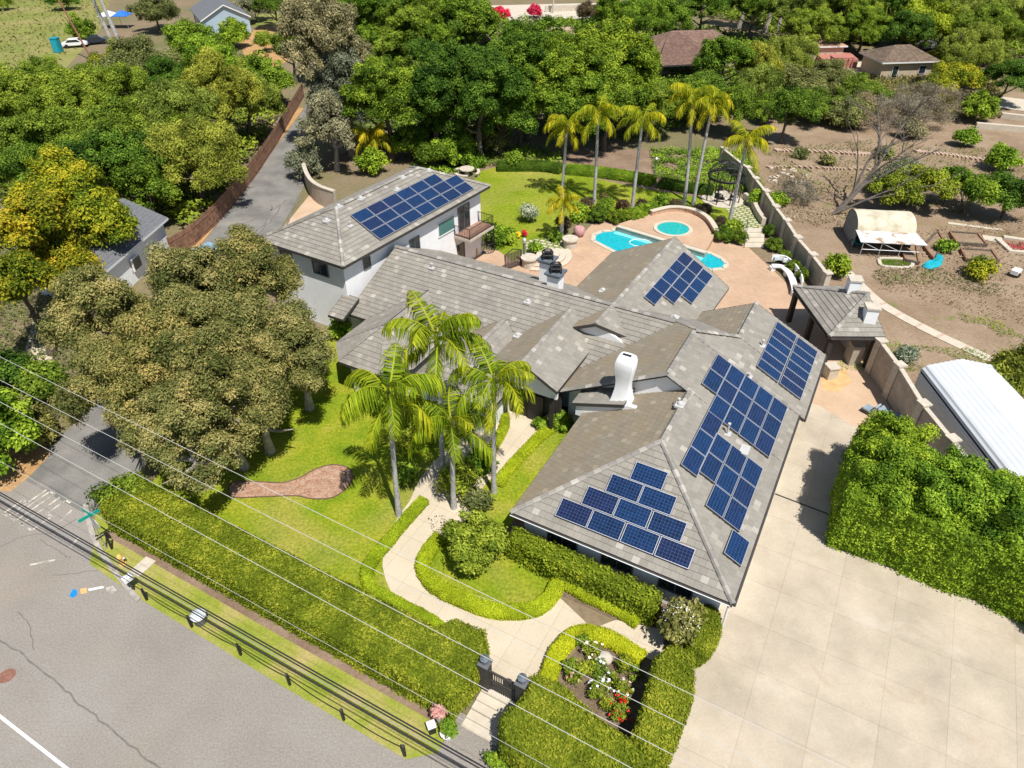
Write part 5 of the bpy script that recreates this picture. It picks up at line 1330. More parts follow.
# ------------------------------------------------------------------ gate, steps and street furniture
def single(mb, name, mats, label, cat, group=None, **k): return tag(mb.build(name, mats, **k), label, cat, group)
for b, lab in ((-8.55,'dark square gate post with a glass lantern left of the gate'),(-6.75,'dark square gate post with a glass lantern right of the gate')):
    c = W(-7.55,b); o = thing('gate_post', c, lab, 'gate post', 'posts of the pedestrian gate')
    MB().box((c[0],c[1],1.05),(.42,.42,2.1),ROTA).build('post', M['fascia'], o)
    MB().box((c[0],c[1],2.13),(.52,.52,.08),ROTA).build('post_cap', M['greymetal'], o)
    MB().lathe([(.14,0),(.16,.05),(.16,.26),(.22,.30),(.05,.40)], (c[0],c[1],2.17), 8).build('lantern', M['cap'], o)
o = thing('gate', W(-7.55,-7.65), 'dark slatted pedestrian gate between two lantern posts', 'gate')
mb = MB(); A = Vector(W(-7.55,-8.3)); B = Vector(W(-7.55,-7.0)); d = (B-A).normalized(); rz = math.atan2(d.y,d.x)
for z in (.15,1.0,1.65): c = (A+B)/2; mb.box((c.x,c.y,z),(1.3,.07,.12),rz)
for e in (A,B): mb.box((e.x,e.y,.9),(.09,.08,1.6),rz)
mb.build('gate_frame', M['fascia'], o)
mb = MB()
for i in range(11): p = A.lerp(B,(i+1)/12); mb.box((p.x,p.y,.9),(.05,.03,1.5),rz)
for i in range(3): c = (A+B)/2; mb.box((c.x,c.y,.35+.2*i),(1.25,.03,.05),rz)
mb.build('slats', M['fascia'], o)
o = thing('stair', W(-8.4,-7.75), 'stone steps climbing from the street apron to the gate', 'steps')
for i in range(5):
    a = -9.3+i*.42; c = W(a,-7.78); MB().box((c[0],c[1],.02+.025*i),(.41,1.75,.05+.05*i),ROTA).build('step', M['coping'], o, bevel=.012)
def pot(x, y, r, h, mat, lab, plant=None, group=None):
    o = thing('flower_pot', (x,y,0), lab, 'flower pot', group)
    MB().lathe([(r*.62,0),(r*.9,h*.6),(r,h*.95),(r*1.08,h),(r*.9,h*.96)], (0,0,0), 16).build('pot', mat, o, smooth=True, local=True)
    if plant:
        q, t = crown_quads(r*1.5, r*1.5, r*1.2, .12, .5, .9, ragged=.3); me = mesh_quads('foliage', q, t, M[plant]); f = bpy.data.objects.new('foliage', me); col.objects.link(f); f.parent = o; f.location = (0,0,h+r*.6)
    return o
gp_ = 'white pots at the foot of the gate steps'
x,y = g(448,737); o = pot(x,y,.30,.42,M['whitepaint'],'white pot of leafy pink flowers left of the gate steps','l_bright',gp_); blossoms(o,.3,1.0,14,M['l_pink'],.09)
x,y = g(498,766); o = pot(x,y,.32,.45,M['whitepaint'],'white pot of leafy pink flowers right of the gate steps','l_bright',gp_); blossoms(o,.3,1.0,14,M['l_pink'],.09)
x,y = g(441,724); pot(x,y,.2,.9,M['stone'],'small pale urn beside the left white pot','l_pink')
x,y = g(432,731); o = thing('newspaper_box', (x,y,0), 'small black and white box on the verge by the apron', 'box')
MB().box((0,0,.25),(.3,.3,.5),.4).build('body', M['black'], o, local=True); MB().box((0,0,.53),(.36,.36,.06),.4).build('lid', M['whitepaint'], o, local=True)
bg_ = 'dark bollards along the grass verge'
ends = ['nearest the street corner','second from the street corner','third from the street corner','fourth from the street corner','second from the gate apron','nearest the gate apron']
for i, (px,py) in enumerate([(147,601),(192,628),(241,656),(290,686),(344,721),(405,757)]):
    x,y = g(px,py-1); o = thing('bollard', (x,y,0), 'short dark post on the verge edge, '+ends[i], 'bollard', bg_)
    MB().box((0,0,.42),(.10,.10,.84),ROTA).build('post', M['black'], o, local=True); MB().box((0,0,.86),(.12,.12,.05),ROTA).build('cap', M['fascia'], o, local=True)
bc_ = [g(px,py-1) for px,py in [(147,601),(192,628),(241,656),(290,686),(344,721),(405,757)]]
mb = MB()
for p, q in zip(bc_, bc_[1:]):
    pts = [(p[0]+(q[0]-p[0])*t/8, p[1]+(q[1]-p[1])*t/8, .72-.22*(1-((t-4)/4)**2)) for t in range(9)]; mb.tube(pts,.014,4,caps=False)
single(mb,'chain',M['black'],'thin dark chain slung between the verge bollards','chain')
# street sign and stop sign seen from behind
x,y = g(107,549); o = thing('street_sign', (x,y,0), 'steel post with green street name blades at the corner', 'street sign')
MB().tube([(0,0,0),(0,0,2.55)],.035,8).build('pole', M['galv'], o, local=True)
gs = plain('sign green', (.01,.30,.24), .5, var=.05)
mb = MB(); mb.box((0,0,2.62),(1.05,.03,.20),R(48)); mb.build('name_blade', gs, o, local=True)
mb = MB(); mb.box((0,0,2.85),(.8,.03,.18),R(-30)); mb.build('name_blade', gs, o, local=True)
mb = MB(); c = Vector((.09,.02,2.02)); u = Vector((math.cos(R(-35)),math.sin(R(-35)),0)); v = Vector((0,0,1)); 
oc = [c+(u*math.cos(R(22.5+45*k))+v*math.sin(R(22.5+45*k)))*.38 for k in range(8)]; nn = u.cross(v)*.012
mb.face([p+nn for p in oc]); mb.face([p-nn for p in oc[::-1]])
for k in range(8): l=(k+1)%8; mb.face([oc[k]-nn,oc[l]-nn,oc[l]+nn,oc[k]+nn])
mb.build('stop_plate', M['galv'], o, local=True)
x,y = g(112,549); o = thing('marker_post', (x,y,0), 'dark angled wooden marker post beside the street sign', 'post')
MB().tube([(0,0,0),(0.05,.02,1.25)],.06,6).build('post', M['black'], o, local=True); MB().tube([(0.05,.02,1.2),(-.35,-.25,1.05)],.045,6).build('brace', M['black'], o, local=True)
x,y = g(123,564); o = thing('fire_hydrant', (x,y,0), 'yellow and white fire hydrant on the verge near the street sign', 'hydrant')
yl = plain('hydrant yellow', (.72,.42,.12), .5); MB().lathe([(.17,0),(.17,.06),(.12,.08),(.12,.52),(.16,.54),(.15,.62),(.08,.72),(.03,.76)],(0,0,0),14).build('body', yl, o, smooth=True, local=True)
for s in (-1,1): MB().tube([(0,0,.42),(s*.2,.06,.42)],.055,8).build('nozzle', M['whitepaint'], o, local=True)
x,y = g(134,590); o = thing('mailbox', (x,y,0), 'white box on a short post at the verge edge', 'mailbox')
MB().box((0,0,.4),(.10,.10,.8),.2).build('post', M['fascia'], o, local=True); MB().box((0,0,.95),(.5,.32,.34),.9).build('box', M['whitepaint'], o, local=True, bevel=.06)
x,y = g(201,622); o = thing('transformer_drum', (x,y,0), 'white domed utility drum on a dark base under the cables', 'utility drum')
MB().lathe([(.28,0),(.28,.5),(.25,.52)],(0,0,0),20).build('base', M['greymetal'], o, local=True); MB().lathe([(.36,.5),(.38,.56),(.32,.68),(.16,.76),(.02,.78)],(0,0,0),20).build('dome', M['whitemetal'], o, smooth=True, local=True)
# overhead wires along the street
def wire(pts_a, b0, b1, z, r, mat, lab, group, sag=.25):
    mb = MB(); pts = []
    for i in range(49):
        t = -.8+2.4*i/48; b = b0+(b1-b0)*t; pts.append(W(pts_a[0]+(pts_a[1]-pts_a[0])*t, b, z-sag*max(-.5, 4*t*(1-t))))
    mb.tube(pts, r, 5); return single(mb,'power_line',mat,lab,'wire',group)
wl = plain('bare aluminium wire', (.52,.50,.46), .5, var=.02, bmp=0); wk = plain('black cable', (.03,.03,.033), .6, var=.1, bmp=0)
wg = 'pale overhead wires'
wire((-9.2,-10.3), -52, 12, 11.2, .0095, wl, 'pale overhead wire highest in the picture, crossing the mulch bed', wg)
wire((-10.3,-11.2), -52, 12, 11.2, .0095, wl, 'pale overhead wire second from the top, over the front lawn', wg)
wire((-11.2,-12.1), -52, 12, 11.2, .0095, wl, 'pale overhead wire third from the top, over the hedge edge', wg)
wire((-12.0,-12.95), -52, 12, 11.2, .0095, wl, 'pale overhead wire fourth from the top, over the long hedge', wg)
wire((-12.9,-13.05), -52, 12, 9.4, .006, wl, 'thinnest pale wire just below the four bright ones', wg)
kg = 'black cables above the verge'
wire((-12.62,-12.22), -44, 8, 5.1, .03, wk, 'black cable at the top of the lower bundle', kg, .15)
wire((-12.72,-12.32), -44, 8, 5.1, .027, wk, 'black cable second in the lower bundle', kg, .15)
wire((-12.82,-12.42), -44, 8, 5.1, .012, M['galv'], 'grey strand between the black cables', kg, .15)
wire((-12.95,-12.55), -44, 8, 5.05, .024, wk, 'black cable at the bottom of the lower bundle', kg, .15)
# rose garden boulder
x,y = g(604,660); me = MB()
q, t = crown_quads(.5,.38,.3,.2) if False else (CS4*np.array([.42,.34,.28]),0)
q = q*(1+.12*np.array([[noise.noise(Vector(v*3)) for v in f] for f in q])[:,:,None])
for f in q: me.face([tuple(v+np.array([x,y,.15])) for v in f])
single(me,'boulder',M['stone'],'pale boulder in the middle of the rose garden','rock',smooth=True)

# ------------------------------------------------------------------ block wall with pillars
wall_px = [(748,168),(756,179),(766,191.5),(776,207),(787,221),(798,238),(813,255),(827.5,273.6)]
zt_ = 1.95
wpts = [g(x,y,zt_) for x,y in wall_px]
o = thing('block_wall', wpts[3], 'tan block wall with capped pillars between patio and hillside', 'wall')
def wallrun(pts, o, zt, grp=None):
    for p, q in zip(pts, pts[1:]):
        mb = MB(); mb.prism(band([p,q],.2), -.1, zt-.08); mb.build('wall_panel', M['block'], o)
        mb = MB(); mb.prism(band([p,q],.3), zt-.08, zt); mb.build('coping', M['stone'], o)
    for p in pts:
        pl = MB().box((p[0],p[1],zt/2),(.5,.5,zt+.1),AZ*.5).build('pillar', M['stone'], o); MB().box((p[0],p[1],zt+.11),(.66,.66,.12),AZ*.5).build('pillar_cap', M['stone'], pl)
wallrun([(wpts[0][0]-1.2,wpts[0][1]+6)]+wpts, o, zt_)
w2 = [g(881,342,2.6), g(900,365,2.7), g(924,403.7,2.7), g(953,439,2.7), g(985,480,2.7), g(1020,520,2.7)]
o = thing('block_wall', w2[1], 'tall block wall between the driveway and the white metal roof', 'wall')
wallrun(w2, o, 2.65)

# ------------------------------------------------------------------ pavilion
def LL(a,b,z=0): return W(a,b,z)
p1_ = (30.4,-3.4); p2_ = (24.5,.2); p3_ = (26.3,3.6); p4_ = (32.2,0.0); ap = (28.7,1.75)
pav = thing('pavilion', W(28,0), 'open tiled-roof pavilion with two white chimneys against the block wall', 'pavilion')
ze = 2.85; za = 4.5
A1,A2,A3,A4 = [W(p[0],p[1],ze) for p in (p1_,p2_,p3_,p4_)]; AP = W(ap[0],ap[1],za); AB = W(30.0,3.4,za); 
roof([([A1,A2,AP],0),([A2,A3,AP],0),([A4,A1,AP],0)], [(A2,AP),(A1,AP)], parent=pav)
gable_ = MB(); gable_.face([A3,A4,AP]); gable_.face([A4,A3,AP]); gable_.build('back_panel', M['stucco'], pav)
for q_, off in ((p1_,(-.4,.4)),(p2_,(.35,.15)),(p3_,(.1,-.5)),(p4_,(-.5,-.3)),((27.45,-1.6),(.2,.3))):
    c = W(q_[0]+off[0],q_[1]+off[1]); MB().box((c[0],c[1],ze/2),(.34,.34,ze),.1).build('post', M['darkrecess'], pav)
mb = MB(); q_ = [W(p[0],p[1],ze-.22) for p in (p1_,p2_,p3_,p4_)]
for A,B in zip(q_, q_[1:]+q_[:1]):
    A,B = Vector(A),Vector(B); mb.tube([A.lerp(B,.04),A.lerp(B,.96)],.11,4)
mb.build('beam', M['darkrecess'], pav)
cw = MB(); cw.prism(wp([(27.0,2.9),(31.2,.7),(31.5,1.2),(27.3,3.4)]),0,ze-.1); cw.build('back_wall', M['block'], pav)
cw = MB(); cw.prism(wp([(27.2,2.1),(30.5,.1),(30.8,.6),(27.5,2.6)]),0,.95); cw.build('counter', M['stone'], pav)
cw = MB(); cw.prism(wp([(26.0,2.0),(26.9,1.5),(27.3,2.2),(26.4,2.7)]),0,1.6); cw.build('grill_block', M['block'], pav)
for px,py,zc in ((855,281,4.6),(872,309,4.0)):
    c = g(px,py,zc+.3); ch = MB().box((c[0],c[1],zc-.3),(.8,.8,1.5),AZ*-.3).build('chimney', M['stucco'], pav)
    MB().box((c[0],c[1],zc+.50),(.95,.95,.12),AZ*-.3).build('chimney_cap', M['stone'], ch)
c = g(829,377); single(MB().box((c[0],c[1],.45),(.7,.7,.9),.2).box((c[0],c[1],.95),(.85,.85,.1),.2),'pedestal',M['stone'],'pale stone pedestal beside the pavilion and the garage corner','pedestal')
S('stain', gp([(822,372),(845,368),(852,382),(838,392),(822,390)]), .0175, plain('orange rust stain',(.60,.37,.17),.9,var=.2,scale=2), None)
# patio chairs by the screen hedge
lg = 'grey chairs behind the driveway hedge'
for px,py,lab in ((868,413,'grey cushioned chair left of its pair behind the driveway hedge'),(890,418,'grey lounge chair against the block wall')):
    x,y = g(px,py); o = thing('lounge_chair',(x,y,0),lab,'chair',lg,rz=-.9)
    cu = plain('blue grey cushion',(.26,.32,.36),.9); L_ = 1.6 if px > 880 else .7
    MB().box((0,0,.36),(L_,.65,.14)).build('seat',cu,o,local=True,bevel=.03); MB().box((L_/2,0,.62),(.14,.65,.6),mat=Matrix.Rotation(.3,3,'Y')).build('backrest',cu,o,local=True,bevel=.03)
    for sx in (-1,1):
        for sy in (-1,1): MB().box((sx*(L_/2-.08),sy*.28,.15),(.05,.05,.3)).build('leg',M['black'],o,local=True)
# curved bench
o = thing('curved_bench', g(783,275), 'white curved stone bench with blue and white cushions on the patio', 'bench')
arc = smoothpoly([g(*p) for p in [(771,270),(781,271),(789,279),(793,290),(794,296)]],6,False)
mb = MB(); mb.prism(band(arc,.55),.36,.46); mb.build('seat',M['whitepaint'],o)
arcb = smoothpoly([g(*p) for p in [(770,264.5),(783,265.5),(793,274),(799,284),(800,292)]],6,False)
mb = MB(); mb.prism(band(arcb,.12),.46,.95); mb.build('backrest',M['whitepaint'],o)
for k in (1,10,-2): p = arc[k]; MB().box((p[0],p[1],.18),(.5,.4,.36),.3).build('leg',M['whitepaint'],o)
for k,mm in ((3,(.55,.68,.72)),(7,(.75,.78,.8)),(11,(.10,.22,.42)),(15,(.35,.34,.34))):
    p = arcb[k]; c_ = single(MB().box((p[0]-.15,p[1]-.12,.66),(.42,.16,.4),.6+k*-.1),'cushion',plain('cushion fabric %d'%k,mm,.9),{3:'pale blue cushion at the far end of the curved bench',7:'white cushion second along the curved bench',11:'dark blue cushion in the middle of the curved bench',15:'grey cushion at the near end of the curved bench'}[k],'cushion','cushions on the curved bench',bevel=.05)

# ------------------------------------------------------------------ pool, spa, garden steps
pool = thing('swimming_pool', g(640,245), 'turquoise swimming pool with pale coping and a raised tile back wall', 'swimming pool')
ppx = [(593,241),(594,235),(602,231.5),(612,231),(616,228.5),(660,240),(704,251.5),(712,254),(722,259),(727,264),(724,269),(712,270),(700,268),(640,256),(618,254)]
pp = gp(ppx)
mb = MB(); q = pp if area2(pp) > 0 else pp[::-1]
tess(mb,[(p[0],p[1],.02) for p in q],0); mb.build('water',M['water'],pool)
mb = MB(); n = len(pp); cx = sum(p[0] for p in pp)/n; cy = sum(p[1] for p in pp)/n
for i in range(n): mb.prism(band([pp[i],pp[(i+1)%n]],.42),0,.07)
mb.build('coping',M['coping'],pool)
bwA, bwB = g(618,226,.45), g(706,252.5,.45); tl = wallmat('slate waterline tile',(.33,.34,.30),(.40,.41,.36),(.28,.28,.26),.3,.15,.01)
mb = MB(); mb.prism(band([bwA,bwB],.45),0,.44); mb.build('back_wall',tl,pool); mb = MB(); mb.prism(band([bwA,bwB],.55),.44,.51); mb.build('wall_coping',M['coping'],pool)
ar = Vector((bwB[0]-bwA[0],bwB[1]-bwA[1],0)).normalized(); an = Vector((ar.y,-ar.x,0))
mb = MB(); mb.prism([(p[0]+an.x*s,p[1]+an.y*s) for p,s in ((bwA,.3),(bwB,.3),(bwB,.85),(bwA,.85))],.022,.03); mb.build('ledge',plain('pool ledge',(.20,.62,.62),.3),pool)
mb = MB(); x,y = g(640,243)
mb.tube([(x+math.cos(t*.5)*1.0,y+math.sin(t*.5)*.75,.035) for t in range(10)],.04,5); single(mb,'pool_hose',M['whitepaint'],'white floating cleaner hose curled on the pool water','hose')
sd_px = [(618,224),(650,213.5),(672,208.5),(695,211),(709,219),(716,231),(712,240),(706,250)]
mb = MB(); mb.prism([g(x_,y_,.55) for x_,y_ in sd_px],0,.55)
spa = thing('spa', g(682,228,.6), 'raised round spa with turquoise water behind the pool', 'spa')
mb.build('deck',M['paver'],spa)
sc_ = g(673,228.5,.6); mb = MB(); mb.lathe([(1.85,0),(1.85,.09),(1.5,.09),(1.5,.03)],(sc_[0],sc_[1],.55),32,sy=.95); mb.build('rim',M['coping'],spa)
mb = MB(); mb.lathe([(1.5,0),(1.49,.02)],(sc_[0],sc_[1],.57),32,sy=.95); mb.build('water',M['spawater'],spa)
cw_ = smoothpoly([g(x_,y_,1.0) for x_,y_ in [(651,211),(672,206.5),(693,209),(708,217),(717,230)]],5,False)
mb = MB(); mb.prism(band(cw_,.35),0,.95); mb.build('seat_wall',M['paver'],spa); mb = MB(); mb.prism(band(cw_,.5),.95,1.03); mb.build('wall_coping',M['coping'],spa)
o = thing('garden_steps', g(753,241), 'four pale stone steps from the patio up to the gazebo lawn', 'steps')
A,B,Cc,D = [Vector((*g(x_,y_),0)) for x_,y_ in ((744,248),(764,248),(745,233),(763,233))]
for i in range(4):
    t0,t1 = i/4,(i+1)/4; P=[A.lerp(Cc,t0),B.lerp(D,t0),B.lerp(D,t1),A.lerp(Cc,t1)]
    mb = MB(); mb.prism([(p.x,p.y) for p in P],0,.13*(i+1)); mb.build('step',M['coping'],o,bevel=.02)
mb = MB()
for e in (A,): mb.tube([e+Vector((0,0,0)),e+Vector((0,0,1.0)),e.lerp(Cc,1)+Vector((0,0,1.5)),e.lerp(Cc,1)+Vector((0,0,.5))],.03,6)
mb.build('handrail',M['greymetal'],o)
S('flagstone_terrace', gp([(742,232),(764,232),(757,214),(746,200),(722,203),(728,212),(738,222)]), .03, gridmat('flagstones in turf',(.56,.50,.39),(.50,.45,.34),(.17,.22,.04),.62,.5,.4,.10,.5,varscale=1.2,var=.2), 'flagstones set in turf below the gazebo')
S('flagstone_landing', gp([(519,262),(545,262),(566,250),(560,238),(528,240)]), .03, M['flag'] if 'flag' in M else bpy.data.materials['flagstones in turf'], 'flagstones set in turf above the rounded steps')
o = thing('garden_steps', g(552,262), 'rounded fan of pale stone steps below the young palm', 'steps')
ctr = g(538,256)
for i in range(4):
    r = 3.1-.55*i; mb = MB(); pts = [(ctr[0]+math.cos(a)*r,ctr[1]+math.sin(a)*r*.95) for a in np.linspace(R(-105),R(25),14)]+[ctr]
    mb.prism(pts,0,.14*(i+1),1,0); mb.build('step',[M['coping'],M['paver']],o)
for px,py,lab in ((529,266,'round pale pedestal left of the rounded steps'),(570,247,'round pale pedestal right of the rounded steps')):
    x,y = g(px,py); single(MB().lathe([(.62,0),(.62,.75),(.75,.78),(.75,.9)],(x,y,0),20),'pedestal',M['stone'],lab,'pedestal','pedestals of the rounded steps')
x,y = g(579,236); single(MB().lathe([(.28,0),(.5,.25),(.56,.62),(.44,.88),(.4,.92)],(x,y,0),18),'urn',plain('pink mottled urn',(.50,.27,.27),.8,var=.35,scale=10),'pink mottled urn on the pool deck','urn',smooth=True)
x,y = g(524,263); o = thing('lamp_post',(x,y,0),'grey lamp post beside the rounded steps','lamp post')
MB().tube([(0,0,0),(0,0,2.0)],.12,8).build('post',M['greymetal'],o,local=True); MB().lathe([(.18,2.0),(.2,2.3),(.05,2.45)],(0,0,0),8).build('lantern',M['galv'],o,local=True)
x,y = g(513,268); o = thing('iron_gate',(x,y,0),'dark ornate iron garden gate beside the lamp post','gate')
mb = MB(); d_=Vector((.8,.6,0))
mb.tube([d_*-.9,d_*-.9+Vector((0,0,1.5)),Vector((0,0,1.85)),d_*.9+Vector((0,0,1.5)),d_*.9],.05,5); mb.tube([d_*-.9+Vector((0,0,.15)),d_*.9+Vector((0,0,.15))],.04,5); mb.build('frame',M['black'],o,local=True)
mb = MB()
for i in range(11): t=-.8+i*.16; mb.box(tuple(d_*t+Vector((0,0,.85))),(.10,.03,1.4),math.atan2(.6,.8))
mb.build('bars',plain('brown iron',(.10,.07,.07),.6),o,local=True)
x,y = g(486,250); o = thing('spiral_trellis',(x,y,0),'black round wrought iron trellis under the balcony','trellis')
mb = MB()
for zz in (.05,.9,1.8,2.4): mb.tube([(math.cos(t/16*6.283)*.8,math.sin(t/16*6.283)*.8,zz) for t in range(17)],.035,4)
mb.build('hoop',M['black'],o,local=True); mb = MB()
for t in range(20): a=t/20*6.283; mb.tube([(math.cos(a)*.8,math.sin(a)*.8,0),(math.cos(a+.5)*.8,math.sin(a+.5)*.8,2.4)],.02,4)
mb.build('bars',M['black'],o,local=True)
x,y = g(474,256); single(MB().box((x,y,.4),(.6,.5,.8),.3),'planter_box',plain('ochre planter',(.55,.36,.10),.7),'ochre planter box beside the patio door','planter',bevel=.04)
# gazebo
gx = g(722,200); gz = thing('gazebo',(gx[0],gx[1],0),'black wrought iron gazebo with an open domed roof on the back lawn','gazebo')
MB().lathe([(2.15,0),(2.15,.08),(2.0,.1)],(0,0,0),24).build('paved_base',M['stone'],gz,local=True)
for k in range(8):
    a=k*math.pi/4+.2; MB().tube([(math.cos(a)*1.75,math.sin(a)*1.75,.1),(math.cos(a)*1.75,math.sin(a)*1.75,2.55)],.055,6).build('post',M['black'],gz,local=True)
mb = MB()
for zz,r in ((2.5,1.8),(2.65,1.86)): mb.tube([(math.cos(t/24*6.283)*r,math.sin(t/24*6.283)*r,zz) for t in range(25)],.08,5)
for k in range(16):
    a=k*math.pi/8+.2; mb.tube([(math.cos(a)*1.8*math.cos(s),math.sin(a)*1.8*math.cos(s),2.6+1.5*math.sin(s)) for s in np.linspace(0,1.5,7)],.03,4)
for s in (.5,.9): mb.tube([(math.cos(t/24*6.283)*1.8*math.cos(s),math.sin(t/24*6.283)*1.8*math.cos(s),2.6+1.5*math.sin(s)) for t in range(25)],.025,4)
mb.build('dome',M['black'],gz,local=True)
gg = 'black garden chairs in the gazebo'
for k,lab in enumerate(('black garden chair in the gazebo, at the front left','black garden chair in the gazebo, at the right','black garden chair in the gazebo, at the back')):
    a = (3.9,5.9,1.6)[k]; o = thing('garden_chair',(gx[0]+math.cos(a)*.95,gx[1]+math.sin(a)*.95,.1),lab,'chair',gg,rz=a)
    MB().box((0,0,.42),(.5,.5,.06)).build('seat',M['black'],o,local=True); MB().box((.24,0,.72),(.05,.5,.55)).build('backrest',M['black'],o,local=True)
    for sx in (-1,1):
        for sy in (-1,1): MB().box((sx*.2,sy*.2,.2),(.05,.05,.4)).build('leg',M['black'],o,local=True)
o = thing('garden_table',(gx[0],gx[1],.1),'pale round table under the gazebo','table'); MB().lathe([(.5,.68),(.5,.73)],(0,0,0),18).build('tabletop',M['stone'],o,local=True); MB().lathe([(.3,0),(.06,.06),(.06,.68)],(0,0,0),10).build('pedestal',M['black'],o,local=True)
# low curved brick bench wall right of the gazebo
o = band(smoothpoly([g(*p) for p in [(744,199),(752,206),(757,216),(763,225)]],4,False),.4)
mb = MB(); mb.prism(o,0,.7); single(mb,'bench_wall',M['stone'],'low curved stone bench wall between the gazebo and the block wall','wall')
# picnic table and garden lamp
x,y = g(467,175); o = thing('picnic_table',(x,y,0),'round pale concrete picnic table with curved benches at the lawn edge','picnic table')
MB().lathe([(.85,.68),(.85,.78)],(0,0,0),20).build('tabletop',M['stone'],o,local=True); MB().lathe([(.35,0),(.2,.3),(.2,.68)],(0,0,0),12).build('pedestal',M['stone'],o,local=True)
for k in range(3):
    a=k*2.094; mb=MB(); mb.prism(band([(math.cos(a+t)*1.35,math.sin(a+t)*1.35) for t in np.linspace(-.65,.65,7)],.35),.38,.46); mb.prism(band([(math.cos(a+t)*1.35,math.sin(a+t)*1.35) for t in (-.45,-.35)],.25),0,.38); mb.prism(band([(math.cos(a+t)*1.35,math.sin(a+t)*1.35) for t in (.35,.45)],.25),0,.38); mb.build('bench',M['stone'],o,local=True)
for px,py,lab in ((481,165,'slim garden lamp post behind the left lawn hedge'),(654,178,'slim garden lamp post with a teal top on the ivy bank')):
    x,y = g(px,py); o = thing('lamp_post',(x,y,0),lab,'lamp post','slim lamp posts at the back of the garden')
    MB().tube([(0,0,0),(0,0,2.1)],.05,6).build('post',M['greymetal'],o,local=True); MB().lathe([(.22,2.1),(.22,2.22),(.05,2.35)],(0,0,0),10).build('lamp_head',M['galv'],o,local=True)
# air conditioner
x,y = g(346,313); o = thing('air_conditioner',(x,y,0),'pale air conditioner unit in the dark recess beside the bay roof','air conditioner')
MB().box((0,0,.45),(.9,.9,.9),.4).build('cabinet',M['galv'],o,local=True,bevel=.05); MB().lathe([(.36,.9),(.36,.94),(.1,.96)],(0,0,0),16).build('fan_grille',M['black'],o,local=True)
# curved retaining wall by the lane
rw = smoothpoly([g(x_,y_,2.1) for x_,y_ in [(303,163),(306,172),(311,180),(320,186),(334,191)]],5,False)
mb = MB(); mb.prism(band(rw,.3),0,2.05); o = mb.build('retaining_wall',M['block'],origin=None); tag(o,'curved pale block retaining wall beside the lane','wall')
mb = MB(); mb.prism(band(rw,.42),2.05,2.15); mb.build('coping',M['stone'],o)
S('lane_court', gp([(312,192),(338,208),(300,245),(262,272),(255,262),(285,225)]), .005, M['paverlite'], 'orange paved court beside the tall block')

# ------------------------------------------------------------------ wooden fence along the lane
fp = [(-30.6,57.5),(-29.6,60.2),(-29.1,64),(-28.8,70),(-28.8,78),(-29.2,88),(-29.9,98),(-30.6,108)]
o = thing('wooden_fence', fp[3], 'weathered brown board fence along the lane', 'fence')
for p,q in zip(fp,fp[1:]):
    d_=Vector((q[0]-p[0],q[1]-p[1],0)); n=max(1,int(d_.length/.16)); rz=math.atan2(d_.y,d_.x); mb=MB()
    for i in range(n):
        t=(i+.5)/n; mb.box((p[0]+d_.x*t,p[1]+d_.y*t,.95+random.uniform(-.02,.02)),(.145,.025,1.9),rz)
    for z in (.4,1.5): mb.box((p[0]+d_.x*.5,p[1]+d_.y*.5,z),(d_.length,.07,.09),rz)
    mb.build('board_panel',M['fencewood'],o)
for p in fp: MB().box((p[0],p[1],1.0),(.13,.13,2.05),0).build('post',M['fencewood'],o)
# ------------------------------------------------------------------ neighbours
def gabled(name, c, L, Wd, rz, eh, rh, wallm, roofm, label, cat='house', hip=False, ov=.4, chimney=False, wins=()):
    o = thing(name, c, label, cat, None, 0)
    cr,sr = math.cos(rz),math.sin(rz)
    def X(u,v,z): return (c[0]+u*cr-v*sr, c[1]+u*sr+v*cr, z)
    mb=MB(); mb.prism([X(u,v,0)[:2] for u,v in ((-L/2,-Wd/2),(L/2,-Wd/2),(L/2,Wd/2),(-L/2,Wd/2))],0,eh-.12)
    mb.build('wall',wallm,o)
    if not hip:
        for s in (-1,1):
            mb=MB(); e=s*(L/2-.02); pts=[X(e,-Wd/2,eh-.12),X(e,Wd/2,eh-.12),X(e,0,rh-.22)]; pts2=[X(e-s*.15,-Wd/2,eh-.12),X(e-s*.15,Wd/2,eh-.12),X(e-s*.15,0,rh-.22)]
            mb.face(pts); mb.face(pts2[::-1])
            for i in range(3): j=(i+1)%3; mb.face([pts[i],pts2[i],pts2[j],pts[j]])
            mb.build('gable',wallm,o)
    l2,w2_=L/2+ov,Wd/2+ov; ins = w2_ if hip else 0
    e=[X(-l2,-w2_,eh),X(l2,-w2_,eh),X(l2,w2_,eh),X(-l2,w2_,eh)]; r0,r1=X(-l2+ins,0,rh),X(l2-ins,0,rh)
    sl=[([e[0],e[1],r1,r0],0),([e[2],e[3],r0,r1],0)]
    if hip: sl+= [([e[1],e[2],r1],0),([e[3],e[0],r0],0)]
    roof(sl,[],mats=[roofm,M['whitepaint'],roofm],parent=o,lift=.012)
    for u,v,z,w,h in wins:
        rzw = rz if abs(v) > Wd/2-.1 else rz+math.pi/2
        p=X(u,v,z); f=MB().box(p,(w,.14,h),rzw).build('window',M['whitepaint'],o); MB().box(p,(w-.16,.18,h-.16),rzw).build('pane',M['glass'],f)
    return o
ws = M['stucco']; blu = plain('pale blue siding',(.36,.46,.52),.8,var=.05); tanw = plain('tan stucco',(.50,.40,.29),.9,var=.1)
gabled('house',(-35.2,55.0),9.0,6.6,1.46,3.0,4.7,ws,M['roofshingle'],'white neighbour house with a charcoal roof, left of the fence',wins=((-1,-3.52,1.6,1.2,1.1),(4.52,0,1.6,1.3,1.1)))
o = thing('carport',(-26.2,54.0,0),'small blue-grey roofed carport below the fence end','carport')
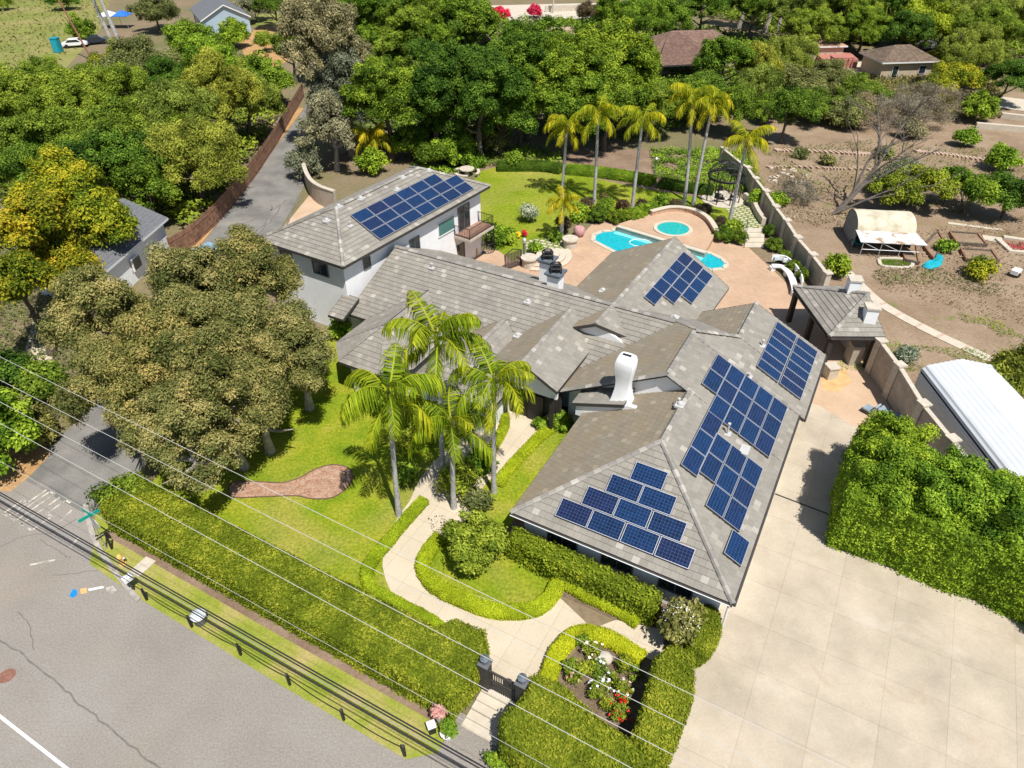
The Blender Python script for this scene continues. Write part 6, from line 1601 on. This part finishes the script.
MB().box((-26.2,54.0,2.3),(2.2,3.4,.12),-.5).build('roof',plain('blue sheet',(.22,.35,.45),.5),o); MB().box((-25.2,54.5,2.37),(.15,3.6,.06),-.5).build('roof_edge',M['whitepaint'],o)
for dx,dy in ((-1,-1.2),(.9,-1.5),(1.0,1.2),(-1,1.5)): MB().box((-26.2+dx,54.0+dy,1.12),(.1,.1,2.24),-.5).build('post',M['whitepaint'],o)
gabled('house',(-57.5,154.5),13,8.5,R(-62),3.0,5.4,blu,M['roofshingle'],'pale blue far house with a grey gabled roof at the top',wins=((-2,-4.27,1.5,1.6,1.4),(6.52,0,1.4,1.8,1.6)))
gabled('cottage',(61.5,120.5),8.5,6.0,.12,2.7,4.4,tanw,M['roofbrownB'],'small tan cottage with a brown hipped roof on the right hillside',hip=True,ov=.6,wins=((2.5,-3.02,1.4,1.2,1.2),(-2,-3.02,1.2,1.0,1.8)))
gabled('house',(29.5,126),16,9,.12,2.8,5.4,tanw,M['roofbrown'],'large house with a red-brown tile roof among trees at the top',hip=True,ov=.7)
bw = [o_ for o_ in bpy.data.objects if o_.get('label','').startswith('large house with a red')][0]
roof([([(22.0,114.0,2.8),(28.2,115.2,2.8),(27.0,125,5.2),(25.2,124.8,5.2)],0),([(33.5,116.2,2.8),(28.2,115.2,2.8),(27.0,125,5.2)],0)],[],mats=[M['roofbrown'],M['fascia'],M['roofbrown']],parent=bw)
gabled('house',(8.5,138),11,7,.05,2.6,3.6,tanw,plain('flat tan roofing',(.42,.29,.20),.9),'low house with a flat tan roof at the top middle',hip=True)
gabled('house',(52,131),7,6,.1,2.6,4.0,tanw,plain('orange tan roofing',(.45,.28,.17),.9),'small tan-roofed house left of the brick terrace',hip=True)
# brick terrace with pergola beside the cottage
o = thing('pergola',(55.0,124.5,0),'red brick terrace structure with a dark opening left of the cottage','pergola')
br_ = plain('red brick paving',(.42,.17,.13),.9,var=.2,scale=4)
MB().prism([(51,123.5),(57,124.5),(57.5,129.5),(51.5,129)],0,1.3).build('terrace',br_,o); MB().prism([(51.5,121),(55,121.5),(55,123.4),(51.5,122.9)],2.1,2.3).build('roof',br_,o)
for p in ((51.7,121.2),(54.8,121.6),(54.8,123.2),(51.7,122.8)): MB().box((p[0],p[1],1.05),(.18,.18,2.1)).build('post',br_,o)
S('cottage_terrace', gp([(838,64),(862,60),(870,70),(850,76),(840,72)]), .02, M['coping'], 'pale terrace in front of the cottage')
S('far_road', gp([(470,24),(640,16),(760,3),(770,-4),(640,2),(470,6)]), .02, M['coping'], 'pale distant road at the top')
mb = MB(); mb.prism(band([g(545,12),g(600,10),g(640,10)],.4),0,1.2); single(mb,'boundary_wall',M['stone'],'low pale wall beside the distant road','wall',origin=None)
for px,py,lab in ((553,13,'tall pale post left on the distant road'),(590,8,'tall pale post right on the distant road')):
    x,y=g(px,py); o=thing('post',(x,y,0),lab,'post','posts on the distant road'); MB().tube([(0,0,0),(0,0,3.4)],.18,8).build('shaft',M['stone'],o,local=True); MB().lathe([(.4,3.4),(.4,3.6),(.1,3.8)],(0,0,0),10).build('cap',M['stone'],o,local=True)
tg = 'bare white eucalyptus trunks on the top edge'
for px,py,h,lab in ((684,28,13,'pale bare eucalyptus trunk left of its group behind the brown roof'),(738,30,13,'pale bare eucalyptus trunk right of the brown roof'),(764,34,14,'pale bare eucalyptus trunk, second from the right'),(777,33,14,'pale bare eucalyptus trunk farthest right on the top edge')):
    x,y=g(px,py); o=thing('bare_tree',(x,y,0),lab,'tree',tg); branchy(h,.42,4,4.0,6,(1.2,.5),seed=px).build('trunk',M['palebark'],o,smooth=True,local=True)
    me,mrx,mrz = crown_mesh('grey',3.2,2.4); c_=bpy.data.objects.new('crown',me); col.objects.link(c_); c_.parent=o; c_.location=(1.2,.5,h+.5); c_.scale=(3.2/mrx,)*3
# far left clutter
o = thing('canopy',(-79,156,0),'blue and white open canopy tent at the upper left','canopy')
for k,(dx,mm) in enumerate(((-1.4,(.62,.66,.80)),(1.4,(.03,.16,.60)))):
    mb=MB(); c_=(-79+dx,156); e=[(c_[0]-1.4,c_[1]-1.6,2.3),(c_[0]+1.4,c_[1]-1.6,2.3),(c_[0]+1.4,c_[1]+1.6,2.3),(c_[0]-1.4,c_[1]+1.6,2.3)]; t_=(c_[0],c_[1],3.2)
    for i in range(4): mb.face([e[i],e[(i+1)%4],t_])
    mb.face([(p[0],p[1],2.25) for p in e[::-1]]); mb.build('roof',plain('canopy cloth %d'%k,mm,.8),o)
for dx in (-2.7,0,2.7):
    for dy in (-1.5,1.5): MB().tube([(-79+dx,156+dy,0),(-79+dx,156+dy,2.3)],.05,5).build('pole',M['galv'],o)
def car(x,y,rz,paint,label,van=False):
    o=thing('parked_car',(x,y,0),label,'car',rz=rz)
    pr=[(-2.1,.35),(-2.15,.8),(-1.5,.92),(-.9,1.42),(.7,1.45),(1.35,.95),(2.05,.82),(2.15,.4)]
    mb=MB(); A=[(px_,-.85,pz) for px_,pz in pr]; B=[(px_,.85,pz) for px_,pz in pr]
    mb.face(A); mb.face(B[::-1])
    for i in range(len(A)): j=(i+1)%len(A); mb.face([B[i],B[j],A[j],A[i]])
    mb.build('body',paint,o,local=True,bevel=.08)
    mb=MB()
    for s in (-1,1): mb.face([(-1.3,s*.86,.95),(-.85,s*.86,1.36),(.65,s*.86,1.38),(1.15,s*.86,.95)][::s])
    mb.face([(1.32,-.7,.99),(1.32,.7,.99),(.74,.7,1.42),(.74,-.7,1.42)]); mb.face([(-.94,-.7,1.40),(-.94,.7,1.40),(-1.45,.7,.97),(-1.45,-.7,.97)]); mb.build('windows',M['glass'],o,local=True)
    for sx in (-1.3,1.35):
        for sy in (-.8,.8): MB().tube([(sx,sy-.1,.33),(sx,sy+.1,.33)],.33,14).build('wheel',M['black'],o,local=True)
x,y=g(96,44); car(x,y,.5,plain('dark blue car paint',(.02,.03,.05),.25,var=.05,bmp=0,spec=.6),'dark car parked under the bare palms at the upper left')
x,y=g(76,47); car(x,y,.3,plain('white car paint',(.8,.8,.8),.25,var=.02,bmp=0,spec=.6),'white car parked left of the dark car')
x,y=g(31,136); car(x,y,1.2,plain('white and red paint',(.75,.72,.72),.3,bmp=0),'white car half hidden by the dark trees at the left')
x,y=g(59,52); o=thing('portable_toilet',(x,y,0),'teal portable toilet cabin standing on the far field','cabin'); tp_=plain('teal plastic',(.01,.25,.33),.5)
MB().box((0,0,1.1),(1.2,1.2,2.2)).build('cabin',tp_,o,local=True,bevel=.04); MB().box((0,-.62,1.0),(.75,.05,1.8)).build('door',plain('teal door',(.02,.33,.42),.5),o,local=True); MB().box((0,0,2.28),(1.3,1.3,.16)).build('roof',tp_,o,local=True,bevel=.06)
sg2='skirted fan palms at the upper left'
for px,py,h,lab in ((113,44,10.5,'tall fan palm with a dead skirt, left of its pair'),(121,46,11,'tall fan palm with a dead skirt, right of its pair')):
    x,y=g(px,py); o=thing('fan_palm',(x,y,0),lab,'palm tree',sg2); MB().tube([(0,0,0),(-.8,0,h*.5),(-1.4,0,h)],[.38,.3,.25],8).build('trunk',M['palmbark'],o,local=True)
    q,t=crown_quads(1.1,1.1,1.3,.5,.2,.8,droop=.6); me=mesh_quads('dead_skirt',q,t,M['l_brush']); f=bpy.data.objects.new('dead_skirt',me); col.objects.link(f); f.parent=o; f.location=(-1.35,0,h-.6)
x,y=g(92,60); o=thing('utility_pole',(x,y,0),'leaning rusty-brown pole beside the far cars','pole'); MB().tube([(0,0,0),(-2.2,0,9.5)],[.16,.11],8).build('shaft',plain('rusty pole',(.30,.13,.08),.8),o,local=True); MB().box((-2.1,0,8.6),(1.6,.1,.12),.6).build('crossarm',M['fencewood'],o,local=True)
# house wall and pale drive glimpsed at the left edge
gabled('house',(-46.5,43.5),8,7,.5,2.6,4.2,tanw,plain('tan tile roofing',(.42,.29,.20),.9,var=.2),'tan house half hidden by golden trees at the left edge')
S('neighbour_drive', gp([(25,350),(34,318),(60,325),(45,390),(20,385)]), .003, M['path'], 'pale concrete drive of the neighbour')

# ------------------------------------------------------------------ hillside garden
# white metal carport
cx0, cx1, cy0, cy1 = 26.9, 31.7, 20.0, 37.3
o = thing('metal_canopy',(29.3,30,0),'long white corrugated metal carport outside the block wall','carport')
pr=[(cx0-.0,0.25),(cx0,2.35),(cx0+.22,2.72),(cx0+2.3,3.25),(cx1-.3,2.75),(cx1,2.4),(cx1,.25)]
mb=MB()
N=int((cy1-cy0)/.25)
for i in range(1):
    pass
fine=[]
for (a,b) in zip(pr,pr[1:]):
    d_=math.dist(a,b); k=max(1,int(round(d_/.16)))
    nx,nz=-(b[1]-a[1])/d_,(b[0]-a[0])/d_
    for j in range(k): t=j/k; h_=.05 if j%2 else 0; fine.append((a[0]+(b[0]-a[0])*t+nx*h_,a[1]+(b[1]-a[1])*t+nz*h_))
fine.append(pr[-1])
for p,q in zip(fine,fine[1:]): mb.face([(p[0],cy0,p[1]),(q[0],cy0,q[1]),(q[0],cy1,q[1]),(p[0],cy1,p[1])][::-1])
for p,q in zip(fine,fine[1:]): mb.face([(p[0]+.0,cy0,p[1]-.04),(q[0],cy0,q[1]-.04),(q[0],cy1,q[1]-.04),(p[0],cy1,p[1]-.04)])
mb.build('roof',M['whitemetal'],o)
for yy in np.linspace(cy0+.3,cy1-.3,6):
    for xx in (cx0+.08,cx1-.08): MB().tube([(xx,yy,0),(xx,yy,2.4)],.05,6).build('post',M['galv'],o)
# barrel-roofed shed
qa_=Vector((31.4,58.6,0)); ud=Vector((.992,-.12,0)); vd=Vector((.12,.992,0)); Ls=5.1; Ds=3.6
sh=thing('shed',(qa_.x,qa_.y,0),'weathered shed with a curved cream roof and a flat awning over the garden beds','shed')
def Q3(u,v,z): p=qa_+ud*u+vd*(v); return (p.x,p.y,z)
cream=ground('weathered cream metal',[(.35,(.45,.40,.29)),(.5,(.62,.56,.42)),(.7,(.68,.63,.50))],((.8,.8,.8),(1.05,1.05,1.05)),.8,7,.7,.3)
arc_=[(1.0+Ds/2-Ds/2*math.cos(t),1.65+1.15*math.sin(t)) for t in np.linspace(0,math.pi,13)]
mb=MB()
for p,q in zip(arc_,arc_[1:]): mb.face([Q3(.0,p[0],p[1]),Q3(Ls,p[0],p[1]),Q3(Ls,q[0],q[1]),Q3(.0,q[0],q[1])]); mb.face([Q3(.0,p[0],p[1]-.05),Q3(Ls,p[0],p[1]-.05),Q3(Ls,q[0],q[1]-.05),Q3(.0,q[0],q[1]-.05)][::-1])
mb.build('roof',cream,sh,smooth=True)
mb=MB(); grey_=plain('grey end wall',(.24,.25,.25),.8)
for u in (.05,Ls-.05):
    mb.face([Q3(u,p[0],p[1]-.02) for p in arc_]+[Q3(u,1+Ds,0),Q3(u,1.0,0)]); mb.face(([Q3(u+.04,p[0],p[1]-.02) for p in arc_]+[Q3(u+.04,1+Ds,0),Q3(u+.04,1.0,0)])[::-1])
mb.face([Q3(0,1+Ds,0),Q3(Ls,1+Ds,0),Q3(Ls,1+Ds,1.65),Q3(0,1+Ds,1.65)]); mb.build('wall',grey_,sh)
aw=ground('rust stained awning',[(.42,(.70,.72,.72)),(.52,(.62,.60,.56)),(.60,(.32,.22,.14))],None,.55,4,0,.2)
mb=MB(); P=[Q3(-.1,1.15,1.72),Q3(-.1,-.9,1.5),Q3(Ls+.5,-.9,1.5),Q3(Ls+.1,1.15,1.72)]; mb.face(P); mb.face([(p[0],p[1],p[2]-.05) for p in P[::-1]])
for i in range(4): j=(i+1)%4; mb.face([P[j],P[i],(P[i][0],P[i][1],P[i][2]-.05),(P[j][0],P[j][1],P[j][2]-.05)])
mb.build('awning',aw,sh)
mb=MB()
for u in (.2,1.8,3.5,5.2): mb.tube([Q3(u,-.8,0),Q3(u,-.8,1.48)],.035,5)
mb.tube([Q3(.2,-.8,.75),Q3(5.2,-.8,.75)],.03,5); mb.tube([Q3(.2,-.8,1.4),Q3(1.8,-.8,.7)],.03,5); mb.tube([Q3(1.8,-.8,1.4),Q3(3.5,-.8,.7)],.03,5); mb.build('awning_frame',M['galv'],sh)
# wheelbarrow / teal barrow
x,y=g(856,247); o=thing('wheelbarrow',(x,y,0),'teal wheelbarrow beside the barrel-roofed shed','wheelbarrow',rz=1.9)
mb=MB(); b0=[(-.3,-.22,.35),(.3,-.22,.35),(.3,.22,.35),(-.3,.22,.35)]; b1=[(-.5,-.35,.62),(.5,-.35,.62),(.5,.35,.62),(-.5,.35,.62)]
mb.face(b0[::-1])
for i in range(4): j=(i+1)%4; mb.face([b0[i],b0[j],b1[j],b1[i]]); mb.face([b1[i],b1[j],b0[j],b0[i]])
teal_=plain('teal plastic tub',(.01,.30,.34),.5); mb.build('tub',teal_,o,local=True); mb=MB()
for s in (-1,1): mb.tube([(-1.1,s*.3,.55),(.1,s*.2,.33),(.7,s*.05,.2)],.025,5)
mb.build('handle',M['black'],o,local=True); MB().tube([(.7,-.05,.2),(.7,.05,.2)],.2,12).build('wheel',M['black'],o,local=True)
# raised beds
bgp='timber raised beds on the hillside'
def bed(px, lab):
    P=[Vector((*g(x_,y_),0)) for x_,y_ in px]; c_=sum(P,Vector())/4; o=thing('raised_bed',c_,lab,'raised bed',bgp)
    for i in range(4):
        A,B=P[i],P[(i+1)%4]; mb=MB(); mb.prism(band([(A.x,A.y),(B.x,B.y)],.18),0,.32); mb.build('timber',M['fencewood'] if i%2 else M['bark'],o)
    MB().prism([(c_.x+(p.x-c_.x)*.96,c_.y+(p.y-c_.y)*.96) for p in P],0,.2).build('soil',M['terrace'],o)
bed([(949,234),(977,236),(986,247),(956,245)],'timber raised bed with dry grass, upper right of its group')
bed([(960,251),(991,253),(998,263),(966,262)],'timber raised bed nearest the yellow-green bush')
bed([(923,248),(937,233),(943,243),(934,262)],'narrow timber raised bed beside the teal tarpaulin')
bed([(897,243),(915,244),(918,265),(905,262)],'timber bed under the end of the shed awning')
o_=gp([(982,235),(1003,238),(1000,243),(984,240)]); S('concrete_slab',o_,.03,M['coping'],'pale slab beside the raised beds')
S('concrete_slab', gp([(948,222),(1002,229),(1003,231),(948,224)]), .02, M['coping'], 'narrow pale kerb above the raised beds')
mb=MB(); mb.prism(band([g(*p) for p in [(997,240),(1010,252),(1030,254)]],.5),0,.2); mb.prism(band([g(*p) for p in [(1003,238),(1030,242)]],.5),0,.2); single(mb,'bed_edging',M['coping'],'pale concrete edging of the red-leaved bed at the right edge','edging',origin=None)
cover('ground_cover', gp([(1003,240),(1024,243),(1026,251),(1010,250)]), .3, M['l_red'], 'reddish low plants in the pale edged bed', .16, .6)
# teal tarpaulin
tq=[g(*p) for p in [(922,266),(932,262),(938,255),(943,258),(941,266),(930,270)]]
mb=MB(); ctr_=(sum(p[0] for p in tq)/6,sum(p[1] for p in tq)/6)
for ring in range(4):
    pass
rr_=[[(ctr_[0]+(p[0]-ctr_[0])*s+random.uniform(-.05,.05),ctr_[1]+(p[1]-ctr_[1])*s,z+random.uniform(-.06,.06)) for p in smoothpoly(tq,3)] for s,z in ((1,.08),(.75,.32),(.45,.38),(.1,.3))]
for A,B in zip(rr_,rr_[1:]):
    for i in range(len(A)): j=(i+1)%len(A); mb.face([A[i],A[j],B[j],B[i]])
mb.face(rr_[-1]); single(mb,'tarpaulin',plain('teal tarpaulin',(.01,.34,.42),.5,var=.25,scale=4),'crumpled teal tarpaulin on the garden beds','tarpaulin',smooth=True)
# pond
pq=smoothpoly([g(*p) for p in [(879,262),(882,259),(905,260),(912,264),(908,268),(884,267)]],4)
o=thing('garden_pond',g(895,263.5),'small oval pond with a pale rim and green water','pond'); mb=MB()
for i in range(len(pq)): mb.prism(band([pq[i],pq[(i+1)%len(pq)]],.3),0,.14)
mb.build('rim',M['coping'],o); mb=MB(); q=pq if area2(pq)>0 else pq[::-1]; tess(mb,[(p[0],p[1],.06) for p in q],0); mb.build('water',glassmat('green pond water',(.07,.12,.01),.2),o)
# slab path with brick strips
sp=smoothpoly([g(*p) for p in [(847,272),(862,287),(880,303),(905,318),(940,336),(985,357),(1024,377),(1080,405)]],14,False)
cum=0; last=0; seg=[sp[0]]; parts=[]
for p,q in zip(sp,sp[1:]):
    cum+=math.dist(p,q); seg.append(q)
    if cum-last>1.75: parts.append(seg); seg=[q]; last=cum
parts.append(seg)
for i,s_ in enumerate(parts):
    if len(s_)<2: continue
    S('slab_path', band(s_,.95), .03, M['coping'], 'pale concrete slab path with brick strips across the slope')
    a_,b_=s_[-2],s_[-1]; dx,dy=b_[0]-a_[0],b_[1]-a_[1]; l=math.hypot(dx,dy) or 1
    S('brick_strip', band([(b_[0]-dx/l*.12,b_[1]-dy/l*.12),(b_[0]+dx/l*.12,b_[1]+dy/l*.12)],.95), .035, M['brick'])
# brick edging rows of the terraces: bricks standing in a row
def edging(px, lab, step=.36, w=.2):
    pts=smoothpoly([g(*p) for p in px],8,False); mb=MB(); acc=0; 
    for p,q in zip(pts,pts[1:]):
        d_=math.dist(p,q); n=max(1,int(d_/step))
        for k in range(n):
            t=k/n; mb.box((p[0]+(q[0]-p[0])*t,p[1]+(q[1]-p[1])*t,.10),(step*.55,w,.22),math.atan2(q[1]-p[1],q[0]-p[0])+.5+random.uniform(-.15,.15))
    tag(mb.build('brick_edging',M['brick'],origin=None),lab,kind='stuff')
edging([(776,151),(810,152),(850,154),(872,155)],'row of slanted bricks on the upper terrace, left part',w=.9,step=.5)
edging([(916,152),(945,155),(980,160),(1024,163)],'row of slanted bricks on the upper terrace, right part',w=.9,step=.5)
edging([(768,168),(800,168),(850,170),(900,171),(960,173)],'lower row of slanted bricks across the whole terrace',w=.5)

mb=MB(); rd=random.Random(3)
for k in range(22):
    x,y=g(rd.uniform(769,805),rd.uniform(169,184)); mb=MB(); mb.box((x,y,.09),(rd.uniform(.3,.6),rd.uniform(.25,.35),.2),rd.uniform(0,3)); tag(mb.build('loose_brick',M['coping']),'pale loose brick scattered on the slope near the block wall','brick','loose pale bricks near the block wall')
S('far_path', gp([(985,95),(1030,100),(1030,112),(1000,108),(985,102)]), .03, M['coping'], 'pale path at the right edge')
o=thing('retaining_wall',g(1000,130),'stepped pale retaining wall with a yellow-flowered top at the right edge','wall')
for (p,q,h) in (((975,128),(1035,133),.7),((1000,118),(1035,122),.7)): mb=MB(); mb.prism(band([g(*p),g(*q)],.6),0,h); mb.build('course',M['coping'],o)
x,y=g(1014,276); o=thing('wire_cart',(x,y,0),'white and blue garden cart at the right edge','cart'); MB().box((0,0,.45),(.9,.6,.35),.7).build('basket',M['whitepaint'],o,local=True)
for s in (-1,1): MB().tube([(-.15*s,.35*s,.22),(-.12*s,.28*s,.22)],.22,12).build('wheel',M['black'],o,local=True)
